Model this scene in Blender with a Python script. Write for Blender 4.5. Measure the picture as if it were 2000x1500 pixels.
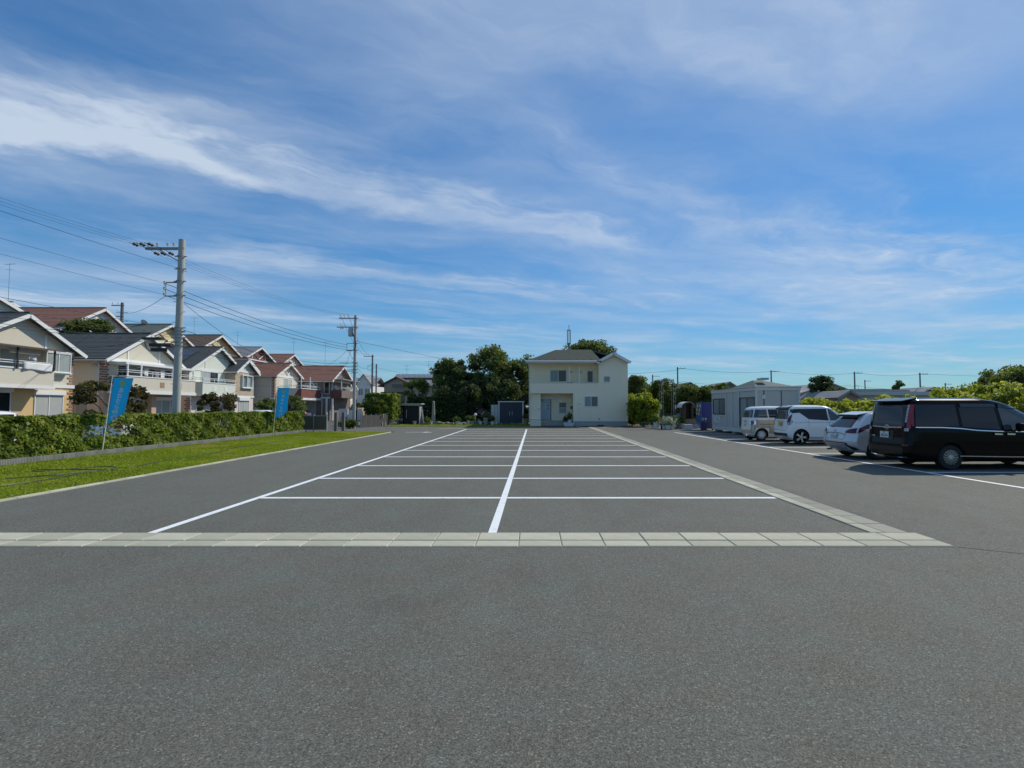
import bpy, bmesh, math, random
import numpy as np
from mathutils import Vector, Matrix
R = math.radians
scene = bpy.context.scene
for o in list(bpy.data.objects): bpy.data.objects.remove(o)

# ------------------------------------------------------------------ camera, sky, sun, exposure
CAM_H, PITCH = 1.6, math.atan(45/1000)
cd = bpy.data.cameras.new("camera"); cam = bpy.data.objects.new("camera", cd)
scene.collection.objects.link(cam); scene.camera = cam
cd.sensor_width = 36; cd.lens = 18.0; cd.shift_x = -43/2000
cd.clip_start = 0.05; cd.clip_end = 4000
cam.location = (0, 0, CAM_H); cam.rotation_euler = (math.pi/2 + PITCH, 0, 0)

SUN_EL, SUN_AZ = R(43), R(54)           # azimuth measured from +Y towards +X
SKY_STRENGTH, SUN_STRENGTH = 0.15, 2.6
SKY_TINT, SKY_SHOULDER = (0.34, 0.645, 0.86), 0.24
EXPOSURE = 0.45
vs = scene.view_settings
vs.view_transform = 'Standard'; vs.look = 'None'; vs.gamma = 1; vs.use_curve_mapping = False
vs.exposure = EXPOSURE
scene.render.engine = 'CYCLES'
scene.cycles.max_bounces = 6; scene.cycles.transparent_max_bounces = 8
scene.cycles.use_denoising = True
scene.cycles.sample_clamp_indirect = 4.0

sl = bpy.data.lights.new("sun", 'SUN'); sl.energy = SUN_STRENGTH; sl.angle = R(0.6); sl.color = (1.0, 0.93, 0.79)
so = bpy.data.objects.new("sun", sl); scene.collection.objects.link(so)
sd = Vector((math.sin(SUN_AZ)*math.cos(SUN_EL), math.cos(SUN_AZ)*math.cos(SUN_EL), math.sin(SUN_EL)))
so.rotation_euler = (-sd).to_track_quat('-Z', 'Y').to_euler(); so.location = sd*60

class NT:
    """tiny node-tree helper: NT.math('ADD', a, b) accepts sockets or numbers"""
    def __init__(s, tree): s.t = tree; s.n = tree.nodes; s.l = tree.links
    def new(s, kind, **kw):
        n = s.n.new(kind)
        for k, v in kw.items(): setattr(n, k, v)
        return n
    def put(s, sock, v):
        if isinstance(v, bpy.types.NodeSocket): s.l.new(v, sock)
        else: sock.default_value = v
    def math(s, op, *a, clamp=False):
        n = s.new('ShaderNodeMath', operation=op); n.use_clamp = clamp
        for i, v in enumerate(a): s.put(n.inputs[i], v)
        return n.outputs[0]
    def vec(s, op, *a):
        n = s.new('ShaderNodeVectorMath', operation=op)
        for i, v in enumerate(a): s.put(n.inputs[i], v)
        return n.outputs['Value'] if op in ('DOT_PRODUCT', 'LENGTH') else n.outputs[0]
    def comb(s, x, y, z):
        n = s.new('ShaderNodeCombineXYZ')
        for i, v in enumerate((x, y, z)): s.put(n.inputs[i], v)
        return n.outputs[0]
    def sep(s, v):
        n = s.new('ShaderNodeSeparateXYZ'); s.put(n.inputs[0], v); return n.outputs
    def noise(s, vec, scale, detail=4, rough=0.5, dist=0.0):
        n = s.new('ShaderNodeTexNoise'); s.put(n.inputs['Vector'], vec)
        n.inputs['Scale'].default_value = scale; n.inputs['Detail'].default_value = detail
        n.inputs['Roughness'].default_value = rough; n.inputs['Distortion'].default_value = dist
        return n.outputs[0]
    def smooth(s, v, a, b, lo=0.0, hi=1.0):
        n = s.new('ShaderNodeMapRange', interpolation_type='SMOOTHSTEP')
        s.put(n.inputs[0], v)
        for i, x in enumerate((a, b, lo, hi)): s.put(n.inputs[i+1], x)
        return n.outputs[0]
    def mix(s, f, a, b, mode='MIX'):
        n = s.new('ShaderNodeMix', data_type='RGBA', blend_type=mode)
        s.put(n.inputs[0], f); s.put(n.inputs[6], a); s.put(n.inputs[7], b)
        return n.outputs[2]
    def ramp(s, f, stops):
        n = s.new('ShaderNodeValToRGB'); s.put(n.inputs[0], f); cr = n.color_ramp
        while len(cr.elements) < len(stops): cr.elements.new(0.5)
        for e, (p, c) in zip(cr.elements, stops): e.position = p; e.color = (*c, 1)
        return n.outputs[0]

world = bpy.data.worlds.new("World"); scene.world = world; world.use_nodes = True
def build_sky():
    t = NT(world.node_tree); t.n.clear()
    sky = t.new('ShaderNodeTexSky', sky_type='NISHITA'); sky.sun_disc = False
    sky.sun_elevation = SUN_EL; sky.sun_rotation = SUN_AZ
    sky.altitude = 0; sky.air_density = 1.0; sky.dust_density = 0.0; sky.ozone_density = 1.6
    g = t.mix(1.0, sky.outputs[0], (SKY_TINT[0], SKY_TINT[1], SKY_TINT[2], 1), 'MULTIPLY')
    lum = t.vec('DOT_PRODUCT', g, (.3, .5, .2))                   # soft shoulder: the glow round the sun stays in range
    sc = t.math('DIVIDE', 1.0, t.math('ADD', 1.0, t.math('MULTIPLY', lum, SKY_SHOULDER)))
    blue = t.vec('MULTIPLY', g, t.comb(sc, sc, sc))
    tc = t.new('ShaderNodeTexCoord')
    d = t.vec('NORMALIZE', tc.outputs['Generated'])
    x, y, z = t.sep(d)
    zc = t.math('SQRT', t.math('ADD', t.math('POWER', t.math('MAXIMUM', z, 0.0), 2.0), 0.0012))
    px_, py_ = t.math('DIVIDE', x, zc), t.math('DIVIDE', y, zc)   # position on a cloud deck of height 1
    P = t.comb(px_, py_, 0.0)
    w1 = t.noise(P, 0.55, 5, 0.55)
    w2 = t.noise(t.vec('ADD', P, (7.3, 2.1, 4.4)), 1.7, 5, 0.6)
    # wind axes: S along the streaks, T across
    S = t.math('ADD', t.math('MULTIPLY', px_, 0.88), t.math('MULTIPLY', py_, 0.477))
    T = t.math('ADD', t.math('MULTIPLY', px_, -0.477), t.math('MULTIPLY', py_, 0.88))
    Tw = t.math('ADD', T, t.math('ADD', t.math('MULTIPLY', t.math('SUBTRACT', w1, .5), 0.75), t.math('MULTIPLY', t.math('SUBTRACT', w2, .5), 0.35)))
    V = t.comb(t.math('MULTIPLY', S, 0.50), Tw, 0.0)
    fine = t.noise(t.comb(t.math('MULTIPLY', S, 1.0), t.math('MULTIPLY', Tw, 2.2), 3.0), 1.4, 8, 0.58, 0.9)
    broad = t.noise(t.vec('ADD', V, (1.9, 4.35, 0.0)), 0.62, 6, 0.55, 0.3)
    mid = t.noise(t.vec('ADD', V, (11.2, 5.3, 2.0)), 1.5, 8, 0.6, 0.5)
    veil = t.smooth(broad, 0.36, 0.74)
    wisps = t.math('MULTIPLY', t.smooth(mid, 0.44, 0.76), t.math('ADD', 0.35, t.math('MULTIPLY', fine, 0.9)))
    def band(t0, up, dn, s0, s1, amp, fray):
        q = t.math('SUBTRACT', t.math('ADD', T, t.math('ADD', t.math('MULTIPLY', t.math('SUBTRACT', w2, .5), fray), t.math('MULTIPLY', t.math('SUBTRACT', fine, .5), fray*0.9))), t0)
        a = t.math('MULTIPLY', t.smooth(q, -up, -0.02), t.smooth(q, 0.0, dn, 1.0, 0.0))
        b = t.math('MULTIPLY', t.smooth(S, s0-1.6, s0), t.smooth(S, s1, s1+1.4, 1.0, 0.0))
        c = t.math('MULTIPLY', t.math('MULTIPLY', a, b), t.math('ADD', 0.35, t.math('MULTIPLY', fine, 1.2)))
        return t.math('MULTIPLY', c, amp)
    dens = t.math('ADD', t.math('MULTIPLY', veil, 0.50), t.math('MULTIPLY', wisps, 0.34))
    for bb in (band(2.36, 0.60, 0.34, -3.0, -0.6, 0.40, 0.75), band(2.44, 0.34, 0.24, -0.8, 1.5, 0.36, 0.65),
               band(3.9, 0.5, 0.3, 0.3, 2.0, 0.34, 0.8), band(6.15, 0.8, 0.5, -2.0, 1.8, 0.45, 0.9), band(2.2, 1.3, 1.1, 3.2, 5.0, 0.5, 1.3)):
        dens = t.math('ADD', dens, bb)
    dens = t.math('MULTIPLY', dens, t.smooth(z, 0.0, 0.10, 0.35, 1.0), clamp=True)
    low = t.smooth(z, 0.0, 0.25, 0.12, 0.0)                       # thin bright veil low over the horizon
    dens = t.math('MINIMUM', t.math('ADD', dens, low), 0.92)
    k = 1.0/SKY_STRENGTH
    cloud = t.mix(t.smooth(t.math('ADD', t.math('MULTIPLY', fine, .6), t.math('MULTIPLY', dens, .75)), .3, 1.0), (0.31*k, 0.39*k, 0.51*k, 1), (0.42*k, 0.49*k, 0.585*k, 1))
    col = t.mix(dens, blue, cloud)
    bg = t.new('ShaderNodeBackground'); t.l.new(col, bg.inputs[0]); bg.inputs[1].default_value = SKY_STRENGTH
    out = t.new('ShaderNodeOutputWorld'); t.l.new(bg.outputs[0], out.inputs[0])
build_sky()

# ------------------------------------------------------------------ helpers
rng = np.random.default_rng(7); random.seed(7)
COL = scene.collection
def at(u, v, Y):
    """world point at depth Y of a point measured in the photograph (2000 x 1500)"""
    a, b = (u-1043)/1000, (750-v)/1000
    fy = math.cos(PITCH) - b*math.sin(PITCH); fz = math.sin(PITCH) + b*math.cos(PITCH)
    return Vector((a/fy*Y, Y, CAM_H + fz/fy*Y))
def X_(u, Y): return (u-1043)/1000*Y
def Z_(v, Y): return at(1043, v, Y).z

def link(o, parent=None, loc=None):
    COL.objects.link(o)
    if parent is not None: o.parent = parent
    if loc is not None: o.location = loc
    return o
def tag(o, label=None, cat=None, group=None, kind=None):
    if label: o['label'] = label
    if cat: o['category'] = cat
    if group: o['group'] = group
    if kind: o['kind'] = kind
    return o
def empty(name, loc, label, cat, group=None, rz=0.0):
    o = bpy.data.objects.new(name, None); o.empty_display_size = 0.2
    link(o); o.location = loc; o.rotation_euler.z = rz
    return tag(o, label, cat, group)

class MB:
    def __init__(s): s.v = []; s.f = []; s.m = []; s.cur = 0
    def add(s, verts, faces):
        n = len(s.v); s.v += [tuple(p) for p in verts]
        for f in faces: s.f.append(tuple(i+n for i in f)); s.m.append(s.cur)
        return s
    def box(s, x0, x1, y0, y1, z0, z1):
        return s.add([(x0,y0,z0),(x1,y0,z0),(x1,y1,z0),(x0,y1,z0),(x0,y0,z1),(x1,y0,z1),(x1,y1,z1),(x0,y1,z1)],
                     [(0,3,2,1),(4,5,6,7),(0,1,5,4),(1,2,6,5),(2,3,7,6),(3,0,4,7)])
    def prism(s, poly, vec):
        """poly: 3-D polygon (counter-clockwise seen against vec), swept along vec"""
        n = len(poly); P = [Vector(p) for p in poly]; V = Vector(vec)
        return s.add(P + [p+V for p in P], [tuple(reversed(range(n))), tuple(range(n, 2*n))] + [(i, (i+1) % n, n+(i+1) % n, n+i) for i in range(n)])
    def quad(s, *p): return s.add(p, [tuple(range(len(p)))])
    def tube(s, pts, rad, seg=6, cap=True):
        P = [Vector(p) for p in pts]; n = len(P)
        rr = rad if isinstance(rad, (list, tuple)) else [rad]*n
        V = []; up = Vector((0, 0, 1))
        for i, p in enumerate(P):
            t = (P[min(i+1, n-1)] - P[max(i-1, 0)]).normalized()
            a = t.cross(up if abs(t.z) < 0.95 else Vector((1, 0, 0))).normalized(); b = t.cross(a)
            for k in range(seg):
                g = 2*math.pi*k/seg; V.append(p + (a*math.cos(g) + b*math.sin(g))*rr[i])
        F = [(i*seg+k, i*seg+(k+1) % seg, (i+1)*seg+(k+1) % seg, (i+1)*seg+k) for i in range(n-1) for k in range(seg)]
        if cap: F += [tuple(reversed(range(seg))), tuple((n-1)*seg+k for k in range(seg))]
        return s.add(V, F)
    def lathe(s, prof, c=(0, 0, 0), seg=16, axis='z'):
        """prof: (radius, height) from bottom to top"""
        V = []
        for r, h in prof:
            for k in range(seg):
                g = 2*math.pi*k/seg; x, y = r*math.cos(g), r*math.sin(g)
                V.append((c[0]+x, c[1]+y, c[2]+h) if axis == 'z' else ((c[0]+x, c[1]+h, c[2]+y) if axis == 'y' else (c[0]+h, c[1]+x, c[2]+y)))
        F = [(i*seg+k, i*seg+(k+1) % seg, (i+1)*seg+(k+1) % seg, (i+1)*seg+k) for i in range(len(prof)-1) for k in range(seg)]
        F += [tuple(reversed(range(seg))), tuple((len(prof)-1)*seg+k for k in range(seg))]
        return s.add(V, F)
    def mesh(s, name, mats, smooth=False, fix=True):
        me = bpy.data.meshes.new(name); me.from_pydata(s.v, [], s.f)
        for m in (mats if isinstance(mats, (list, tuple)) else [mats]): me.materials.append(m)
        if len(me.materials) > 1: me.polygons.foreach_set('material_index', s.m)
        if fix:
            bm = bmesh.new(); bm.from_mesh(me); bmesh.ops.recalc_face_normals(bm, faces=bm.faces); bm.to_mesh(me); bm.free()
        if smooth:
            me.polygons.foreach_set('use_smooth', [True]*len(me.polygons)); me.set_sharp_from_angle(angle=R(38))
        me.update(); return me
    def build(s, name, mats, parent=None, loc=None, smooth=False, bevel=0.0, label=None):
        o = bpy.data.objects.new(name, s.mesh(name, mats, smooth)); link(o, parent, loc)
        if bevel:
            md = o.modifiers.new('bevel', 'BEVEL'); md.width = bevel; md.segments = 2; md.limit_method = 'ANGLE'
        if label: o['label'] = label
        return o

def np_mesh(name, verts, faces_n, mat, loops=None):
    """fast mesh from numpy arrays, faces of faces_n consecutive vertices each"""
    me = bpy.data.meshes.new(name); nv = len(verts); nf = nv//faces_n
    me.vertices.add(nv); me.vertices.foreach_set('co', np.ascontiguousarray(verts, np.float32).ravel())
    me.loops.add(nv); me.loops.foreach_set('vertex_index', np.arange(nv, dtype=np.int32))
    me.polygons.add(nf); me.polygons.foreach_set('loop_start', np.arange(0, nv, faces_n, dtype=np.int32))
    me.materials.append(mat); me.update(); me.validate(); return me

def text_mesh(body, size, extrude=0.002, align='CENTER', bold=0.0):
    c = bpy.data.curves.new('text', 'FONT'); c.body = body; c.size = size; c.extrude = extrude
    c.align_x = align; c.align_y = 'CENTER'; c.resolution_u = 3; c.offset = bold
    o = bpy.data.objects.new('text', c); COL.objects.link(o)
    bpy.context.view_layer.update()
    me = bpy.data.meshes.new_from_object(o.evaluated_get(bpy.context.evaluated_depsgraph_get()))
    bpy.data.objects.remove(o); bpy.data.curves.remove(c); return me
def lettering(body, size, mat, parent, M, name='lettering', bold=0.0):
    """M: 4x4 placing the text plane (x right, y up, z out) in the parent's frame"""
    me = text_mesh(body, size, bold=bold); me.materials.clear(); me.materials.append(mat); me.transform(M)
    return link(bpy.data.objects.new(name, me), parent)
def basis(o, r, n):
    r, n = Vector(r).normalized(), Vector(n).normalized(); u = n.cross(r)
    M = Matrix((r, u, n)).transposed().to_4x4(); M.translation = Vector(o); return M

# ------------------------------------------------------------------ materials
MATS = {}
def mat(name, col, rough=0.7, var=0.0, scale=3.0, bump=0.0, bscale=40.0, metal=0.0, spec=0.5, coat=0.0, stretch=None, dirt=0.0):
    if name in MATS: return MATS[name]
    m = bpy.data.materials.new(name); m.use_nodes = True; t = NT(m.node_tree); b = t.n['Principled BSDF']
    b.inputs['Roughness'].default_value = rough; b.inputs['Metallic'].default_value = metal
    b.inputs['Specular IOR Level'].default_value = spec; b.inputs['Coat Weight'].default_value = coat
    b.inputs['Base Color'].default_value = (*col, 1)
    if var or bump or dirt:
        tc = t.new('ShaderNodeTexCoord'); V = tc.outputs['Object']
        if stretch: V = t.vec('MULTIPLY', V, stretch)
        c = None
        if var:
            n = t.noise(V, scale, 6, 0.6)
            f = t.math('ADD', 1-var, t.math('MULTIPLY', n, 2*var))
            c = t.mix(1.0, (*col, 1), t.comb(f, f, f), 'MULTIPLY')
        if dirt:                                                   # rain streaks running down
            n2 = t.noise(t.vec('MULTIPLY', tc.outputs['Object'], (3.0, 3.0, 0.25)), 1.6, 6, 0.65)
            c = t.mix(t.math('MULTIPLY', t.smooth(n2, 0.5, 0.8), dirt), c if c is not None else (*col, 1), (col[0]*.45, col[1]*.43, col[2]*.38, 1))
        if c is not None: t.l.new(c, b.inputs['Base Color'])
        if bump:
            bn = t.new('ShaderNodeBump'); bn.inputs['Strength'].default_value = bump; bn.inputs['Distance'].default_value = 0.01
            t.l.new(t.noise(V, bscale, 4, 0.6), bn.inputs['Height']); t.l.new(bn.outputs[0], b.inputs['Normal'])
    MATS[name] = m; return m

def leaf_mat(name, dark, light, trans=0.35, patch=None, pscale=0.8):
    if name in MATS: return MATS[name]
    m = bpy.data.materials.new(name); m.use_nodes = True; t = NT(m.node_tree); t.n.clear()
    g = t.new('ShaderNodeNewGeometry'); tc = t.new('ShaderNodeTexCoord')
    n = t.noise(tc.outputs['Object'], pscale, 3, 0.5)
    f = t.math('ADD', t.math('MULTIPLY', g.outputs['Random Per Island'], 0.65), t.math('MULTIPLY', t.smooth(n, .35, .65), 0.35))
    stops = [(0.0, dark), (0.62, tuple((a+b)/2 for a, b in zip(dark, light))), (1.0, light)]
    c = t.ramp(f, stops)
    if patch is not None:
        n3 = t.noise(t.vec('ADD', tc.outputs['Object'], (9., 4., 2.)), pscale*1.7, 4, 0.6)
        c = t.mix(t.smooth(n3, .5, .68), c, (*patch, 1))
    p = t.new('ShaderNodeBsdfPrincipled'); p.inputs['Roughness'].default_value = 0.55; p.inputs['Specular IOR Level'].default_value = 0.3
    tr = t.new('ShaderNodeBsdfTranslucent'); mx = t.new('ShaderNodeMixShader'); mx.inputs[0].default_value = trans
    t.l.new(c, p.inputs['Base Color']); t.l.new(t.mix(1.0, c, (1.2, 1.25, 0.5, 1), 'MULTIPLY'), tr.inputs[0])
    t.l.new(p.outputs[0], mx.inputs[1]); t.l.new(tr.outputs[0], mx.inputs[2])
    o = t.new('ShaderNodeOutputMaterial'); t.l.new(mx.outputs[0], o.inputs[0]); MATS[name] = m; return m

def cloth_mat(name, col, trans=0.5):
    if name in MATS: return MATS[name]
    m = bpy.data.materials.new(name); m.use_nodes = True; t = NT(m.node_tree); t.n.clear()
    p = t.new('ShaderNodeBsdfPrincipled'); p.inputs['Roughness'].default_value = .8; p.inputs['Specular IOR Level'].default_value = .2; p.inputs['Base Color'].default_value = (*col, 1)
    tr = t.new('ShaderNodeBsdfTranslucent'); tr.inputs[0].default_value = (*col, 1); mx = t.new('ShaderNodeMixShader'); mx.inputs[0].default_value = trans
    t.l.new(p.outputs[0], mx.inputs[1]); t.l.new(tr.outputs[0], mx.inputs[2]); o = t.new('ShaderNodeOutputMaterial'); t.l.new(mx.outputs[0], o.inputs[0]); MATS[name] = m; return m

def asphalt_mat(name, base, fade=1.0):
    m = bpy.data.materials.new(name); m.use_nodes = True; t = NT(m.node_tree); b = t.n['Principled BSDF']
    V = t.new('ShaderNodeTexCoord').outputs['Object']
    big = t.noise(V, 0.22, 6, 0.6); med = t.noise(V, 1.7, 6, 0.65); tire = t.noise(t.vec('MULTIPLY', V, (1.6, 0.10, 1.)), 1.0, 5, 0.6)
    vo = t.new('ShaderNodeTexVoronoi'); t.put(vo.inputs['Vector'], V); vo.inputs['Scale'].default_value = 120
    stone = t.sep(vo.outputs['Color'])[0]
    fine = t.noise(V, 110, 5, 0.8)
    f = t.math('ADD', 0.38, t.math('MULTIPLY', stone, 0.66*fade))
    f = t.math('ADD', f, t.math('MULTIPLY', t.math('SUBTRACT', fine, .5), 2.6*fade))
    grit = t.noise(V, 26, 4, 0.7)
    f = t.math('ADD', f, t.math('MULTIPLY', t.math('SUBTRACT', grit, .5), 0.55))
    f = t.math('ADD', f, t.math('MULTIPLY', big, 0.34)); f = t.math('ADD', f, t.math('MULTIPLY', t.math('SUBTRACT', med, .5), 0.30))
    f = t.math('ADD', f, t.math('MULTIPLY', t.math('SUBTRACT', tire, .5), 0.22))
    pale = t.smooth(stone, 0.93, 0.985)                             # pale chips in the mix
    f = t.math('ADD', f, t.math('MULTIPLY', pale, 0.55*fade))
    tint = t.mix(t.smooth(med, .4, .65), (base[0]*1.04, base[1]*0.99, base[2]*0.97, 1), (base[0]*.97, base[1]*1.01, base[2]*1.02, 1))
    stain = t.smooth(t.noise(t.vec('ADD', V, (31., 7., 0.)), 0.55, 5, 0.7), 0.62, 0.74, 0.0, 0.30)
    col = t.mix(1.0, tint, t.comb(f, f, f), 'MULTIPLY')
    col = t.mix(stain, col, (base[0]*.45, base[1]*.45, base[2]*.45, 1))
    t.l.new(col, b.inputs['Base Color']); b.inputs['Roughness'].default_value = 0.86; b.inputs['Specular IOR Level'].default_value = 0.35
    bn = t.new('ShaderNodeBump'); bn.inputs['Strength'].default_value = 0.75*fade; bn.inputs['Distance'].default_value = 0.006
    t.l.new(t.math('ADD', t.math('MULTIPLY', fine, 0.7), t.math('MULTIPLY', stone, 0.5)), bn.inputs['Height']); t.l.new(bn.outputs[0], b.inputs['Normal'])
    return m

def ground_noise_mat(name, c1, c2, scale, rough=0.95, bump=0.3):
    m = bpy.data.materials.new(name); m.use_nodes = True; t = NT(m.node_tree); b = t.n['Principled BSDF']
    V = t.new('ShaderNodeTexCoord').outputs['Object']
    n = t.noise(V, scale, 8, 0.65); n2 = t.noise(V, scale*14, 4, 0.6)
    c = t.mix(t.smooth(t.math('ADD', t.math('MULTIPLY', n, .65), t.math('MULTIPLY', n2, .35)), .36, .62), (*c1, 1), (*c2, 1))
    t.l.new(c, b.inputs['Base Color']); b.inputs['Roughness'].default_value = rough; b.inputs['Specular IOR Level'].default_value = 0.2
    bn = t.new('ShaderNodeBump'); bn.inputs['Strength'].default_value = bump; bn.inputs['Distance'].default_value = 0.02
    t.l.new(n2, bn.inputs['Height']); t.l.new(bn.outputs[0], b.inputs['Normal']); return m

def brick_mat(name, c1, c2, mortar, w=0.21, h=0.075):
    m = bpy.data.materials.new(name); m.use_nodes = True; t = NT(m.node_tree); b = t.n['Principled BSDF']
    V = t.new('ShaderNodeTexCoord').outputs['Object']; x, y, z = t.sep(V)
    br = t.new('ShaderNodeTexBrick'); t.put(br.inputs['Vector'], t.comb(t.math('ADD', x, y), z, 0.0))
    br.inputs['Color1'].default_value = (*c1, 1); br.inputs['Color2'].default_value = (*c2, 1); br.inputs['Mortar'].default_value = (*mortar, 1)
    br.inputs['Scale'].default_value = 1; br.inputs['Brick Width'].default_value = w; br.inputs['Row Height'].default_value = h; br.inputs['Mortar Size'].default_value = .008
    t.l.new(br.outputs[0], b.inputs['Base Color']); b.inputs['Roughness'].default_value = .85
    bn = t.new('ShaderNodeBump'); bn.inputs['Distance'].default_value = 0.01; t.l.new(br.outputs['Fac'], bn.inputs['Height']); bn.invert = True; t.l.new(bn.outputs[0], b.inputs['Normal'])
    return m

def siding_mat(name, col, pitch=0.15, vertical=False, var=0.06, dirt=0.12, depth=0.006):
    """ribbed exterior cladding: fine grooves (about a pixel wide from the car park) and rain marks"""
    m = bpy.data.materials.new(name); m.use_nodes = True; t = NT(m.node_tree); b = t.n['Principled BSDF']
    V = t.new('ShaderNodeTexCoord').outputs['Object']; x, y, z = t.sep(V)
    k = t.math('ADD', x, y) if vertical else z
    fr = t.math('FRACT', t.math('DIVIDE', k, pitch))
    gro = t.math('MULTIPLY', t.smooth(fr, 0.0, 0.07), t.smooth(fr, 0.93, 1.0, 1.0, 0.0))
    n = t.noise(V, 2.0, 6, .6); f = t.math('ADD', 1-var, t.math('MULTIPLY', n, 2*var))
    c = t.mix(1.0, (*col, 1), t.comb(f, f, f), 'MULTIPLY')
    n2 = t.noise(t.vec('MULTIPLY', V, (3.0, 3.0, 0.2)), 1.5, 6, .65)
    c = t.mix(t.math('MULTIPLY', t.smooth(n2, .5, .8), dirt), c, (col[0]*.5, col[1]*.48, col[2]*.44, 1))
    t.l.new(c, b.inputs['Base Color']); b.inputs['Roughness'].default_value = .75
    bn = t.new('ShaderNodeBump'); bn.inputs['Distance'].default_value = depth; bn.inputs['Strength'].default_value = .8
    t.l.new(gro, bn.inputs['Height']); t.l.new(bn.outputs[0], b.inputs['Normal']); return m

white_trim = mat('white_trim', (.74, .75, .74), .5, .05, 2.0)
alu = mat('aluminium', (.55, .56, .57), .4, .05, 5.0, metal=.35)
dark_metal = mat('dark_metal', (.045, .045, .048), .45, .1, 6.0)
grey_metal = mat('grey_metal', (.30, .31, .31), .5, .1, 5.0, metal=.3)
glass_dark = mat('glass_dark', (.022, .026, .028), .04, .3, .7, spec=.6)
glass_curtain = mat('glass_curtain', (.34, .38, .37), .12, .25, 7.0, spec=.6, stretch=(1, 1, .12))
glass_blind = mat('glass_blind', (.42, .44, .43), .14, .12, 3.0, spec=.6)
glass_frost = mat('glass_frost', (.24, .29, .29), .22, .10, 2.0, spec=.6)
glass_teal = mat('glass_teal', (.16, .22, .23), .08, .15, 1.5, spec=.7)
concrete = mat('concrete', (.36, .355, .33), .9, .16, 2.5, .35, 60, dirt=.2)
concrete_pole = mat('concrete_pole', (.40, .40, .38), .85, .10, 3.0, .2, 80, dirt=.25)
black_rubber = mat('black_rubber', (.018, .018, .018), .75, .2, 20)
wood_dark = mat('wood_dark', (.10, .06, .04), .8, .25, 6, .3, 30)
bark = mat('bark', (.11, .085, .06), .95, .3, 5, .6, 30)
soil = ground_noise_mat('soil', (.09, .065, .045), (.17, .13, .09), 1.2)
# ------------------------------------------------------------------ the setting: ground, lot, street
asphalt = asphalt_mat('asphalt', (.139, .143, .120))
street_asphalt = asphalt_mat('street_asphalt', (.145, .142, .130), 0.6)
far_ground = ground_noise_mat('far_ground', (.06, .075, .035), (.13, .12, .08), 0.08)
lawn_soil = ground_noise_mat('lawn_soil', (.18, .24, .02), (.28, .34, .045), 0.9)
def wear_paint(name, col):
    m = bpy.data.materials.new(name); m.use_nodes = True; t = NT(m.node_tree); b = t.n['Principled BSDF']
    V = t.new('ShaderNodeTexCoord').outputs['Object']
    n = t.noise(V, 9, 8, .7); g = t.noise(V, 120, 3, .7)
    c = t.mix(t.smooth(t.math('ADD', t.math('MULTIPLY', n, .7), t.math('MULTIPLY', g, .3)), .52, .68, 0, .7), (*col, 1), (.2, .2, .2, 1))
    t.l.new(c, b.inputs['Base Color']); b.inputs['Roughness'].default_value = .6; return m
line_paint = wear_paint('line_paint', (.84, .86, .86))

def sheet(name, poly, z, m, kind='structure', parent=None):
    b = MB(); b.quad(*[(x, y, z) for x, y in poly]); o = b.build(name, m, parent)
    if kind and parent is None: tag(o, kind=kind)
    return o
sheet('ground', [(-1500, -300), (1500, -300), (1500, 2500), (-1500, 2500)], -0.06, far_ground)
lot = sheet('car_park', [(-9.0, -12), (16.3, -12), (16.3, 42.2), (-14.0, 42.2), (-14.0, 33.3), (-9.0, 33.3)], 0.0, asphalt)
street = sheet('street', [(-40, -30), (-14.62, -30), (-14.62, 33.0), (-14.0, 33.0), (-14.0, 52), (-22, 80), (-34, 125), (-48, 125)], -0.008, street_asphalt)
lawn = sheet('lawn', [(-14.4, -12), (-9.12, -12), (-9.12, 32.4), (-14.0, 33.2), (-14.4, 33.2)], 0.012, lawn_soil)
lawn_b = sheet('back_lawn', [(-12.9, 42.3), (-0.42, 42.3), (-0.42, 49), (-12.9, 49)], 0.012, lawn_soil)
sheet('garden_soil', [(8.2, 42.25), (16.35, 42.25), (16.35, -12), (45, -12), (45, 60), (8.2, 60)], 0.002, soil)
sheet('house_plot', [(-14, 49.0), (40, 49.0), (40, 52), (-14, 52)], 0.0, soil)

# painted lines (children of the car park)
def strip(x0, x1, y0, y1, name='painted_line', z=0.004):
    b = MB(); n = max(1, int(max(x1-x0, y1-y0)/1.5)); b.quad((x0, y0, z), (x1, y0, z), (x1, y1, z), (x0, y1, z))
    return b.build(name, line_paint, lot)
def strip_seg(p, q, w, name='painted_line', z=0.004):
    p, q = Vector((*p, 0)), Vector((*q, 0)); d = (q-p).normalized(); n = Vector((-d.y, d.x, 0))*w/2
    b = MB(); b.quad(*[(v.x, v.y, z) for v in (p-n, q-n, q+n, p+n)]); return b.build(name, line_paint, lot)
LX, CX, RX = -4.86, -0.53, 4.27
strip(LX-.06, LX+.06, 6.56, 36.8); strip(CX-.055, CX+.055, 6.56, 36.8)
for k in range(12):
    y = 9.1 + 2.47*k
    strip(LX+.065, CX-.06, y-.068, y+.068); strip(CX+.06, RX-.02, y-.068, y+.068)
strip_seg((9.72, 9.2), (8.86, 32.4), .12)
RY = [10.1, 12.62, 15.2, 17.8, 20.45, 23.0, 25.6, 28.2, 30.8]
for y in RY:
    x0 = 9.72 - (y-9.2)*(.86/23.2) + .07
    strip(x0, 15.2, y-.062, y+.062)
def arrow(x, y, L, w, flip):
    s = -1 if flip else 1
    pts = [(0, -.09), (L*.66, -.09), (L*.66, -w), (L, 0), (L*.66, w), (L*.66, .09), (0, .09)]
    b = MB(); P = [(x+s*a, y+c, .004) for a, c in pts]; b.quad(*(P if s > 0 else reversed(P))); return b.build('painted_arrow', line_paint, lot)
arrow(-8.15, 32.6, 1.75, .42, False); arrow(5.2, 39.4, 1.9, .42, False)
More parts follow.
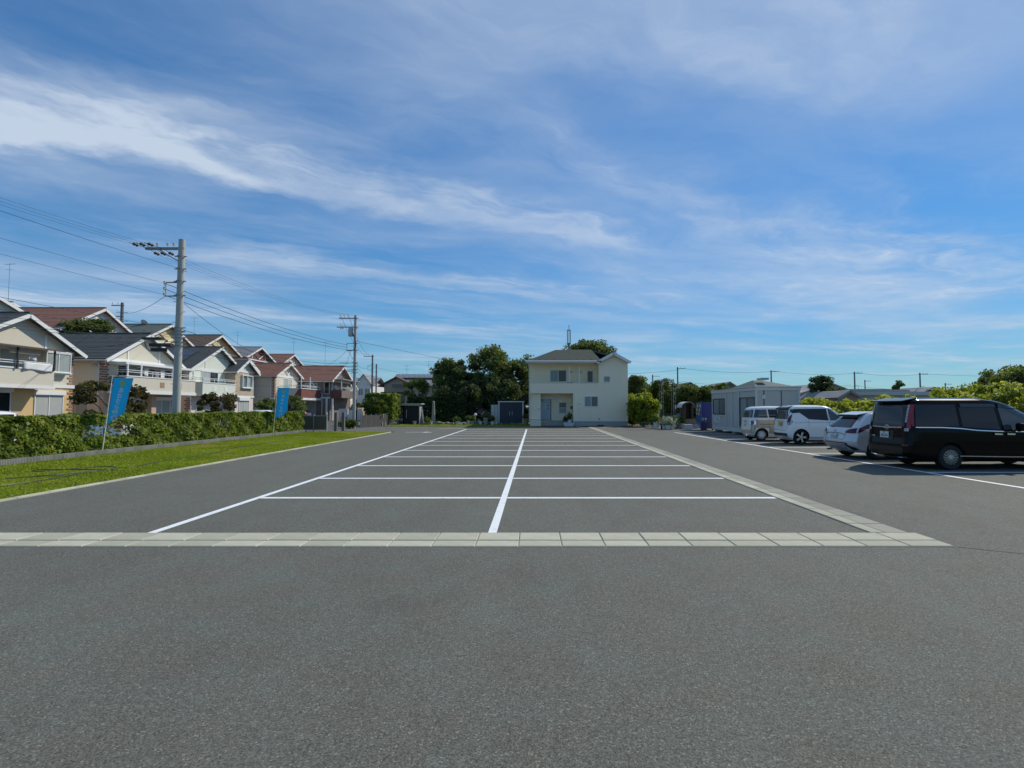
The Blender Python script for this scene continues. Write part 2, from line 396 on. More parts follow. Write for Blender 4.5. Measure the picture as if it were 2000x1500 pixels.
strip(-7.1, -5.1, 38.3, 38.46); strip_seg((3.45, 42.0), (3.8, 40.4), .13)

# gutter blocks round the stalls
gut = [mat('gutter_a', (.45, .435, .33), .9, .26, 3.5, .4, 90), mat('gutter_b', (.40, .39, .295), .9, .26, 3.5, .4, 90), mat('gutter_c', (.49, .475, .365), .9, .26, 3.5, .4, 90)]
kerb = empty('gutter_kerb', (0, 0, 0), 'pale concrete gutter kerb of two block rows round the striped stalls', 'kerb')
joint = mat('joint_sand', (.27, .26, .20), .95)
gut2 = [mat('gutter_d', (.27, .262, .21), .9, .2, 5, .4, 90), mat('gutter_e', (.32, .31, .25), .9, .2, 5, .4, 90)]
def block_meshes(nm, sx, sy, h, mats):
    out = []
    for m in mats:
        g = .004; e = .008
        b = MB(); x0, x1, y0, y1 = g, sx-g, g, sy-g
        b.add([(x0, y0, -.05), (x1, y0, -.05), (x1, y1, -.05), (x0, y1, -.05), (x0, y0, h-e), (x1, y0, h-e), (x1, y1, h-e), (x0, y1, h-e),
               (x0+e, y0+e, h), (x1-e, y0+e, h), (x1-e, y1-e, h), (x0+e, y1-e, h)],
              [(0, 1, 5, 4), (1, 2, 6, 5), (2, 3, 7, 6), (3, 0, 4, 7), (4, 5, 9, 8), (5, 6, 10, 9), (6, 7, 11, 10), (7, 4, 8, 11), (8, 9, 10, 11)])
        out.append(b.mesh(nm, m))
    return out
MB().box(-9.0, 4.83, 5.93, 6.55, -.06, .003).build('joint_bed', joint, kerb)
MB().box(4.26, 4.76, 6.551, 40.5, -.06, .003).build('joint_bed', joint, kerb)
fw, bw = block_meshes('kerb_block', .5, .25, .012, gut), block_meshes('kerb_block', .5, .36, .017, gut)
lw, rw = block_meshes('kerb_block', .19, .5, .017, gut), block_meshes('kerb_block', .30, .5, .012, gut2)
def put_block(ms, x, y, par=kerb, name='kerb_block'):
    o = bpy.data.objects.new(name, random.choice(ms)); link(o, par, (x, y, random.uniform(-.0015, .0015))); return o
for k in range(28):
    put_block(fw, 4.82-.5*(k+1), 5.935)
    if k > 1: put_block(bw, 4.32-.5*(k-1), 6.188)
put_block(bw, 4.32, 6.188)
for k in range(68):
    put_block(lw, 4.262, 6.56+.5*k); put_block(rw, 4.455, 6.56+.5*k)
# seams between asphalt layings
seam = mat('seam_tar', (.03, .03, .03), .8)
for p, q in (((4.84, 5.93), (9.5, 3.4)), ((4.77, 6.56), (4.77, 40.5)), ((-9.0, 6.56), (4.25, 6.56))):
    P, Q = Vector((*p, 0)), Vector((*q, 0)); d = (Q-P).normalized(); n = Vector((-d.y, d.x, 0))*.008
    b = MB(); b.quad(*[(v.x, v.y, .003) for v in (P-n, Q-n, Q+n, P+n)]); b.build('tar_seam', seam, lot)

# lawn edging
edge = empty('lawn_edging', (-9.12, 0, 0), 'flat concrete edging between the green lawn and the asphalt', 'kerb')
em = block_meshes('edging_block', .13, .6, .03, gut)
for k in range(62):
    put_block(em, 0, -4.8+.6*k, edge, 'edging_block')
# grass blades
def grass_patch(name, x0, x1, y0, y1, n, hgt, m, label, bias=1.0):
    P = np.empty((n, 3)); P[:, 0] = rng.uniform(x0, x1, n); P[:, 1] = y0 + (y1-y0)*rng.random(n)**bias; P[:, 2] = .012
    a = rng.uniform(0, 2*np.pi, n); h = hgt*rng.uniform(.5, 1.3, n)*(1+.5*np.sin(P[:, 0]*2.1+np.sin(P[:, 1]*.7)*2)*np.sin(P[:, 1]*1.3)); w = .012*rng.uniform(.7, 1.6, n)*(1+P[:, 1]/20)
    V = np.empty((n, 3, 3)); dx, dy = np.cos(a), np.sin(a)
    V[:, 0] = P - np.stack([dx*w, dy*w, 0*w], 1); V[:, 1] = P + np.stack([dx*w, dy*w, 0*w], 1)
    b = rng.uniform(0, 2*np.pi, n); l = h*rng.uniform(.2, .9, n)
    V[:, 2] = P + np.stack([np.cos(b)*l, np.sin(b)*l, h], 1)
    o = link(bpy.data.objects.new(name, np_mesh(name, V.reshape(-1, 3), 3, m))); return tag(o, label, 'grass', kind='stuff')
grass_m = leaf_mat('grass_blade', (.17, .23, .015), (.40, .45, .06), .5, (.40, .37, .10), .35)
grass_patch('grass', -14.35, -9.13, 5, 32.9, 130000, .035, grass_m, 'short bright green grass of the strip beside the asphalt', 1.25)
grass_patch('grass', -12.8, -0.45, 42.35, 46.5, 16000, .05, grass_m, 'short grass in front of the garden sheds')

# block plinth and hedge on the left
plinth = empty('hedge_plinth', (-14.62, 0, 0), 'low ribbed grey concrete block plinth under the leafy hedge', 'low wall')
pm = [mat('plinth_a', (.22, .22, .20), .9, .18, 4, .4, 60, dirt=.3), mat('plinth_b', (.27, .265, .245), .9, .18, 4, .4, 60, dirt=.3)]
pmesh = []
for m in pm:
    b = MB(); prof = []
    for k in range(9):
        a = .39*k/9+.002; prof += [(.0, a), (.012, a+.008), (.012, a+.034), (.0, a+.042)]
    ring = [(-.14, .002)] + [(x, y) for x, y in prof] + [(.0, .388), (-.14, .388)]
    b.prism([(x, y, 0) for x, y in ring], (0, 0, .16)); pmesh.append(b.mesh('plinth_block', m))
for k in range(63):
    o = bpy.data.objects.new('plinth_block', random.choice(pmesh)); link(o, plinth, (.14+random.uniform(-.004, .004), 8+.392*k, random.uniform(-.004, .004)))

def leaf_quads(P, size, flat=0.5, elong=1.5, jitter=.35, out=None):
    """folded leaf: two triangles sharing a midrib; returns vertex array of separate 4-gons"""
    n = len(P); N = rng.normal(size=(n, 3)); 
    if out is not None: N = N*(1-flat) + out*flat*1.6
    N[:, 2] += flat*.6; N /= np.linalg.norm(N, axis=1)[:, None]
    A = np.cross(N, rng.normal(size=(n, 3))); A /= np.linalg.norm(A, axis=1)[:, None]+1e-9
    B = np.cross(N, A); s = size*rng.uniform(1-jitter, 1+jitter, n)
    L = (A*(s*elong/2)[:, None]); W = (B*(s/2)[:, None]); U = N*(s*.12)[:, None]
    V = np.empty((n, 4, 3)); V[:, 0] = P-L; V[:, 1] = P+W+U; V[:, 2] = P+L; V[:, 3] = P-W+U
    return V.reshape(-1, 3)

hedge_leaf = leaf_mat('hedge_leaf', (.055, .095, .016), (.30, .38, .055), .45, (.34, .37, .09), 1.1)
def hedge(name, label, x0, x1, y0, y1, z0, z1, n, size, m, holes=(), axis='y', bump=.12, group=None, front=None):
    root = empty(name, ((x0+x1)/2, (y0+y1)/2, 0), label, 'hedge', group)
    cx, cy = (x0+x1)/2, (y0+y1)/2
    # points on the box surface, thick skin, with a wavy outline
    ax, ay, az = x1-x0, y1-y0, z1-z0
    faces = [('x0', ay*az), ('x1', ay*az), ('top', ax*ay*1.6), ('y0', ax*az), ('y1', ax*az), ('in', (ax*ay*az)*1.2)]
    if front: faces = [(f, a*(2.2 if f == front else (.5 if f in ('x0', 'x1', 'y0', 'y1') else 1))) for f, a in faces]
    tot = sum(a for _, a in faces); out = []; outN = []
    for f, a in faces:
        k = int(n*a/tot); p = np.stack([rng.uniform(x0, x1, k), rng.uniform(y0, y1, k), rng.uniform(z0, z1, k)], 1); N = np.zeros((k, 3))
        dep = np.abs(rng.normal(0, .07, k))
        if f == 'x0': p[:, 0] = x0+dep; N[:, 0] = -1
        if f == 'x1': p[:, 0] = x1-dep; N[:, 0] = 1
        if f == 'y0': p[:, 1] = y0+dep; N[:, 1] = -1
        if f == 'y1': p[:, 1] = y1-dep; N[:, 1] = 1
        if f == 'top': p[:, 2] = z1-dep*.8; N[:, 2] = 1
        out.append(p); outN.append(N)
    P = np.concatenate(out); N = np.concatenate(outN)
    wav = lambda a, b, c: np.sin(a*2.3+1.3*np.sin(b*1.7))*np.sin(b*3.1+c)+.6*np.sin(a*5.7+b*4.9+c)
    P[:, 2] += bump*.6*wav(P[:, 0]+P[:, 1], P[:, 0]*.7, .3)*(P[:, 2]-z0)/az
    P[:, :2] += N[:, :2]*(bump*wav(P[:, 1]+P[:, 0], P[:, 2]*1.9, 1.1))[:, None]
    keep = rng.random(len(P)) > .12
    cl = np.sin(P[:, 1]*9.1+P[:, 0]*7)*np.sin(P[:, 2]*11.3+P[:, 1]*3.3)    # sparse spots between clumps
    keep &= rng.random(len(P)) > np.clip(cl-.35, 0, 1)*1.0
    for (hy0, hy1, hz0, hz1, q) in holes:
        c = P[:, 1] if axis == 'y' else P[:, 0]
        keep &= ~((c > hy0) & (c < hy1) & (P[:, 2] > hz0) & (P[:, 2] < hz1) & (rng.random(len(P)) < q))
    P, N = P[keep], N[keep]; P -= np.array([cx, cy, 0])
    o = link(bpy.data.objects.new('foliage', np_mesh('foliage', leaf_quads(P, size, .45, 1.35, .4, N), 4, m)), root); o['kind'] = 'stuff'
    b = MB(); L = ay if axis == 'y' else ax
    for k in range(max(3, int(L/.45))):
        q = -L/2 + (k+.5)*L/max(3, int(L/.45)) + random.uniform(-.1, .1); w = random.uniform(-.12, .12)
        p0 = (w, q, 0) if axis == 'y' else (q, w, 0)
        for j in range(2):
            p1 = (p0[0]+random.uniform(-.2, .2), p0[1]+random.uniform(-.25, .25), z1*.8)
            b.tube([p0, ((p0[0]+p1[0])/2+random.uniform(-.05, .05), (p0[1]+p1[1])/2, z1*.45), p1], [.018, .012, .006], 4)
    s = b.build('stems', bark, root); s['kind'] = 'stuff'
    return root
hedge('hedge', 'long clipped leafy hedge along the lawn behind the two flags', -15.15, -14.60, 6, 32.5, .14, 1.33, 66000, .088, hedge_leaf,
      bump=.06, holes=((16.6, 19.0, .55, 1.0, .86), (23.5, 25.5, .6, 1.0, .6), (30.0, 31.4, .5, .95, .65)), front='x1')

# garden hose on the lawn
hose_m = mat('hose_rubber', (.02, .022, .02), .5)
hp = [at(u, v, 1600/(v-795)) for u, v in ((0, 952), (60, 944), (120, 934), (175, 924), (215, 920), (226, 916), (205, 913), (140, 918), (75, 923), (70, 920), (120, 919), (200, 920), (225, 917), (260, 914), (285, 909), (330, 901), (380, 893), (430, 884), (460, 876), (560, 862))]
def smooth_path(pts, n=6):
    P = [Vector(p) for p in pts]; out = []
    for i in range(len(P)-1):
        a, b, c, d = P[max(i-1, 0)], P[i], P[i+1], P[min(i+2, len(P)-1)]
        for k in range(n):
            t = k/n; out.append(.5*((2*b)+(c-a)*t+(2*a-5*b+4*c-d)*t*t+(3*b-a-3*c+d)*t**3))
    return out+[P[-1]]
hp = [Vector((p.x, p.y, .045)) for p in hp]
tag(MB().tube(smooth_path(hp), .010, 6).build('garden_hose', hose_m, smooth=True), 'black garden hose lying in loops on the lawn', 'hose')
hp2 = [Vector((p.x, p.y, .045)) for p in (at(u, v, 1600/(v-795)) for u, v in ((10, 938), (60, 934), (110, 930), (150, 925), (190, 921)))]
tag(MB().tube(smooth_path(hp2), .010, 6).build('garden_hose', hose_m, smooth=True), 'short straight piece of black hose beside the looped hose', 'hose')

# ------------------------------------------------------------------ banner flags
def flag(label, base, H, w, h, sway, fold):
    root = empty('banner_flag', base, label, 'flag', 'blue banner flags along the hedge')
    pole = mat('flag_pole', (.72, .73, .72), .4, .05, 8)
    blue = cloth_mat('flag_cloth', (.010, .27, .62)); edge_m = cloth_mat('flag_edge', (.25, .52, .70)); let = cloth_mat('flag_letter', (.85, .87, .88)); gold = cloth_mat('flag_sun', (.78, .66, .14))
    tilt = sway
    top = Vector((tilt, 0, H))
    MB().tube([(0, 0, 0), (0, 0, .02)], .12, 10).build('base', dark_metal, root)
    MB().tube([(0, 0, 0), top], [.016, .012], 8).build('pole', pole, root, smooth=True)
    MB().tube([(tilt, 0, H-.03), (tilt+w+.05, 0, H-.05)], .009, 6).build('cross_bar', pole, root)
    # cloth: grid in (s across, t down) mapped with ripples; lower outer corner cut in a sweep or blown up by the wind
    def cloth(s, t, off=0.0):
        lean = tilt*(1-t*h/H)
        ww = w*(1 - fold*max(0, t-.12)*1.0)
        cut = 1.0
        x = lean + .045 + s*ww
        z = H-.10 - t*h + (s*fold*.35*t*h)
        if t > .72 and fold < .1: pass
        y = .03*math.sin(5*t+3*s)*s + off
        return Vector((x, y, z))
    n, m = 14, 30
    def lim(s):                                   # lower hem: an arc rising to the outer edge
        return 1.0 - .26*(s**3) if fold < .1 else 1.0-.16*s
    b = MB()
    V = [cloth(i/n, (j/m)*lim(i/n)) for j in range(m+1) for i in range(n+1)]
    b.add(V, [(j*(n+1)+i, j*(n+1)+i+1, (j+1)*(n+1)+i+1, (j+1)*(n+1)+i) for j in range(m) for i in range(n)])
    c = b.build('cloth', blue, root, smooth=True)
    bd = MB(); path = [(.0, j/m) for j in range(m+1)] + [(i/n, lim(i/n)) for i in range(n+1)] + [(1, lim(1)*j/m) for j in range(m, -1, -1)] + [(i/n, 0) for i in range(n, -1, -1)]
    bd.tube([cloth(s, t, -.004) for s, t in path], .010, 4); bd.build('hem', edge_m, c)
    for t in (.0, .26, .5, .74):
        a = cloth(0, t); MB().tube([(tilt*(a.z/H), 0, a.z), (a.x, a.y, a.z)], .009, 5).build('tie_loop', pole, root)
    # emblem: small sun with rays, then the letters top to bottom
    e = MB(); q = 20; r0 = .062*w/.55
    ctr = (.50, .120)
    for k in range(q):
        g = 2*math.pi*k/q
        def pp(rad, an): return cloth(ctr[0]+rad*math.cos(an)/w, ctr[1]-rad*math.sin(an)/h, -.012)
        e.quad(pp(.0, 0), pp(r0, g-.17), pp(r0*1.75, g), pp(r0, g+.17))
    e.build('sun_emblem', gold, c)
    for k, ch in enumerate('あおぞら霊園'):
        t = .285+.128*k; s = .50-.012*k
        p, p2, p3 = cloth(s, t, -.014), cloth(s+.1, t, -.014), cloth(s, t+.05, -.014)
        r = (p2-p).normalized(); d = (p-p3).normalized(); nrm = r.cross(d).normalized()
        lettering(ch, .165*w/.55, let, c, basis(p, r, nrm), 'letter', .006)
    return root
flag('blue banner flag blown aslant beside the hedge, nearer of the two', at(198, 887, 17.4)*Vector((1, 1, 0)), 2.66, .64, 1.58, .25, .42) if False else None
def vm(p): return Vector((p.x, p.y, .01))
flag('blown blue banner flag nearest the looped hose', vm(at(199, 887, 17.3)), 2.66, .66, 1.55, .26, .30)
flag('straight hanging blue banner flag near the far end of the hedge', vm(at(533, 851, 28.6)), 2.76, .62, 1.66, .20, .0)
# ------------------------------------------------------------------ building kit
def window(parent, O, r, n, w, h, panes=2, pane_mats=None, frame=None, depth=.05, bar=.045, sill=False, shutter=0.0, horizontal=False, name='window'):
    """frame ring with its panes; O lower-left corner on the wall, r to the right, n outwards"""
    frame = frame or white_trim; pane_mats = pane_mats or [glass_dark]
    r, n, up = Vector(r), Vector(n), Vector((0, 0, 1)); O = Vector(O)
    def bx(mb, a0, a1, c0, c1, d0, d1):
        P = [O+r*a+up*c+n*d for d in (d0, d1) for a, c in ((a0, c0), (a1, c0), (a1, c1), (a0, c1))]
        mb.add(P, [(0, 3, 2, 1), (4, 5, 6, 7), (0, 1, 5, 4), (1, 2, 6, 5), (2, 3, 7, 6), (3, 0, 4, 7)])
    f = MB(); bx(f, 0, w, 0, bar, -.02, depth); bx(f, 0, w, h-bar, h, -.02, depth); bx(f, 0, bar, bar, h-bar, -.02, depth); bx(f, w-bar, w, bar, h-bar, -.02, depth)
    for k in range(1, panes):
        if horizontal: q = h*k/panes; bx(f, bar, w-bar, q-bar*.5, q+bar*.5, -.02, depth*.8)
        else: q = w*k/panes; bx(f, q-bar*.5, q+bar*.5, bar, h-bar, -.02, depth*.8)
    if sill: bx(f, -.04, w+.04, -.05, 0, -.02, depth+.05)
    fo = f.build(name, frame, parent)
    for k in range(panes):
        p = MB(); d = .012 + (.012 if k % 2 else 0)
        if horizontal: bx(p, bar, w-bar, h*k/panes+bar*.5, h*(k+1)/panes-bar*.5, -.01, d)
        else: bx(p, w*k/panes+bar*.5, w*(k+1)/panes-bar*.5, bar, h-bar, -.01, d)
        p.build('pane', pane_mats[k % len(pane_mats)], fo)
    if shutter:
        s = MB(); bx(s, -.04, w+.04, h+.002, h+shutter, -.02, depth+.10); s.build('shutter_box', frame, fo)
    return fo

def roof_slope(parent, e0, e1, r0, r1, m, th=.10, courses=16, step=.022, name='roof_slope'):
    """one roof plane from eave line e0-e1 up to ridge line r0-r1, laid in overlapping courses"""
    e0, e1, r0, r1 = map(Vector, (e0, e1, r0, r1)); N = (e1-e0).cross(r0-e0).normalized()
    if N.z < 0: N = -N
    b = MB(); L, Rr = [], []
    for k in range(courses):
        for t, o in ((k/courses, step), ((k+1)/courses, 0.0)):
            L.append(e0.lerp(r0, t)+N*o); Rr.append(e1.lerp(r1, t)+N*o)
    n = len(L); bot = [e0-N*th, e1-N*th, r1-N*th, r0-N*th]
    V = L+Rr+bot; F = [(i, n+i, n+i+1, i+1) for i in range(n-1)]
    F += [tuple([2*n]+list(range(n))+[2*n+3]), tuple([2*n+2]+[n+i for i in range(n-1, -1, -1)]+[2*n+1]), (2*n, 2*n+1, n, 0), (2*n+3, n-1, 2*n-1, 2*n+2), (2*n, 2*n+3, 2*n+2, 2*n+1)]
    b.add(V, F); return b.build(name, m, parent)

def bar3(mb, a, b, w, d, n):
    """a straight board from a to b, w wide in the plane square to n, d thick along n"""
    a, b, n = Vector(a), Vector(b), Vector(n).normalized(); t = (b-a).normalized(); s = n.cross(t)*w/2
    mb.add([a-s, b-s, b+s, a+s, a-s+n*d, b-s+n*d, b+s+n*d, a+s+n*d], [(0, 3, 2, 1), (4, 5, 6, 7), (0, 1, 5, 4), (1, 2, 6, 5), (2, 3, 7, 6), (3, 0, 4, 7)])

def gable_house(name, label, xf, y0, w, depth, eave, ridge, wall_m, roof_m, base=0.0, ov=.42, ovf=.45, lower_m=None, lower_h=2.75, apex=.5, group=None, timber=True, courses=16, trim=None, bands=True):
    trim = trim or white_trim
    root = empty(name, (xf, y0, base), label, 'house', group)
    eave -= base; ridge -= base
    ya = w*apex
    b = MB(); b.prism([(0, 0, 0), (0, w, 0), (0, w, eave), (0, ya, ridge-.12), (0, 0, eave)], (-depth, 0, 0)); b.build('wall', wall_m, root)
    if lower_m:
        MB().box(-depth-.02, .025, -.025, w+.025, 0.0, lower_h).build('lower_wall', lower_m, root)
    sl = (ridge-eave)/ya; sr = (ridge-eave)/(w-ya)
    e0z, e1z = eave-ov*sl+.02, eave-ov*sr+.02
    roof_slope(root, (ovf, -ov, e0z), (-depth-.3, -ov, e0z), (ovf, ya, ridge+.02), (-depth-.3, ya, ridge+.02), roof_m, courses=courses)
    roof_slope(root, (-depth-.3, w+ov, e1z), (ovf, w+ov, e1z), (-depth-.3, ya, ridge+.02), (ovf, ya, ridge+.02), roof_m, courses=courses)
    MB().tube([(ovf+.02, ya, ridge+.04), (-depth-.32, ya, ridge+.04)], .07, 6).build('ridge_cap', roof_m, root)
    for (ye, ze) in ((-ov, e0z), (w+ov, e1z)):
        f = MB(); a = Vector((ovf+.002, ye, ze-.14)); c = Vector((ovf+.002, ya, ridge-.12))
        bar3(f, a, c, .20, .04, (1, 0, 0)); f.build('barge_board', trim, root)
        s = 1 if ye > 0 else -1
        MB().tube([(ovf, ye+.05*s, ze-.10), (-depth-.3, ye+.05*s, ze-.10)], .055, 6).build('gutter', trim, root)
    if bands:
        MB().box(0.0, .05, -.02, w+.02, eave-.30, eave-.08).build('gable_band', trim, root)
    if timber:
        for q in (.28, .72):
            yy = w*q; zt = eave+(ridge-eave)*(q/apex if q < apex else (1-q)/(1-apex))-.25
            MB().box(0.0, .04, yy-.06, yy+.06, eave-.08, zt).build('trim_board', trim, root)
    return root

quoin_m = mat('quoin_brick', (.30, .16, .11), .85, .2, 8); quoin_w = mat('quoin_pale', (.66, .60, .52), .85, .1, 8)
def quoins(root, x, y, z0, z1, sx=1, sy=-1, m=None):
    """toothed brick corner: long and short pieces alternating; one mesh each, shared"""
    m = m or quoin_m; ms = {}
    for kk, L in ((0, .34), (1, .20)):
        b = MB(); b.box(-.34 if kk == 0 else -.20, .03, 0 if sy > 0 else -.03, .03 if sy > 0 else 0, 0, .105)
        # two arms of an L-shaped corner piece
        b = MB(); s = -1 if sy < 0 else 1
        xs = (-L, .03); ys = (0, L)
        b.prism([(.03, s*.03*-1 if False else (-.03 if s > 0 else .03), 0), (.03, s*L, 0), (0, s*L, 0), (0, 0, 0), (-L, 0, 0), (-L, (-.03 if s > 0 else .03), 0)], (0, 0, .10))
        ms[kk] = b.mesh('quoin', m)
    n = int((z1-z0)/.16)
    for k in range(n):
        o = bpy.data.objects.new('quoin', ms[k % 2]); link(o, root, (x, y, z0+k*(z1-z0)/n))

def box_part(name, m, root, *a, bevel=0.0):
    return MB().box(*a).build(name, m, root, bevel=bevel)
def rail(root, pts, z0, z1, m, every=1.4, name='railing', r=.022):
    b = MB(); P = [Vector(p) for p in pts]
    for zz in (z1, (z0+z1)/2+.05):
        b.tube([(p.x, p.y, zz) for p in P], r, 5)
    for a, c in zip(P[:-1], P[1:]):
        n = max(1, int((c-a).length/every))
        for k in range(n+1):
            q = a.lerp(c, k/n); b.tube([(q.x, q.y, z0), (q.x, q.y, z1)], r, 5)
    return b.build(name, m, root)
def antenna(root, p, h, arms=3, m=None):
    b = MB(); p = Vector(p); b.tube([p, p+Vector((0, 0, h))], .018, 5)
    b.tube([p+Vector((-.5, .1, h-.1)), p+Vector((.6, -.1, h-.1))], .010, 4)
    for k in range(6):
        q = p+Vector((-.5+.2*k, .1-.036*k, h-.1)); b.tube([q+Vector((0, -.22+.02*k, 0)), q+Vector((0, .22-.02*k, 0))], .007, 4)
    if arms > 2: b.tube([p+Vector((-.3, 0, h-.55)), p+Vector((.35, 0, h-.55))], .010, 4)
    return b.build('antenna', m or grey_metal, root)
def dish(root, p, rad, az):
    b = MB(); prof = [(rad*k/6, (rad*k/6)**2*.45) for k in range(7)]; prof[0] = (.004, 0)
    b.lathe(prof, (0, 0, 0), 14, 'y'); d = b.build('satellite_dish', mat('dish', (.6, .6, .6), .5), root)
    d.location = p; d.rotation_euler = (R(-35), 0, az); return d
def downpipe(root, pts, m=None):
    return MB().tube(pts, .04, 6).build('downpipe', m or white_trim, root, smooth=True)

cream = siding_mat('cream_wall', (.60, .56, .465), .30, False, .05, .10, .003); beige = siding_mat('beige_wall', (.68, .59, .45), .30, False, .05, .10, .003)
yellow = mat('yellow_wall', (.62, .44, .22), .85, .10, 2.5, .3, 50, dirt=.12); peach = mat('peach_wall', (.56, .38, .26), .85, .10, 2.5, .3, 50, dirt=.12)
mint = siding_mat('mint_wall', (.64, .68, .60), .30, False, .05, .10, .003); white_wall = siding_mat('white_wall', (.72, .71, .68), .25, False, .05, .10, .003)
taupe = siding_mat('taupe_wall', (.20, .165, .145), .25, False, .08, .10, .004); greyw = siding_mat('grey_wall', (.40, .39, .37), .25, False, .05, .1, .003)
brick_tan = brick_mat('tan_brick', (.42, .30, .20), (.56, .46, .34), (.55, .5, .42), .24, .08); brick_red = brick_mat('red_brick', (.24, .075, .06), (.17, .055, .045), (.22, .14, .12))
pinkw = mat('pink_brick_wall', (.66, .57, .52), .85, .12, 3, .3, 40)
slate = mat('slate_roof', (.075, .083, .082), .75, .28, 4.5, .2, 30); slate_green = mat('slate_green', (.13, .16, .14), .75, .2, 3, .2, 30)
roof_red = mat('roof_red', (.26, .12, .085), .8, .22, 4, .2, 30); roof_brown = mat('roof_brown', (.14, .095, .07), .8, .22, 4, .2, 30); roof_grey = mat('roof_grey', (.25, .26, .27), .75, .18, 3, .2, 30)
XF = -28.0
def yF(u, xf=XF): return xf/((u-1043)/1000)

# ---- house with the yellow ground floor
h = gable_house('row_house', 'cream house with yellow ground floor and brown balcony awning, nearest of the front row', XF, 24.6, 6.4, 8.5, 5.0, 6.72, cream, slate, lower_m=yellow, lower_h=2.72, group='front row houses')
fx = (0, 1, 0); fn = (1, 0, 0)
def lz(v, Y): return Z_(v, Y)
box_part('floor_band', white_trim, h, .026, .10, -.05, 6.47, 2.72, 2.92)
quoins(h, .026, 6.425, .1, 2.7, sy=-1); quoins(h, .0, 6.4, 2.95, 4.6, sy=-1)
window(h, (0.30, 4.35, 3.62), fx, fn, 1.55, 1.12, 2, [glass_curtain], depth=.06, sill=True)
box_part('bay_window_box', white_trim, h, .0, .30, 4.30, 5.95, 3.50, 3.60); box_part('bay_window_head', white_trim, h, .0, .34, 4.27, 5.98, 4.76, 4.84)
box_part('bay_side', cream, h, 0.0, .298, 4.32, 5.93, 3.601, 4.758)
window(h, (.026, 4.05, .55), fx, fn, 1.75, 1.75, 2, [glass_blind], shutter=.26)
window(h, (.026, 1.0, .55), fx, fn, 1.75, 1.85, 2, [glass_curtain, glass_dark], shutter=.2)
box_part('balcony', cream, h, .101, 1.05, -.3, 4.1, 2.75, 3.62); box_part('balcony_coping', white_trim, h, .10, 1.09, -.3, 4.14, 3.62, 3.69)
box_part('balcony_band', white_trim, h, .101, 1.10, -.3, 4.15, 2.60, 2.75)
rail(h, [(1.05, 0, 0), (1.05, 4.05, 0), (.05, 4.05, 0)], 3.69, 4.02, white_trim)
window(h, (.0, 1.2, 2.95), fx, fn, 1.8, 1.75, 2, [glass_dark, glass_curtain]); 
aw = MB(); aw.prism([(.0, -.3, 4.96), (1.35, -.3, 4.76), (1.35, -.3, 4.70), (.0, -.3, 4.88)], (0, 4.75, 0)); aw.build('awning', wood_dark, h)
for yy in (3.95, 1.9): box_part('awning_post', dark_metal, h, 1.12, 1.19, yy, yy+.07, 3.62, 4.74)
box_part('rolled_blind', mat('reed_blind', (.42, .33, .22), .9, .2, 10), h, 1.0, 1.12, 1.6, 3.2, 4.42, 4.66)
towel_m = mat('white_towel', (.72, .73, .73), .9, .06, 4, .3, 30)
def cloth_item(name, label, P, r, w, hgt, m, group='laundry on the balconies', wav=.05, cat='laundry'):
    P, r = Vector(P), Vector(r).normalized(); n = r.cross(Vector((0, 0, 1))); b = MB(); k = 8; j = 5
    V = []
    for q in range(j+1):
        for i in range(k+1):
            s, t = i/k, q/j
            V.append(r*(s*w+.01*math.sin(7*t+i)) + n*(wav*math.sin(s*9+t*2)*t) - Vector((0, 0, t*hgt*(1-.08*math.sin(s*6.0)))))
    b.add(V, [(q*(k+1)+i, q*(k+1)+i+1, (q+1)*(k+1)+i+1, (q+1)*(k+1)+i) for q in range(j) for i in range(k)])
    o = b.build(name, m, None, P, smooth=True); md = o.modifiers.new('thick', 'SOLIDIFY'); md.thickness = .008
    return tag(o, label, cat, group)
cloth_item('towel', 'white sheet hung over the balcony rail of the yellow house', (XF+1.13, 26.9, 3.98), (0, 1, 0), 1.7, .42, towel_m)
cloth_item('towel', 'small white printed cloth hung under the brown awning', (XF+.95, 27.3, 4.66), (0, 1, 0), .5, .55, mat('printed_cloth', (.62, .62, .66), .9, .3, 9))

# ---- house with the laundry balcony
h = gable_house('row_house', 'cream house with slate roof, brick corners and laundry on its balcony', XF, 33.3, 6.7, 9.0, 4.95, 6.85, cream, slate, lower_m=peach, lower_h=2.55, group='front row houses', courses=18)
MB().box(-9.02, -.3, -.03, 0, 2.55, 2.68).build('belt_course', mat('belt', (.30, .17, .14), .8), h)
box_part('side_lower_cladding', beige, h, -9.0, -.25, -.045, -.026, .0, 2.5); box_part('side_upper_cladding', siding_mat('shade_offset_cream', (.80, .69, .52), .3, False, .05, .1, .003), h, -9.0, -.36, -.02, 0, 2.68, 4.7)  # upper side cream is brighter than the front's, to offset this side's shade
window(h, (-2.45, -.021, 3.25), (1, 0, 0), (0, -1, 0), .42, 1.1, 1, [glass_dark]); window(h, (-2.6, -.046, .65), (1, 0, 0), (0, -1, 0), 1.7, 1.35, 2, [glass_blind], shutter=.2)
box_part('vent_hood', alu, h, -.75, -.45, -.1, 0, 4.25, 4.4)
downpipe(h, [(-.32, -.35, 4.6), (-.32, -.06, 4.4), (-.32, -.06, 2.4), (-.15, -.06, 2.2), (.05, -.1, 2.15)])
quoins(h, 0, 0, 2.72, 4.5, sy=1); quoins(h, 0, 6.7, 3.0, 4.5, sy=-1); quoins(h, .026, 6.725, .1, 2.45, sy=-1)
box_part('balcony', cream, h, .001, 1.25, .25, 7.1, 2.72, 3.62); box_part('balcony_band', white_trim, h, .03, 1.31, .2, 7.15, 2.50, 2.715); box_part('balcony_coping', white_trim, h, .03, 1.29, .21, 7.14, 3.62, 3.69)
rail(h, [(.1, .3, 0), (1.25, .3, 0), (1.25, 7.05, 0)], 3.69, 4.05, white_trim, 1.7)
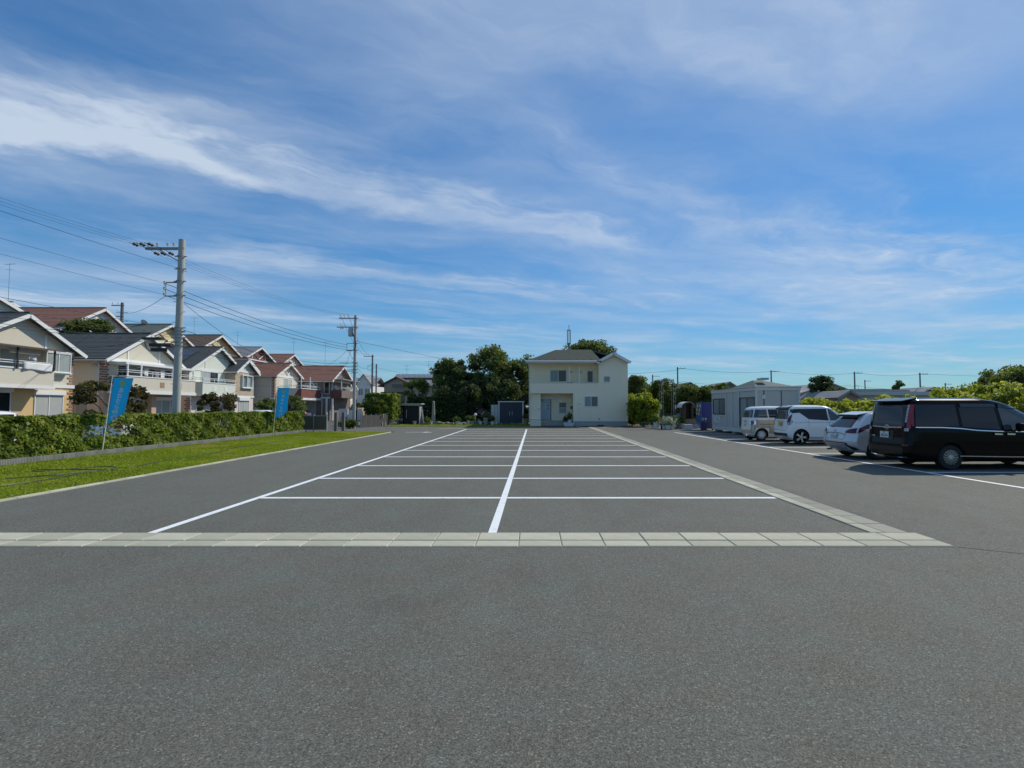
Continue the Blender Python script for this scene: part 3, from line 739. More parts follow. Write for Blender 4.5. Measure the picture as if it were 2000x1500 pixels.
tile_b = mat('brown_tile', (.34, .22, .13), .8, .2, 12)
for yy in (3.3, 5.1): box_part('balcony_tile', tile_b, h, 1.25, 1.268, yy, yy+.42, 2.98, 3.36)
box_part('balcony_lintel', white_trim, h, .05, 1.25, .2, 7.0, 4.44, 4.58)
for yy in (.32, 1.5, 4.55, 6.85): box_part('balcony_post', white_trim, h, 1.17, 1.25, yy, yy+.09, 3.69, 4.44)
window(h, (.0, 1.0, 2.95), fx, fn, 1.7, 1.5, 2, [glass_dark, glass_curtain]); window(h, (.0, 4.9, 2.95), fx, fn, 1.6, 1.5, 2, [glass_dark])
window(h, (.026, 4.3, .35), fx, fn, 1.75, 1.78, 2, [glass_blind, glass_curtain], shutter=.22); window(h, (.026, 1.6, .35), fx, fn, 1.8, 1.78, 2, [glass_curtain], shutter=.22)
box_part('porch_column', peach, h, .03, .5, 3.55, 4.0, 0, 2.5); 
MB().tube([(.95, 1.5, 4.3), (.95, 6.6, 4.28)], .018, 5).build('drying_pole', alu, h)
lmats = [mat('laundry_dark', (.03, .03, .05), .9, .2, 6), mat('laundry_white', (.66, .66, .66), .9, .06, 6), mat('laundry_grey', (.22, .22, .25), .9, .1, 6), mat('laundry_purple', (.22, .18, .28), .9, .1, 6)]
names = [('dark blouse', 0), ('white shirt', 1), ('black trousers', 0), ('grey towel', 2), ('white vest', 1), ('dark shirt', 0), ('lilac blouse', 3), ('white towel', 1), ('dark jacket', 0)]
for k, (nm, mi) in enumerate(names):
    pos = ['first', 'second', 'third', 'fourth', 'fifth', 'sixth', 'seventh', 'eighth', 'last'][k]
    cloth_item(nm.split()[1], f'{nm} hanging on the balcony pole of the brick-cornered house, {pos} from the left', (XF+.95, 34.95+k*.52, 4.26), (0, 1, 0), random.uniform(.34, .46), random.uniform(.5, .85), lmats[mi], wav=.03)

# ---- pale mint house with the tan brick bay
h = gable_house('row_house', 'pale mint house with solar panels and a tan brick bay under a small gable', XF-.4, 42.1, 7.2, 9.0, 5.0, 6.95, mint, slate, lower_m=pinkw, lower_h=2.6, group='front row houses', apex=.5, courses=18)
box_part('side_cladding', beige, h, -9, -.2, -.03, 0, 2.6, 4.85)
sp = mat('solar_panel', (.03, .036, .05), .25, .1, 3, spec=.6)
sv = Vector((0, 3.6, 1.95)).normalized(); nv = Vector((0, -sv.z, sv.y))
for k in range(4):
    for j in range(2):
        b = MB(); o = Vector((-1.0-k*1.45, 0, 5.0)) + sv*(.5+j*1.35) + nv*.10
        b.add([o, o+Vector((-1.4, 0, 0)), o+Vector((-1.4, 0, 0))+sv*1.3, o+sv*1.3] + [q+nv*.04 for q in (o, o+Vector((-1.4, 0, 0)), o+Vector((-1.4, 0, 0))+sv*1.3, o+sv*1.3)],
              [(0, 3, 2, 1), (4, 5, 6, 7), (0, 1, 5, 4), (1, 2, 6, 5), (2, 3, 7, 6), (3, 0, 4, 7)]); b.build('solar_panel', sp, h)
box_part('bay', brick_tan, h, .0, .9, 4.95, 8.1, 2.6, 5.0); box_part('bay_base', pinkw, h, .03, .88, 4.97, 8.08, 0, 2.6); box_part('bay_band', white_trim, h, .03, .95, 4.9, 8.15, 2.5, 2.66)
g = MB(); g.prism([(.9, 4.95, 5.0), (.9, 8.1, 5.0), (.9, 6.525, 6.0)], (-3.2, 0, 0)); g.build('bay_gable', mint, h)
roof_slope(h, (1.3, 4.55, 4.86), (-3.0, 4.55, 4.86), (1.3, 6.525, 6.12), (-3.0, 6.525, 6.12), slate, courses=10); roof_slope(h, (-3.0, 8.5, 4.86), (1.3, 8.5, 4.86), (-3.0, 6.525, 6.12), (1.3, 6.525, 6.12), slate, courses=10)
for a, c in (((1.302, 4.55, 4.74), (1.302, 6.525, 6.0)), ((1.302, 8.5, 4.74), (1.302, 6.525, 6.0))):
    f = MB(); bar3(f, a, c, .22, .04, (1, 0, 0)); f.build('barge_board', white_trim, h)
box_part('gable_tie', white_trim, h, .9, .95, 4.9, 8.15, 4.85, 5.05); box_part('trim_board', white_trim, h, .9, .94, 6.47, 6.58, 5.05, 5.75)
MB().tube([(1.3, 4.5, 4.78), (-3, 4.5, 4.78)], .05, 6).build('gutter', white_trim, h)
window(h, (.9, 5.9, 3.42), fx, fn, 1.75, 1.2, 2, [glass_teal, glass_curtain], sill=True, depth=.18, bar=.07)
window(h, (.88, 5.6, .35), fx, fn, 1.7, 1.85, 2, [glass_blind], shutter=.3)
quoins(h, .03, 8.08, .1, 2.4, sy=-1, m=quoin_w); quoins(h, .03, -.025, .1, 2.4, sy=1)
box_part('balcony', mint, h, .0, 1.0, .2, 4.85, 2.68, 3.62); box_part('balcony_coping', white_trim, h, .0, 1.04, .16, 4.89, 3.62, 3.69); box_part('balcony_band', white_trim, h, .03, 1.04, .16, 4.88, 2.52, 2.68)
for yy in (1.6, 3.2): box_part('balcony_panel', white_trim, h, 1.0, 1.016, yy, yy+.5, 2.95, 3.35)
rail(h, [(.05, .25, 0), (.98, .25, 0), (.98, 4.8, 0)], 3.69, 4.02, white_trim, 1.5)
window(h, (0, 1.5, 3.0), fx, fn, 2.3, 1.7, 2, [glass_curtain, glass_dark]); window(h, (.026, .9, .35), fx, fn, 1.8, 1.85, 2, [glass_blind])
downpipe(h, [(-.5, -.38, 4.6), (-.5, -.09, 4.4), (-.5, -.09, 2.7), (-.2, -.15, 2.55), (.3, -.2, 2.5), (.35, -.2, .2)])
window(h, (-2.6, -.05, .6), (1, 0, 0), (0, -1, 0), .9, 1.9, 2, [glass_dark], frame=dark_metal, horizontal=True); box_part('meter_box', dark_metal, h, -1.2, -.8, -.12, -.03, 1.2, 1.5)

# ---- house behind the second flag: two brown gables, V-patterned balcony
h = gable_house('row_house', 'pale house with brown roof standing behind a lower twin gable', XF-2.2, 50.6, 5.4, 8.0, 5.15, 6.7, greyw, roof_red, group='front row houses')
window(h, (0, 1.4, 3.2), fx, fn, 2.2, 1.4, 2, [glass_curtain]); MB().tube([(.06, 2.7, 5.2), (.06, 1.6, 6.0)], .06, 4).build('brace', white_trim, h); MB().tube([(.06, 2.7, 5.2), (.06, 3.8, 6.0)], .06, 4).build('brace', white_trim, h)
h = gable_house('row_house', 'cream house with brown roof and a red brick V-patterned balcony', XF, 55.2, 5.6, 9.0, 5.2, 6.55, cream, roof_red, lower_m=beige, lower_h=2.6, group='front row houses')
quoins(h, 0, 0, 2.7, 4.9, sy=1)
for s in (-1, 1): MB().tube([(.06, 2.8, 5.2), (.06, 2.8+s*.9, 5.95)], .05, 4).build('brace', white_trim, h)
window(h, (0, 2.0, 3.0), fx, fn, 1.9, 1.8, 2, [glass_curtain, glass_blind])
box_part('side_panel_line', mat('panel_joint', (.3, .28, .25), .8), h, -9, -.1, -.008, 0, 3.85, 3.88)
box_part('balcony', brick_red, h, .05, 2.5, .9, 5.9, 2.62, 3.6); box_part('balcony_band', white_trim, h, .05, 2.56, .85, 5.95, 2.38, 2.62); box_part('balcony_coping', white_trim, h, .05, 2.56, .85, 5.95, 3.6, 3.68)
b = MB(); b.prism([(.35, .9, 3.6), (2.2, .9, 3.6), (1.65, .9, 2.72), (.95, .9, 2.72)], (0, -.02, 0)); b.build('balcony_wedge', cream, h)
rail(h, [(.1, .95, 0), (2.45, .95, 0), (2.45, 5.85, 0)], 3.68, 4.0, white_trim, 1.5)
for yy in (.95, 3.2): box_part('balcony_post', white_trim, h, 2.38, 2.46, yy, yy+.08, 3.68, 5.0)
window(h, (.026, 1.2, .2), fx, fn, 2.4, 2.0, 2, [glass_dark], frame=dark_metal)
downpipe(h, [(-.35, -.38, 4.9), (-.35, -.05, 4.7), (-.35, -.05, .2)])

# ---- dark taupe house with the red roof
h = gable_house('row_house', 'dark taupe house with long red roof and a grey roller shutter', XF+3.6, 61.2, 6.8, 12, 4.95, 6.75, taupe, roof_red, group='front row houses', timber=False)
box_part('belt_course', white_trim, h, -12, .03, -.06, 0, 2.62, 2.78)
window(h, (-3.0, 0, 3.3), (1, 0, 0), (0, -1, 0), 1.5, 1.15, 2, [glass_frost, glass_teal]); window(h, (-5.2, 0, 3.3), (1, 0, 0), (0, -1, 0), 1.2, 1.0, 2, [glass_frost])
sh = MB(); sh.box(-3.5, -1.6, -.06, 0, .2, 2.25); sh.build('roller_shutter', mat('shutter_slats', (.42, .43, .42), .5, .05, 2, .6, 25, stretch=(.05, .05, 1)), h); box_part('shutter_box', white_trim, h, -3.6, -1.5, -.18, 0, 2.25, 2.5)
box_part('balcony', taupe, h, .0, 1.3, .3, 6.0, 2.7, 3.6); box_part('balcony_brick_panel', brick_red, h, .1, 1.2, .27, .3, 2.75, 3.6); rail(h, [(.05, .3, 0), (1.25, .3, 0), (1.25, 5.9, 0)], 3.6, 4.0, white_trim, 1.2)
for xx in (.08, 1.2): box_part('balcony_post', white_trim, h, xx, xx+.08, .3, .38, 3.6, 4.9)
box_part('balcony_canopy', mat('canopy_clear', (.45, .47, .48), .3), h, .0, 1.5, .1, 6.0, 4.9, 4.96)
dish(h, (.7, .25, 3.95), .32, R(160))
window(h, (-.7, 0, 3.2), (1, 0, 0), (0, -1, 0), .65, 1.4, 1, [glass_dark])
MB().tube([(-2.1, -.4, 4.7), (-1.3, -.08, 3.4), (-.9, -.08, 3.2), (-.9, -.08, .3)], .045, 6).build('downpipe', white_trim, h)
for xx in (-.35, .35): box_part('porch_column', white_trim, h, xx, xx+.16, -.35, -.15, 0, 2.6)
antenna(h, (-2.0, 3.3, 6.7), 3.2); antenna(h, (-6.0, 3.3, 6.7), 3.6)

# ---- further houses down the street
def far_house(label, x, y, w, d, e, r, wm, rm, group='houses down the street', lower=None, base=0.0, wins=True, cat='house'):
    hh = gable_house('row_house', label, x, y, w, d, e, r, wm, rm, base, .35, .35, lower, 2.6, .5, group, False, 10)
    if wins:
        window(hh, (0, w*.18, 3.2-base*0), fx, fn, w*.26, 1.2, 2, [glass_frost]); window(hh, (0, w*.56, 3.2), fx, fn, w*.26, 1.2, 2, [glass_curtain])
        window(hh, (.03 if lower else 0, w*.2, .6), fx, fn, w*.3, 1.7, 2, [glass_blind]); window(hh, (-d*.5, 0, 3.2), (1, 0, 0), (0, -1, 0), 1.2, 1.1, 2, [glass_frost])
    return hh
hh = far_house('narrow white house with dark roof past the taupe house', XF+1.0, 69.5, 5.0, 8, 4.9, 6.5, white_wall, slate, lower=brick_tan)
hh = far_house('white house with brown gable further along the street', XF-1.0, 76.0, 5.6, 8, 4.9, 6.6, white_wall, roof_brown, lower=beige)
hh = far_house('cream house with grey roof further along the street', XF-3.2, 83.5, 6.0, 8, 4.9, 6.6, cream, roof_grey)
h = empty('row_house', (-36.3, 100, 0), 'white two-storey house closing the end of the street', 'house', 'houses down the street')
b = MB(); b.box(0, 4.8, 0, 8, 0, 6.0); b.build('wall', white_wall, h); box_part('lower_wall', taupe, h, -.02, 2.0, -.04, 0, 0, 3.0)
g = MB(); g.prism([(1.7, -.6, 6.0), (4.6, -.6, 6.0), (3.2, -.6, 7.9)], (0, 6, 0)); g.build('gable', white_wall, h); box_part('bay', white_wall, h, 1.9, 4.5, -.55, 0, 0, 5.99)
roof_slope(h, (1.4, -.9, 5.8), (1.4, 6, 5.8), (3.2, -.9, 8.05), (3.2, 6, 8.05), roof_grey, courses=8); roof_slope(h, (4.9, 6, 5.8), (4.9, -.9, 5.8), (3.2, 6, 8.05), (3.2, -.9, 8.05), roof_grey, courses=8)
roof_slope(h, (-.4, -.4, 5.9), (5.2, -.4, 5.9), (-.4, 4, 7.6), (5.2, 4, 7.6), roof_grey, courses=8); roof_slope(h, (5.2, 8.4, 5.9), (-.4, 8.4, 5.9), (5.2, 4, 7.6), (-.4, 4, 7.6), roof_grey, courses=8)
for x, z in ((.3, 3.6), (2.1, 3.9), (3.4, 3.9), (2.2, .8)): window(h, (x, -.55 if x > 1.8 else 0, z), (1, 0, 0), (0, -1, 0), 1.0, 1.3, 2, [glass_frost])
far_house('low brown house to the right of the street end', -27.5, 112, 6, 7, 4.6, 6.4, taupe, roof_brown)

# ---- upper terrace and the back row
terr = MB(); terr.box(-110, -37.4, 5, 140, -.05, 3.2); tag(terr.build('terrace', far_ground), kind='structure')
XB = -38.2
back = [
 ('white house with grey roof at the left edge, behind the yellow house', 31.5, 8.5, 9.45, 7.7, white_wall, roof_grey),
 ('white house with brown-red roof and tall antenna in the back row', 41.0, 7.6, 10.3, 8.2, white_wall, roof_red),
 ('yellow gabled house with green-grey roof in the back row', 49.6, 7.0, 10.2, 8.4, mat('pale_yellow', (.62, .54, .30), .85, .08, 3), slate_green),
 ('yellow gabled house with dark brown roof in the back row', 57.8, 7.8, 10.3, 8.3, mat('yellow_plain', (.60, .46, .22), .85, .08, 3), roof_brown),
 ('brick-red gabled house with grey roof in the back row', 67.0, 7.6, 9.9, 8.2, brick_red, roof_grey),
 ('brown roofed house at the far end of the back row', 77.0, 7.0, 9.9, 8.3, cream, roof_red)]
for k, (lb, y, w, rz, ez, wm, rm) in enumerate(back):
    hh = gable_house('back_row_house', lb, XB, y, w, 9, ez, rz, wm, rm, 3.2, .5, .45, None, 0, .5, 'back row houses', True, 14)
    if k in (1, 3): box_part('trim_board', white_trim, hh, 0, .05, w/2-.07, w/2+.07, ez-3.2, rz-3.6)
    for s in (-1, 1):
        if k != 1: MB().tube([(.05, w/2, ez-3.2), (.05, w/2+s*1.5, ez-3.2+(rz-ez)*.5)], .06, 4).build('brace', white_trim, hh)
    window(hh, (0, w*.25, 3.3), fx, fn, 1.6, 1.2, 2, [glass_frost]); window(hh, (0, w*.6, 3.3), fx, fn, 1.6, 1.2, 2, [glass_curtain])
    if k == 1: antenna(hh, (-5.5, 1.2, 6.2), 4.2)
    elif k in (0, 3, 4): antenna(hh, (-3, w/2, rz-3.2), 2.2)
    if k == 2: dish(hh, (-.6, w+.2, ez-3.2+.4), .45, R(200)); dish(hh, (-2.4, w*.5, rz-3.0), .4, R(170))
# a third row glimpsed over the roofs at the left edge
hh = gable_house('back_row_house', 'white gable peeking over the roofs at the left edge', XB-12, 44.5, 8, 9, 10.2, 11.6, white_wall, roof_grey, 3.2, .5, .45, None, 0, .5, 'back row houses', False, 10)

# outdoor air-conditioner units standing on the front and side ledges
ac_m = mat('ac_unit', (.62, .62, .60), .5, .05, 3)
def ac_unit(label, x, y, z, face='x'):
    r = empty('air_conditioner', (x, y, z), label, 'air conditioner', 'outdoor air conditioners', 0 if face == 'x' else -math.pi/2)
    box_part('case', ac_m, r, 0, .3, 0, .8, .06, .62, bevel=.015); b = MB(); b.lathe([(.23, 0), (.23, .012), (.02, .014)], (.3, .32, .34), 18, 'x'); b.build('fan_grille', dark_metal, r)
    for q in (.1, .6): box_part('foot', dark_metal, r, .02, .28, q, q+.08, 0, .06)
ac_unit('outdoor air conditioner beside the yellow ground floor window', XF+.12, 28.0, 0); ac_unit('outdoor air conditioner on the mint balcony floor', XF-.1, 43.0, 2.69)
ac_unit('outdoor air conditioner before the peach ground floor wall', XF+.12, 38.6, 0); ac_unit('outdoor air conditioner at the shaded side of the laundry balcony house', XF-1.9, 33.2, 0, 'y')
# ------------------------------------------------------------------ utility poles and cables
insul = mat('insulator', (.52, .53, .52), .3); cable_m = mat('cable_black', (.02, .02, .022), .6); steel = mat('steel_arm', (.27, .28, .28), .5, .1, 6, metal=.3)
rust_pole = mat('dark_pole', (.17, .17, .17), .8, .15, 4)
def pole(name, label, x, y, H, r0, r1, m, group='utility poles', lean=0.0):
    root = empty(name, (x, y, 0), label, 'utility pole', group)
    MB().tube([(0, 0, -.1), (lean*.5, 0, H*.5), (lean, 0, H)], [r0, (r0+r1)/2, r1], 14).build('shaft', m, root, smooth=True)
    return root
def clamps(root, zs, r, m=steel, reach=.12):
    for z in zs:
        b = MB(); b.lathe([(r+.02, -.03), (r+.02, .03)], (0, 0, z), 12); b.box(-r-reach, r+reach, -.02, .02, z-.02, z+.02); b.build('clamp', m, root)
def step_bolts(root, z0, z1, r):
    k = 0; z = z0
    while z < z1:
        s = 1 if k % 2 else -1
        MB().tube([(0, 0, z), (s*(r+.13), 0, z)], .012, 4).build('step_bolt', steel, root); z += .45; k += 1
def pin(root, x, z, h=.22, y=0.0):
    b = MB(); b.tube([(x, y, z), (x, y, z+h)], .015, 5); b.lathe([(.03, 0), (.055, .03), (.035, .06), (.055, .09), (.03, .12)], (x, y, z+h*.45), 8); return b.build('insulator', insul, root)

# near pole, just behind the hedge
PA = pole('utility_pole', 'tall grey concrete utility pole behind the hedge, nearest the camera', -15.5, 22.2, 8.95, .165, .125, concrete_pole, lean=.03)
box_part('cross_arm', steel, PA, -1.55, .15, -.06, .06, 8.50, 8.60)
for x in (-1.45, -1.05, -.6, -.33): pin(PA, x, 8.60)
for k, x in enumerate((-1.45, -1.15, -.8)):            # strain insulators towards the camera side and the far side
    for s in (-1, 1):
        b = MB(); p = Vector((x, 0, 8.55)); q = p+Vector((-.25 if s < 0 else .05, s*.75, .03 if s < 0 else -.12))
        b.tube([p, q], .012, 5); b.lathe([(.02, -.18), (.075, -.1), (.03, -.02), (.075, .06), (.02, .14)], q.lerp(p, .35), 8, 'y'); b.build('strain_insulator', dark_metal, PA)
MB().tube([(-.95, 0, 8.5), (-.12, 0, 8.0)], .022, 5).build('arm_brace', steel, PA)
MB().tube([(0, 0, 7.05), (-.62, 0, 7.05), (-.62, 0, 6.45), (0, 0, 6.45)], .035, 6).build('service_bracket', steel, PA)
for z in (7.0, 6.75, 6.5): pin(PA, -.62, z-.1, .16, -.08)
clamps(PA, (8.2, 7.65, 7.1, 6.48), .14); clamps(PA, (5.05, 4.9, 4.75, 4.6, 4.42, 4.25), .15, reach=.16); step_bolts(PA, 2.6, 8.0, .15)
cl = MB(); cl.box(-1.5, -.55, .3, .52, 4.28, 4.42); cl.build('splice_case', cable_m, PA); cl = MB(); cl.box(-1.35, -.75, .2, .4, 4.05, 4.2); cl.build('splice_case', cable_m, PA)
MB().box(-.9, -.1, -.9, -.7, 4.42, 4.52).build('splice_case', cable_m, PA)
MB().tube(smooth_path([(-.1, -.5, 4.45), (-.3, -.8, 4.05), (-.55, -.9, 3.95), (-.75, -.9, 4.2), (-.8, -.85, 4.4)]), .018, 5).build('cable_loop', cable_m, PA)

# transformer pole by the street entrance
PBx, PBy = -13.55, 38.6
PB = pole('utility_pole', 'grey concrete utility pole with transformer beside the street entrance', PBx, PBy, 8.55, .125, .095, concrete_pole)
box_part('cross_arm', steel, PB, -1.25, .12, -.05, .05, 8.30, 8.37)
for x in (-1.15, -.85, -.55): pin(PB, x, 8.37, .26)
box_part('cross_arm', steel, PB, -1.4, .1, -.04, .04, 7.62, 7.69)
for x in (-1.1, -.95): b = MB(); b.tube([(x, 0, 7.66), (x-.05, 0, 7.98)], .02, 5); b.lathe([(.045, 0), (.045, .16)], (x, 0, 7.5), 8); b.build('cutout_fuse', insul, PB)
b = MB(); b.lathe([(.17, 0), (.185, .02), (.185, .58), (.17, .63), (.05, .66)], (-.34, 0, 6.95), 14); b.build('transformer', mat('transformer', (.42, .44, .45), .5, .06, 3), PB, smooth=True)
MB().tube(smooth_path([(-.2, 0, 7.3), (-.1, -.1, 7.0), (.06, -.12, 6.6), (.1, -.12, 6.2), (0, -.13, 5.95), (-.3, -.1, 5.85), (-.62, 0, 5.9)]), .03, 6).build('riser_cable', cable_m, PB, smooth=True)
MB().tube([(0, 0, 6.42), (-.6, 0, 6.42), (-.6, 0, 5.9), (0, 0, 5.9)], .028, 6).build('service_bracket', steel, PB)
for z in (6.3, 6.1, 5.85): pin(PB, -.6, z-.05, .14)
clamps(PB, (8.34, 7.66, 6.42, 5.9, 4.95, 4.7, 4.45, 4.2), .12, reach=.12); step_bolts(PB, 2.6, 7.6, .12)
for z in (4.92, 4.62, 4.32): MB().tube([(-1.15, .0, z+.02), (0, 0, z)], .016, 4).build('messenger_arm', cable_m, PB)

PC = pole('utility_pole', 'slim dark utility pole with bracket further down the street, left of a pair', -21.2, 67, 8.45, .13, .10, rust_pole)
box_part('cross_arm', steel, PC, -1.15, .1, -.05, .05, 8.2, 8.28)
for x in (-1.1, -.8, -.5): pin(PC, x, 8.28, .2)
MB().tube([(0, 0, 7.0), (-.62, 0, 7.0), (-.62, 0, 6.45), (0, 0, 6.45)], .035, 6).build('service_bracket', steel, PC); clamps(PC, (8.24, 7.2, 6.7, 6.2, 5.6), .11)
PD = pole('utility_pole', 'slim dark utility pole further down the street, right of a pair', -21.6, 70, 7.5, .11, .09, rust_pole)
clamps(PD, (7.2, 6.4, 5.8), .1)
PE = pole('utility_pole', 'grey utility pole standing among the back row roofs', -46.2, 57, 13.3, .2, .15, rust_pole)
box_part('cross_arm', steel, PE, -1.2, .2, -.06, .06, 12.95, 13.05); box_part('cross_arm', steel, PE, -1.1, .2, -.06, .06, 11.7, 11.8); clamps(PE, (12.2, 11.2, 10.6, 10.2, 9.8), .16, reach=.5)
for x in (-1.1, -.5): pin(PE, x, 13.05, .3)
MAST = empty('antenna_mast', (4.25, 62, 0), 'slim mobile phone mast with two panel antennas behind the office house', 'mast')
MB().tube([(0, 0, 0), (0, 0, 9.4)], [.16, .11], 10).build('shaft', rust_pole, MAST)
for x in (-.22, .02, .26):
    pass
b = MB(); b.tube([(.0, 0, 9.3), (.0, 0, 11.6)], .035, 6); b.build('spike', rust_pole, MAST)
for x in (-.18, .16): b = MB(); b.box(x-.05, x+.05, -.1, .02, 9.3, 11.0); b.build('panel_antenna', grey_metal, MAST)
MB().box(-.2, .2, -.06, .06, 9.2, 9.3).build('bracket', steel, MAST); MB().box(-.2, .2, -.06, .06, 10.9, 10.98).build('bracket', steel, MAST)

def wire(p, q, sag, rad, label, group='overhead cables', n=14):
    p, q = Vector(p), Vector(q)
    pts = [p.lerp(q, t)-Vector((0, 0, 4*sag*t*(1-t))) for t in (i/n for i in range(n+1))]
    o = MB().tube([v-p for v in pts], rad, 5).build('overhead_cable', cable_m, None, p, smooth=True)
    return tag(o, label, 'cable', group)
A0 = Vector((-15.5, 22.2, 0)); B0 = Vector((PBx, PBy, 0)); N0 = Vector((-15.9, -9, 0)); C0 = Vector((-21.2, 67, 0))
def V3(b, x, z, y=0): return Vector((b.x+x, b.y+y, z))
for x, o_ in ((-1.7, 'upper'), (-1.35, 'middle'), (-1.0, 'lower')): wire(V3(N0, x, 8.6), V3(A0, x, 8.55, -.7), .75, .0045, o_+' thin high-voltage wire running from the nearest pole out at the left edge')
for x, xb, o_ in ((-1.4, -1.15, 'lower'), (-1.1, -.85, 'middle'), (-.75, -.55, 'upper')): wire(V3(A0, x, 8.45, .7), V3(B0, xb, 8.6), .35, .005, o_+' thin high-voltage wire between the nearest pole and the transformer pole')
for z, zb, o_ in ((7.0, 6.3, 'upper'), (6.75, 6.1, 'middle'), (6.48, 5.92, 'lower')): wire(V3(A0, -.62, z), V3(B0, -.6, zb), .28, .013, o_+' black service cable between the brackets of the nearest pole and the transformer pole')
for z, zn, o_ in ((7.0, 7.3, 'upper'), (6.5, 6.9, 'lower')): wire(V3(N0, -.6, zn), V3(A0, -.62, z), .5, .0055, o_+' service wire running from the bracket of the nearest pole out at the left edge')
wire(V3(N0, -.2, 7.9), V3(A0, 0, 7.65), .5, .008, 'thin ground wire running from the nearest pole out at the left edge')
for k, (z, zn, s, x) in enumerate(((5.0, 5.35, .35, -.1), (4.75, 4.75, .38, -.2), (4.6, 4.65, .5, .1), (4.42, 4.15, .42, -.15), (4.28, 3.85, .35, .12))):
    wire(V3(N0, x, zn), V3(A0, x, z), s, .0075 if k != 2 else .0055, ['topmost','second','third','fourth','lowest'][k]+' black telephone cable sagging before the cream houses at the left edge')
for k, (z, zb, s, x) in enumerate(((5.0, 4.95, .55, .1), (4.75, 4.7, .45, -.12), (4.6, 4.45, .5, .1), (4.42, 4.3, .35, -.1), (4.25, 4.2, .55, .1))):
    wire(V3(A0, x, z), V3(B0, x*.8, zb), s, .012, ['topmost','second','third','fourth','lowest'][k]+' black telephone cable low between the nearest pole and the transformer pole')
# service drops to the houses
wire(V3(A0, -.62, 6.46), (XB+2, 44.0, 10.0), .5, .010, 'thin service drop from the nearest pole up to the red-roofed back house')
wire(V3(A0, .1, 6.2), (XF, 57.5, 6.4), .6, .010, 'thin service drop from the nearest pole to the V-balcony house')
wire(V3(A0, -.1, 4.6), (XF+.4, 36.6, 5.9), .4, .010, 'thin service drop from the nearest pole to the laundry balcony house')
wire(V3(B0, -.6, 5.9), (XF+1, 64.0, 6.9), .5, .010, 'thin service drop from the transformer pole to the taupe house')
wire(V3(B0, -.3, 5.9), (XF+4.2, 61.4, 4.8), .6, .010, 'slack service drop from the transformer pole down to the taupe balcony')
wire(V3(A0, -.05, 4.9), (XF-.2, 30.5, 5.2), .3, .010, 'thin service drop from the nearest pole to the yellow house')
for x, z, zc, o_ in ((-1.15, 8.6, 8.5, 'topmost left'), (-.55, 8.6, 8.5, 'topmost right'), (-.6, 6.0, 6.8, 'middle'), (0, 4.9, 6.0, 'fourth'), (0, 4.6, 5.6, 'lowest')):
    wire(V3(B0, x, z), V3(C0, x*.8, zc), .7, .012, o_+' cable between the transformer pole and the slim pair of poles')
wire(V3(B0, 0, 6.6), (18, 105, 8.2), 1.2, .014, 'long thin wire from the transformer pole towards the trees')
wire((-21.2, 67, 6.9), (-12, 95, 7.0), .6, .014, 'thin wire from the slim pair of poles towards the solar roof')
# ------------------------------------------------------------------ vegetation kit
def crown_points(n_clumps, per, rad, c, clump_r, seed, hollow=.45, top_bias=.15):
    g = np.random.default_rng(seed); C = g.normal(size=(n_clumps, 3)); C /= np.linalg.norm(C, axis=1)[:, None]
    rr = hollow+(1-hollow)*g.random(n_clumps)**.6
    C = C*rr[:, None]; C[:, 2] = C[:, 2]+top_bias*(1-np.abs(C[:, 2])); C = C*np.array(rad) + np.array(c)
    sz = clump_r*g.uniform(.6, 1.35, n_clumps)
    D = g.normal(size=(n_clumps, per, 3)); D /= np.linalg.norm(D, axis=2)[:, :, None]
    D *= (g.random((n_clumps, per))**.45)[:, :, None]; D[:, :, 2] *= .75
    P = C[:, None, :] + D*sz[:, None, None]
    return C, P.reshape(-1, 3), D.reshape(-1, 3)
def tree(name, label, loc, H, rad, m, n_clumps=60, per=70, leaf=.22, clump=.8, seed=1, trunk_r=.16, cat='tree', group=None, cz=None, hollow=.45, elong=1.4, limbs=7, stems=1):
    root = empty(name, loc, label, cat, group)
    cz = cz if cz is not None else H-rad[2]*.95
    if leaf >= .15 and loc[1] < 70: leaf, per = leaf*.72, int(per*1.75)
    C, P, D = crown_points(n_clumps, per, rad, (0, 0, cz), clump, seed, hollow)
    P = P[P[:, 2] > .06]; D = D[:len(P)]
    o = link(bpy.data.objects.new('crown', np_mesh('crown', leaf_quads(P, leaf, .35, elong, .4), 4, m)), root)
    b = MB(); random.seed(seed)
    for s in range(stems):
        bx, by = (random.uniform(-.25, .25)*rad[0] if stems > 1 else 0), (random.uniform(-.25, .25)*rad[1] if stems > 1 else 0)
        b.tube([(bx, by, -.05), (bx+random.uniform(-.1, .1), by, cz*.5), (bx*1.3+random.uniform(-.15, .15), by, cz)], [trunk_r, trunk_r*.75, trunk_r*.4], 7)
    for k in range(limbs):
        c = C[k*len(C)//limbs]; s0 = Vector((0, 0, cz*random.uniform(.35, .8)))
        mid = s0.lerp(Vector(c), .5)+Vector((0, 0, .12*rad[2])); b.tube([s0, mid, c], [trunk_r*.5, trunk_r*.3, trunk_r*.1], 5)
    b.build('trunk', bark, root, smooth=True); return root
dark_leaf = leaf_mat('dark_tree_leaf', (.04, .06, .026), (.25, .30, .10), .45, (.17, .21, .085), .5)
dark_leaf2 = leaf_mat('evergreen_leaf', (.028, .048, .025), (.16, .20, .085), .4)
mid_leaf = leaf_mat('mid_leaf', (.03, .06, .014), (.18, .23, .05), .38, (.15, .17, .045), .6)
lime_leaf = leaf_mat('lime_leaf', (.10, .15, .015), (.45, .48, .06), .5, (.25, .28, .04), 1.0)
yellow_leaf = leaf_mat('yellow_green_leaf', (.14, .18, .025), (.48, .50, .09), .5, (.52, .52, .2), 1.2)
russet_leaf = leaf_mat('russet_leaf', (.035, .042, .018), (.19, .16, .06), .35, (.14, .10, .05), 1.2)

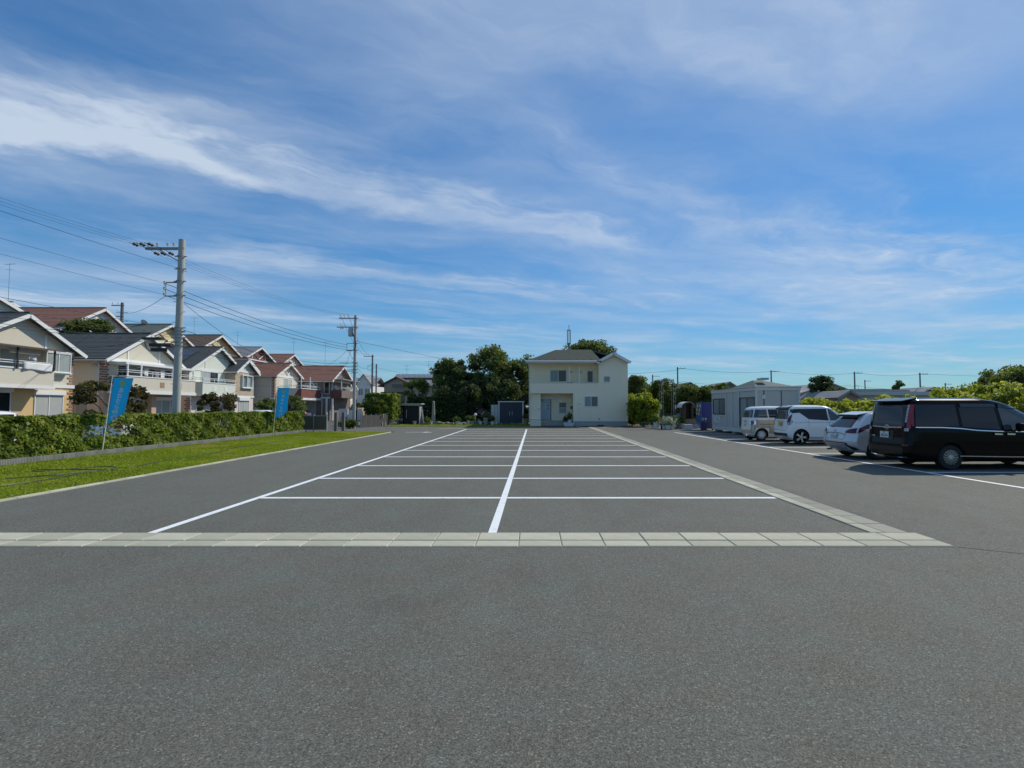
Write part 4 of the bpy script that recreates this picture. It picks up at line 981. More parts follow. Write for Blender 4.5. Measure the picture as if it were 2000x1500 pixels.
# trees behind the sheds
tree('broadleaf_tree', 'rounded dark green tree left of the taller tree group, behind the sheds', (X_(880, 52), 52, 0), 6.5, (1.75, 1.6, 2.7), dark_leaf, 70, 110, .20, .62, 11, .16, group='trees behind the sheds')
tree('broadleaf_tree', 'tallest dark green broadleaf tree behind the sheds', (X_(955, 53), 53, 0), 7.6, (2.4, 2.0, 3.1), dark_leaf, 95, 120, .20, .72, 12, .2, group='trees behind the sheds')
tree('broadleaf_tree', 'lower green tree filling the gap between the two rounded trees', (X_(914, 54.5), 54.5, 0), 5.3, (1.6, 1.4, 2.2), dark_leaf, 55, 110, .20, .6, 10, .14, group='trees behind the sheds')
tree('broadleaf_tree', 'dark green tree hard against the left side of the office house', (X_(1012, 54), 54, 0), 6.9, (2.0, 1.8, 2.9), dark_leaf, 75, 120, .20, .66, 13, .18, group='trees behind the sheds')
tree('broadleaf_tree', 'tree crown rising behind the office house roof', (X_(1152, 66), 66, 0), 10.2, (3.0, 2.4, 2.4), dark_leaf, 70, 110, .24, .8, 14, .22, hollow=.3)
tree('broadleaf_tree', 'small thin tree in front of the solar roof house', (X_(812, 50.5), 50.5, 0), 4.4, (1.1, .9, 1.2), mid_leaf, 26, 70, .17, .45, 15, .07)
tree('shrub', 'dark conifer-like shrub beside the tapered post', (X_(866, 49.5), 49.5, 0), 3.5, (1.1, .9, 1.7), dark_leaf2, 40, 90, .16, .5, 16, .06, 'shrub')
tree('shrub', 'dark shrub mass left of the white cabinet', (X_(912, 49.5), 49.5, 0), 3.8, (1.7, .9, 1.9), dark_leaf2, 50, 100, .17, .55, 17, .07, 'shrub')
tree('shrub', 'dark shrub under the trees behind the navy shed', (X_(975, 50.5), 50.5, 0), 4.2, (2.2, 1.0, 2.0), dark_leaf2, 60, 100, .17, .6, 18, .07, 'shrub')
tree('shrub', 'dark shrub between the navy shed and the house', (X_(1026, 49.5), 49.5, 0), 3.0, (.7, .8, 1.5), dark_leaf2, 30, 80, .15, .42, 19, .05, 'shrub')
hedge('hedge', 'clipped hedge corner with sunlit top by the street entrance', -14.4, -12.0, 43.6, 46.2, .5, 2.75, 9000, .13, hedge_leaf, axis='x', front='y0', bump=.1)
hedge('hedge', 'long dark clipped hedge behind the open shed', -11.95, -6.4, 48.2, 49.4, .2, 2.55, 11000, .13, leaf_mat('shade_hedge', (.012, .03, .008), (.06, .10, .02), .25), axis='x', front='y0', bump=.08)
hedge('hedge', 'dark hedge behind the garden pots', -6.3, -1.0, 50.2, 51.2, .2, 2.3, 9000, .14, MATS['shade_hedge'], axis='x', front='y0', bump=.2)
tree('shrub', 'shaggy shrub hanging over the dark wall by the entrance', (X_(733, 43), 43.0, 0), 2.3, (.9, .7, 1.0), mid_leaf, 26, 70, .14, .4, 20, .05, 'shrub')
tree('shrub', 'low shrub at the foot of the transformer pole', (X_(688, 39), 38.2, 0), .75, (.7, .5, .45), mid_leaf, 18, 60, .10, .25, 21, .03, 'shrub', cz=.35)
for k, (u, hh, r) in enumerate(((884, .9, .5), (905, .7, .45), (918, .6, .4), (948, .8, .45))):
    tree('shrub', ['low clump right of the tapered post', 'low clump behind the middle pots', 'low clump by the globe lamp', 'low clump before the cabinet'][k], (X_(u, 48), 48.2, 0), hh, (r, .4, hh*.55), dark_leaf2, 14, 60, .10, .22, 30+k, .03, 'shrub', cz=hh*.5)

# left street planting
tree('pruned_tree', 'cloud-pruned dark russet tree behind the nearer flag', (-22.3, 27.0, 0), 3.1, (1.55, 1.3, 1.15), russet_leaf, 26, 150, .13, .36, 41, .09, 'tree', 'pruned front-yard trees', cz=1.9, hollow=.75)
tree('pruned_tree', 'cloud-pruned dark russet tree before the mint house', (-22.6, 36.5, 0), 2.75, (1.2, 1.1, .95), russet_leaf, 22, 130, .13, .33, 42, .09, 'tree', 'pruned front-yard trees', cz=1.7, hollow=.75)
tree('shrub', 'dark green shrub under the V-patterned balcony', (-22.6, 47.5, 0), 2.5, (1.4, 1.0, 1.1), dark_leaf, 26, 90, .15, .45, 43, .06, 'shrub', 'front-yard shrubs', cz=1.4)
tree('shrub', 'green shrub beside the second flag before the cream house', (-22.0, 42.5, 0), 2.3, (1.0, .9, .9), dark_leaf, 22, 90, .14, .4, 44, .06, 'shrub', 'front-yard shrubs', cz=1.4)
tree('broadleaf_tree', 'round green tree between the slate roof and the back row', (-36.9, 42.0, 0), 8.9, (2.0, 1.2, 1.1), mid_leaf, 60, 110, .16, .5, 45, .14, cz=7.75)
tree('shrub', 'grey-green shrub down the street by the tan wall', (-24.6, 71.5, 0), 2.1, (1.0, .9, .8), mid_leaf, 18, 60, .16, .4, 46, .05, 'shrub', cz=1.3)

# right of the office house
tree('shrub', 'bright lime green bush at the right corner of the office house', (X_(1259, 41.5), 41.8, 0), 2.75, (1.15, 1.0, 1.25), lime_leaf, 95, 170, .12, .36, 51, .06, 'shrub', cz=1.45, hollow=.6)
tree('shrub', 'lime green bush half behind the office house corner', (X_(1236, 44), 44.3, 0), 2.6, (1.0, .9, 1.2), lime_leaf, 60, 150, .12, .36, 52, .06, 'shrub', cz=1.4, hollow=.6)
tree('broadleaf_tree', 'dark tree at the right side of the office house', (X_(1240, 55), 55, 0), 5.0, (1.35, 1.2, 2.2), dark_leaf, 50, 100, .19, .55, 53, .12)
tree('broadleaf_tree', 'mid green tree left of the garden arch', (X_(1297, 52), 52, 0), 4.3, (1.3, 1.1, 1.6), mid_leaf, 46, 100, .17, .5, 54, .1)
tree('broadleaf_tree', 'loose pale green tree before the far white gable', (X_(1266, 56), 56, 0), 3.9, (1.5, 1.0, 1.5), mid_leaf, 34, 80, .17, .5, 55, .08)
hedge('hedge', 'tall green hedge behind the garden arch', X_(1290, 50), X_(1400, 50), 49.0, 50.4, .3, 3.1, 13000, .15, mid_leaf, axis='x', front='y0', bump=.3)
tree('shrub', 'yellowish green shrub beside the vending machine', (X_(1362, 47.5), 47.5, 0), 3.4, (1.9, 1.0, 1.2), mid_leaf, 40, 100, .15, .5, 56, .07, 'shrub', cz=2.3)
tree('shrub', 'green shrub over the grey cabin roof', (X_(1400, 56), 56, 0), 4.0, (2.4, 1.2, 1.5), mid_leaf, 44, 90, .18, .55, 57, .08, 'shrub')
tree('broadleaf_tree', 'dark shrub tree behind the garden arch', (X_(1326, 50), 48.4, 0), 3.6, (1.1, .9, 1.6), dark_leaf, 40, 90, .16, .45, 58, .08)
# yellow-green shrubs behind the parked cars
ys = [(1590, 28.4, 2.2, 1.0), (1640, 27.0, 2.1, .9), (1612, 24.6, 1.95, .8), (1738, 25.2, 2.15, .95), (1778, 23.4, 2.2, .9), (1828, 22.6, 2.4, .9), (1866, 21.2, 2.5, .95), (1902, 20.2, 2.4, .8), (1962, 18.6, 2.55, .95), (2000, 17.6, 2.5, .9), (2060, 16.5, 2.5, 1.0), (1690, 26.5, 1.95, .9)]
wl = ['left of the row right beside the grey cabin', 'second of the row beside the grey cabin', 'low one over the white minivan roof', 'below the far tree over the silver hatchback', 'left of the black van roof spoiler', 'over the rear of the black van roof', 'over the middle of the black van roof', 'over the front half of the black van roof', 'near the right edge above the van windscreen', 'cut by the right edge', 'outside right of the van', 'between the cabin and the black van']
for k, (u, y, hh, r) in enumerate(ys):
    tree('shrub', 'yellow-green feathery shrub ' + wl[k], (X_(u, y), y, 0), hh, (r, r*.85, .8), yellow_leaf, 30, 110, .10, .30, 70+k, .03, 'shrub', 'yellow-green shrubs behind the parked cars', cz=hh-1.0+.16*math.sin(k*2.4), hollow=.6, stems=3)
hedge('hedge', 'low clipped green hedge behind the parked cars', 17.4, 18.6, 14, 33, .15, 1.45, 15000, .11, hedge_leaf, front='x0', bump=.06)
tree('broadleaf_tree', 'dark spreading tree at the right edge behind the van', (X_(1985, 34), 34, 0), 3.95, (2.6, 1.8, 1.3), dark_leaf, 60, 100, .16, .5, 91, .15, cz=2.9)
tree('broadleaf_tree', 'small dark tree left of the spreading tree at the right edge', (X_(1925, 38), 38, 0), 3.5, (1.0, .9, 1.0), dark_leaf, 24, 80, .16, .42, 92, .09)
tree('broadleaf_tree', 'round dark tree among the far roofs above the silver hatchback', (X_(1603, 62), 62, 0), 5.3, (1.25, 1.2, 1.5), dark_leaf2, 40, 80, .2, .5, 93, .12)
tree('broadleaf_tree', 'lower dark tree beside the round dark tree', (X_(1630, 60), 60, 0), 3.8, (1.4, 1.2, 1.4), dark_leaf2, 36, 80, .2, .5, 94, .1)
tree('broadleaf_tree', 'tiny dark tree on the skyline above the low flat building', (X_(1755, 118), 118, 0), 7.4, (1.1, 1.1, 1.8), dark_leaf, 24, 60, .3, .5, 95, .15)
hedge('hedge', 'dark green belt of trees behind the shrubs at the right edge', 35.5, 48, 40, 43, .2, 3.0, 14000, .2, dark_leaf, axis='x', bump=.45, front='y0')
# far belts of trees that close the horizon
def belt(name, label, x0, x1, y, h, n, seed):
    g = np.random.default_rng(seed); x = g.uniform(x0, x1, n); k = .75+.45*np.sin(x*.11+seed)*np.sin(x*.037+1)+.25*np.sin(x*.53)
    P = np.stack([x, y+g.uniform(-3, 3, n), h*np.clip(k, .3, 2)*g.random(n)**.7], 1)
    o = link(bpy.data.objects.new(name, np_mesh(name, leaf_quads(P, .9, .3, 1.2, .5), 4, dark_leaf))); return tag(o, label, 'trees', kind='stuff')
belt('far_trees', 'far belt of dark trees closing the view behind the right-hand houses', 20, 220, 135, 4.2, 9000, 3)
belt('far_trees', 'far belt of dark trees beyond the street and the sheds', -160, 20, 150, 4.5, 8000, 5)
# ------------------------------------------------------------------ office house in the middle
HY = 43.2
def hx(u): return X_(u, HY)
def hz(v): return Z_(v, HY)
office = empty('office_house', (hx(1035), HY, 0), 'two-storey beige office house with green-grey roof at the end of the stalls', 'house')
ow = siding_mat('office_wall', (.90, .79, .59), .455, True, .03, .10, .003); ow2 = siding_mat('office_panel', (.90, .79, .59), .3, False, .03, .10, .003)
plin = mat('office_plinth', (.42, .41, .39), .9, .1, 3, .2, 40, dirt=.2); oroof = mat('office_roof', (.115, .125, .10), .95, .15, 3, .2, 30)
ox = hx(1035)
def L(u): return hx(u)-ox
W = L(1226.5); wl_, pr = L(1169.5), L(1119.5)
eave = 5.42; par_t = hz(749); par_b = hz(768); pl = .42
# ground floor (right part), porch recess back wall, upper floor set back behind the balcony
box_part('wall', ow, office, pr, W, 0, 6.2, pl, par_b); box_part('wall', ow, office, wl_, W, 0.0, 6.2, par_b+.001, eave)
box_part('upper_wall', ow2, office, 0, wl_-.001, 1.25, 6.2, par_b+.12, eave)
box_part('porch_wall', ow2, office, 0, pr-.001, 1.6, 6.2, pl, par_b)
box_part('balcony_floor', ow2, office, 0, wl_-.001, .12, 1.249, par_b, par_b+.12); box_part('balcony_parapet', ow, office, 0, wl_-.001, 0, .119, par_b, par_t)
box_part('parapet_side', ow, office, 0, .12, .12, 1.249, par_b+.12, par_t); box_part('parapet_cap', white_trim, office, -.03, wl_-.001, -.03, .15, par_t, par_t+.05)
g = MB(); g.prism([(wl_, 0, eave), (W, 0, eave), ((wl_+W)/2, 0, hz(691))], (0, 6, 0)); g.build('gable', ow, office)
box_part('plinth', plin, office, pr+.02, W-.02, .02, 6.1, 0, pl); box_part('porch_plinth', plin, office, L(1078), pr, 1.62, 2, 0, pl); box_part('porch_floor', concrete, office, .02, pr-.05, .5, 1.6, 0, .30)
box_part('base_trim', white_trim, office, pr+.01, W, -.02, .0, pl-.03, pl+.03)
# low porch wall in front of the door's left
box_part('porch_wing', ow2, office, 0, L(1056), -.15, 1.58, pl+.17, par_b-.001) if False else None
box_part('porch_side_wall', ow2, office, 0.0, L(1056), .35, 1.59, pl+.12, par_b-.001); box_part('porch_block', mat('porch_block', (.86, .76, .58), .85, .05, 3), office, 0.0, L(1056.4), -.1, .8, 0, pl+.08)
box_part('side_wall', ow2, office, -.004, .0, .12, 6.2, pl, par_b)
# main hip roof
rz = Z_(683.2, HY+3.0); ey = -.45+1.25*.0; zf = eave+.03
x0, x1 = -.35, wl_+.2; rx0, rx1 = L(1089), L(1163); ry = 3.0
roof_slope(office, (x0, -.42, zf), (x1, -.42, zf), (rx0, ry, rz), (rx1, ry, rz), oroof, courses=20)
roof_slope(office, (x0, 6.6, zf), (x0, -.42, zf), (rx0, ry, rz), (rx0, ry, rz), oroof, courses=20); roof_slope(office, (W+.2, 6.6, zf), (x0, 6.6, zf), (rx1, ry, rz), (rx0, ry, rz), oroof, courses=20)
roof_slope(office, (W+.28, -.1, zf+.02), (W+.28, 6.6, zf+.02), (rx1, ry, rz), (rx1, ry, rz), oroof, courses=20)
box_part('soffit', white_trim, office, x0+.05, x1-.3, -.38, 6.5, eave-.02, eave+.012)
ap = (wl_+W)/2; gz = hz(688)
for s, xe in ((-1, L(1164.5)), (1, L(1231))):
    e0, e1 = (xe, -.35, eave+.02), (xe, 5.0, eave+.02); r0, r1 = (ap, -.35, gz), (ap, 5.0, gz)
    roof_slope(office, *( (e0, e1, r0, r1) if s > 0 else (e1, e0, r1, r0)), oroof, courses=10)
    f = MB(); bar3(f, (xe, -.352, eave-.10), (ap, -.352, gz-.13), .22, .04, (0, -1, 0)); f.build('barge_board', white_trim, office)
MB().tube([(x0-.03, -.47, zf-.02), (L(1165), -.47, zf-.02)], .06, 8).build('gutter', white_trim, office); box_part('fascia', white_trim, office, x0, L(1165), -.43, -.40, eave-.10, eave+.06)
for k in range(17):
    u = 1046+7.3*k
    if u < 1160: MB().box(L(u)-.03, L(u)+.03, -.12 if k % 2 else .05, -.06 if k % 2 else .11, zf+.1, zf+.2).build('snow_guard', dark_metal, office)
downpipe(office, [(-.22, -.45, eave), (-.05, .2, eave-.25), (-.05, .2, .4)])
fy, rr = (0, -1, 0), (1, 0, 0)
def owin(u0, u1, v0, v1, y, **k): return window(office, (L(u0), y, hz(v1)), rr, fy, L(u1)-L(u0), hz(v0)-hz(v1), **k)
owin(1075, 1108.5, 720.5, 744.5, 1.25, panes=2, pane_mats=[glass_teal, glass_dark]); owin(1149.6, 1162, 722, 745.5, 1.25, panes=1, pane_mats=[glass_dark])
owin(1179, 1192, 734.5, 746.5, 0, panes=1, pane_mats=[glass_teal]); owin(1141, 1168, 773.7, 794.5, 0, panes=2, pane_mats=[glass_teal, mat('pane_deep', (.07, .085, .085), .06, .1, 2, spec=.6)])
owin(1093, 1109, 785, 808, 1.6, panes=2, pane_mats=[glass_frost, glass_dark], horizontal=True)
door = box_part('door', mat('door_blue_grey', (.42, .48, .56), .45, .04, 2), office, L(1057.5), L(1075.5), 1.52, 1.6, .48, hz(779.5))
for a in ((L(1056.3), L(1057.4), .44, hz(779)), (L(1075.6), L(1078.4), .44, hz(779))): box_part('door_frame', white_trim, office, a[0], a[1], 1.5, 1.6, a[2], a[3])
box_part('door_lintel', white_trim, office, L(1056.3), L(1089), 1.46, 1.6, hz(779), hz(775.8)); box_part('door_gap', dark_metal, office, L(1076), L(1077.6), 1.49, 1.5, .46, hz(779.4))
poster = mat('poster_white', (.62, .66, .72), .6, .12, 12); poster_b = mat('poster_blue', (.22, .33, .42), .6, .3, 14); ink = mat('poster_ink', (.06, .08, .11), .7)
for a, m in (((1060, 1067.5, 788, 798), poster), ((1069.3, 1074, 789, 795), poster), ((1069.3, 1074, 796, 800.5), poster_b), ((1058, 1061, 779.8, 782), ink)):
    p = box_part('notice', m, door, L(a[0]), L(a[1]), 1.512, 1.519, hz(a[3]), hz(a[2]))
for k in range(4): box_part('notice_line', ink, door, L(1061), L(1064.5+k % 2*2), 1.509, 1.511, hz(790.2+k*1.9), hz(789.7+k*1.9))
box_part('notice_mark', ink, door, L(1070.2), L(1073), 1.509, 1.511, hz(793.4), hz(790.2)); box_part('door_handle', alu, door, L(1075)-.1, L(1075)-.05, 1.46, 1.5, 1.25, 1.55)
for k in range(2): box_part('porch_step', concrete, office, L(1058), L(1080), .9-.35*k, 1.5-.35*k, .15*(1-k)+.0, .15*(2-k))
def ball(name, c, r, m, root, sx=1.0, sz=1.0):
    b = MB(); b.lathe([(max(.002, r*math.sin(math.pi*k/8)), -r*math.cos(math.pi*k/8)*sz) for k in range(9)], (0, 0, 0), 12); o = b.build(name, m, root, c, smooth=True); return o
lampw = mat('lamp_white', (.8, .8, .78), .3)
for u, v, y in ((1132, 786.5, -.05), (1052.5, 797.5, .3)): ball('wall_lamp', (L(u), y, hz(v)), .09, lampw, office)
for u in (1118, 1136): ball('vent_hood', (L(u), 1.2, hz(725)), .10, alu, office)
for u in (1112.7, 1131.7): box_part('drying_post', white_trim, office, L(u)-.04, L(u)+.04, .06, .12, par_t, hz(717))
MB().box(L(1107), L(1120), .02, .06, par_t+.05, par_t+.09).build('drying_pole', dark_metal, office)
box_part('meter_plate', mat('plate_white', (.72, .72, .70), .5), office, L(1220.3), L(1223.3), -.03, 0, hz(792.5), hz(786)); 
for u, v in ((1170, 818.3),): ball('tap', (L(u), -.04, hz(v)), .05, dark_metal, office)
box_part('mailbox', dark_metal, office, pr-.18, pr-.002, .6, .9, hz(799), hz(793)); 
MB().tube([(L(1047), .9, par_b), (L(1047), .9, par_b-.18)], .05, 6).build('porch_camera', dark_metal, office)
ball('chimney_cap', (L(1183.5), 3.4, hz(690)), .06, dark_metal, office)

pot_w = mat('pot_white', (.68, .68, .66), .6, .1, 6); pot_t = mat('pot_terracotta', (.36, .20, .13), .8, .15, 6); pot_g = mat('pot_grey', (.34, .33, .31), .8, .15, 6)
def pot(label, x, y, r, h, m, plant=None, ph=.3, square=False, group='garden pots', seed=0, cat='plant pot'):
    root = empty('plant_pot', (x, y, .012), label, cat, group)
    b = MB(); b.lathe([(r*.7, 0), (r*.98, h*.94), (r*1.08, h*.94), (r*1.08, h), (r*.9, h), (r*.86, h*.86), (.01, h*.86)], (0, 0, 0), 4 if square else 14); b.build('pot', m, root, smooth=not square)
    if plant:
        g = np.random.default_rng(seed+5); n = 220; P = g.normal(size=(n, 3))*np.array([r*.7, r*.7, ph*.32])+np.array([0, 0, h+ph*.45])
        o = link(bpy.data.objects.new('plant', np_mesh('plant', leaf_quads(P[P[:, 2] > h*.8], .09, .4, 1.5), 4, plant)), root); o['kind'] = 'stuff'
    return root
flower_w = leaf_mat('white_flower', (.25, .30, .18), (.75, .75, .70), .2)
pl_root = empty('planter_box', (hx(1110), 42.85, 0), 'large white tapered planter by the office porch', 'planter')
b = MB(); b.add([(-.36, -.16, 0), (.36, -.16, 0), (.36, .16, 0), (-.36, .16, 0), (-.46, -.2, .3), (.46, -.2, .3), (.46, .2, .3), (-.46, .2, .3), (-.43, -.17, .29), (.43, -.17, .29), (.43, .17, .29), (-.43, .17, .29)], [(0, 3, 2, 1), (0, 1, 5, 4), (1, 2, 6, 5), (2, 3, 7, 6), (3, 0, 4, 7), (4, 5, 9, 8), (5, 6, 10, 9), (6, 7, 11, 10), (7, 4, 8, 11), (8, 9, 10, 11)]); b.build('box', pot_w, pl_root)
pot('pale pot with a dark round plant behind the white planter', hx(1112.5), 43.3, .17, .55, pot_w, dark_leaf, .45, seed=1); pot('small pot with dry plant behind the white planter', hx(1105), 43.4, .14, .4, pot_g, russet_leaf, .35, seed=2)
for k, u in enumerate((1169, 1175)): tag(box_part('wheel_stop', black_rubber, None, hx(u)-.1, hx(u)+.12, 42.9, 43.05, .002, .1, bevel=.02), ['left', 'right'][k]+' small dark wheel chock before the office plinth', 'wheel chock', 'wheel chocks')

# ------------------------------------------------------------------ sheds and garden things left of the house
SY = 46.6
def sx_(u): return X_(u, SY)
shed_grey = siding_mat('shed_grey', (.40, .41, .41), .12, True, .04, .1, .006); navy = siding_mat('shed_navy', (.045, .053, .078), .10, True, .06, .05, .006); interior = mat('shed_interior', (.03, .03, .032), .9)
s1 = empty('storage_shed', (sx_(776), SY, 0), 'grey metal shed with open dark front and a ladder at its side', 'shed', 'garden sheds')
w1 = sx_(819)-sx_(776); h1 = Z_(790, SY)
box_part('roof', shed_grey, s1, -.12, w1+.22, -.2, 1.5, h1, h1+.10)
box_part('side_wall', shed_grey, s1, 0, .06, 0, 1.4, .05, h1); box_part('side_wall', shed_grey, s1, w1-.02, w1+.04, 0, 1.4, .05, h1); box_part('back_wall', interior, s1, .061, w1-.021, 1.34, 1.4, .05, h1)
box_part('floor', grey_metal, s1, 0, w1, 0, 1.4, 0, .05); box_part('header', alu, s1, .061, w1-.021, 0, .08, h1-.1, h1); box_part('door_leaf', interior, s1, .9, w1-.03, .12, .16, .06, h1-.1); box_part('door_leaf', interior, s1, .62, .95, .06, .10, .06, h1-.1)
box_part('door_handle', alu, s1, .82, .86, .02, .06, .6, 1.35)
for k in range(4): box_part('shelf', grey_metal, s1, .07, .5, .4, 1.2, .3+.4*k, .33+.4*k)
for k in range(5): tag(box_part('storage_box', [mat('box_blue', (.1, .16, .3), .6), pot_w, mat('box_brown', (.3, .22, .14), .8), pot_g, mat('box_red', (.35, .06, .05), .6)][k], None, sx_(776)+.12+.05*(k % 2), sx_(776)+.4, SY+.5, SY+.8, [.06, .335, .735, 1.135, 1.535][k], [.28, .6, 1.0, 1.4, 1.72][k]), ['blue', 'white', 'brown', 'grey', 'red'][k]+' box on the shelves inside the open shed', 'box', 'boxes in the open shed')
lad = empty('ladder', (sx_(823), SY-.1, 0), 'aluminium ladder leaning on the right side of the open shed', 'ladder')
for s in (0, .32): MB().tube([(.22+s*0, .1+s, .0), (.02, .1+s, 1.45)], .025, 5).build('rail', alu, lad)
for k in range(6): MB().tube([(.22-.2*(k+.7)/6.6, .1, .15+.22*k), (.22-.2*(k+.7)/6.6, .42, .15+.22*k)], .016, 5).build('rung', alu, lad)
s2 = empty('storage_shed', (sx_(973.5), SY, 0), 'grey framed metal shed with closed navy doors', 'shed', 'garden sheds')
w2 = sx_(1022.5)-sx_(973.5); h2 = Z_(785.5, SY)
box_part('body', shed_grey, s2, 0, w2, .05, 1.5, .12, h2); box_part('roof', alu, s2, -.06, w2+.06, -.1, 1.6, h2, h2+.09)
for k in range(3): d = box_part('door', navy, s2, .1+k*(w2-.2)/3+.004, .1+(k+1)*(w2-.2)/3-.004, -.01-(k % 2)*.015, .05, .16, h2-.02)
for u in (995, 1000): box_part('door_handle', alu, s2, sx_(u)-sx_(973.5), sx_(u)-sx_(973.5)+.03, -.06, -.02, .85, 1.2)
for a in ((0, .1), (w2-.1, w2)): box_part('frame_post', alu, s2, a[0], a[1], -.03, .049, .12, h2)
for a in (.15, w2*.5, w2-.3): box_part('foot_block', concrete, s2, a, a+.2, 0, .3, 0, .12)
s3 = empty('garden_cabinet', (sx_(959), SY+.2, 0), 'plain pale grey cabinet left of the navy shed', 'cabinet')
box_part('body', mat('cabinet_pale', (.5, .5, .48), .6, .05, 2, dirt=.2), s3, 0, sx_(973)-sx_(959)-.03, 0, .7, .05, 1.75); box_part('lid', alu, s3, -.03, .64, -.03, .73, 1.75, 1.8); box_part('base', concrete, s3, 0, .6, .05, .65, 0, .05)
MB().box(.29, .31, -.006, 0, .1, 1.7).build('door_gap', dark_metal, s3)
post = empty('tapered_post', (X_(847, 47), 47, 0), 'pale tapered wooden post with flared foot on the back lawn', 'post')
b = MB(); b.lathe([(.30, 0), (.26, .12), (.20, .45), (.16, .9), (.12, 1.6), (.10, 2.1), (.02, 2.16)], (0, 0, 0), 10); b.build('shaft', mat('weathered_wood', (.30, .28, .23), .9, .2, 6, .4, 20, stretch=(1, 1, .1)), post, smooth=True); MB().lathe([(.34, 0), (.34, .06)], (0, 0, 0), 10).build('foot', concrete, post)
gl = empty('globe_lamp', (X_(928.6, 46.5), 46.5, 0), 'white globe lamp on a short post by the pots', 'lamp'); MB().tube([(0, 0, 0), (0, 0, .78)], .05, 8).build('post', grey_metal, gl); ball('globe', (0, 0, .9), .15, lampw, gl)
pots = [(836, .22, .2, pot_t, 'terracotta pot left of the tapered post', dark_leaf), (842, .17, .28, pot_w, 'white pot at the foot of the tapered post', None), (894, .26, .26, pot_w, 'white pot, leftmost of the middle row', mid_leaf), (900.5, .17, .2, pot_w, 'small white pot beside the leftmost white pot', None),
        (910, .16, .15, pot_w, 'low white bowl in the middle of the row', None), (915.5, .2, .34, pot_w, 'tall white pot in the middle of the row', dark_leaf), (922.5, .2, .3, pot_g, 'grey pot left of the globe lamp', mid_leaf), (938.5, .18, .26, pot_w, 'white pot right of the globe lamp', None),
        (949, .3, .55, pot_g, 'large grey stone pot before the cabinet', dark_leaf), (962, .2, .3, pot_w, 'white pot at the foot of the cabinet', mid_leaf), (969, .17, .22, pot_w, 'small white pot by the shed door', None), (1027.5, .3, .5, pot_t, 'round clay pot at the left house corner', mid_leaf), (810, .2, .3, pot_g, 'grey pot at the open shed step', None)]
for k, (u, r, hgt, m, lb, plm) in enumerate(pots): pot(lb, X_(u, 45.6+.3*(k % 3)), 45.6+.3*(k % 3), r*.85, hgt*1.15, m, plm, .4, seed=k)
stone = mat('garden_stone', (.22, .21, .19), .95, .25, 4, .6, 25)
for k, (u, r) in enumerate(((858, .28), (864, .2), (874, .25), (884, .2), (831, .2), (905, .22), (934, .25), (943, .3), (956, .22))):
    b = MB(); prof = [(max(.01, r*math.sin(math.pi*q/6)*(1+.15*math.sin(k+q*2))), r*.55*(1-math.cos(math.pi*q/6))) for q in range(7)]; b.lathe(prof, (0, 0, 0), 8)
    tag(b.build('garden_stone', stone, None, (X_(u, 46.4), 46.4+.2*(k % 3), 0), smooth=True), ['first','second','third','fourth','fifth','sixth','seventh','eighth','ninth'][sorted((858,864,874,884,831,905,934,943,956)).index(u)]+' rounded garden stone from the left along the back lawn', 'stone', 'garden stones')
sg = empty('mail_stand', (X_(746, 42.8), 42.8, 0), 'small white mailbox on a post beside the entrance hedge', 'mailbox'); box_part('box', pot_w, sg, -.17, .17, -.1, .1, .72, 1.0); box_part('post', grey_metal, sg, -.03, .03, -.03, .03, 0, .72); MB().tube([(-.45, 0, .98), (.5, 0, 1.06)], .014, 5).build('arm', pot_w, sg)
for k, u in enumerate((738.5, 741, 748, 754)): tag(MB().tube([(0, 0, 0), (0, 0, .34)], .035, 8).build('short_stake', pot_w, None, (X_(u, 42.6), 42.55, 0)), ['first', 'second', 'third', 'fourth'][k]+' short white stake from the left by the mailbox', 'stake', 'short stakes')

# entrance gate and walls
gate = empty('sliding_gate', (-15.0, 33.1, 0), 'low dark sliding gate at the end of the hedge', 'gate'); gx = 1.35
for z in (.12, 1.0): box_part('gate_rail', grey_metal, gate, 0, gx+.3, -.03, .03, z, z+.06)
gm = mat('gate_slat', (.075, .07, .06), .6, .1, 4)
for k in range(13): box_part('slat', gm, gate, .02+k*.122, .02+k*.122+.106, -.02, .02, .18, 1.0)
for x in (.0, .78, gx+.26): box_part('gate_post', grey_metal, gate, x, x+.05, -.06, .06, 0, 1.12)
for k, (x, y) in enumerate(((-13.2, 34.2), (-12.85, 34.6))): tag(box_part('gate_pillar', mat('pillar_grey', (.16, .15, .14), .8, .15, 4), None, x-.09, x+.09, y-.09, y+.09, 0, 1.25), ['left', 'right'][k]+' dark square gate pillar by the sliding gate', 'pillar', 'gate pillars')
wall_d = empty('block_wall', (X_(706, 40), 40, 0), 'dark panelled wall beside the transformer pole', 'wall')
wm = mat('wall_dark', (.075, .07, .07), .85, .2, 3, .3, 30, dirt=.3)
for k in range(7):
    a, c = Vector((k*.20, k*.62, 0)), Vector(((k+1)*.20-.02, (k+1)*.62-.06, 0)); n = Vector((.62, -.20, 0)).normalized()
    b = MB(); b.prism([a, c, c+n*.05, a+n*.05], (0, 0, .95)); b.build('wall_panel', wm, wall_d)
    box_part('wall_post', grey_metal, wall_d, a.x-.03, a.x+.03, a.y-.09, a.y-.03, 0, 1.05)
steps = empty('entrance_steps', (-25.4, 66, 0), 'brown stepped entrance with tan wall before the far white house', 'steps')
for k in range(4): box_part('step', mat('step_brown', (.12, .06, .045), .8, .15, 5), steps, 0, 1.6, .35*k, 3, .2*k, .2*(k+1))
box_part('side_wall', mat('tan_wall', (.40, .27, .17), .85, .1, 4), steps, 1.61, 2.7, 0, 3, 0, 1.5)
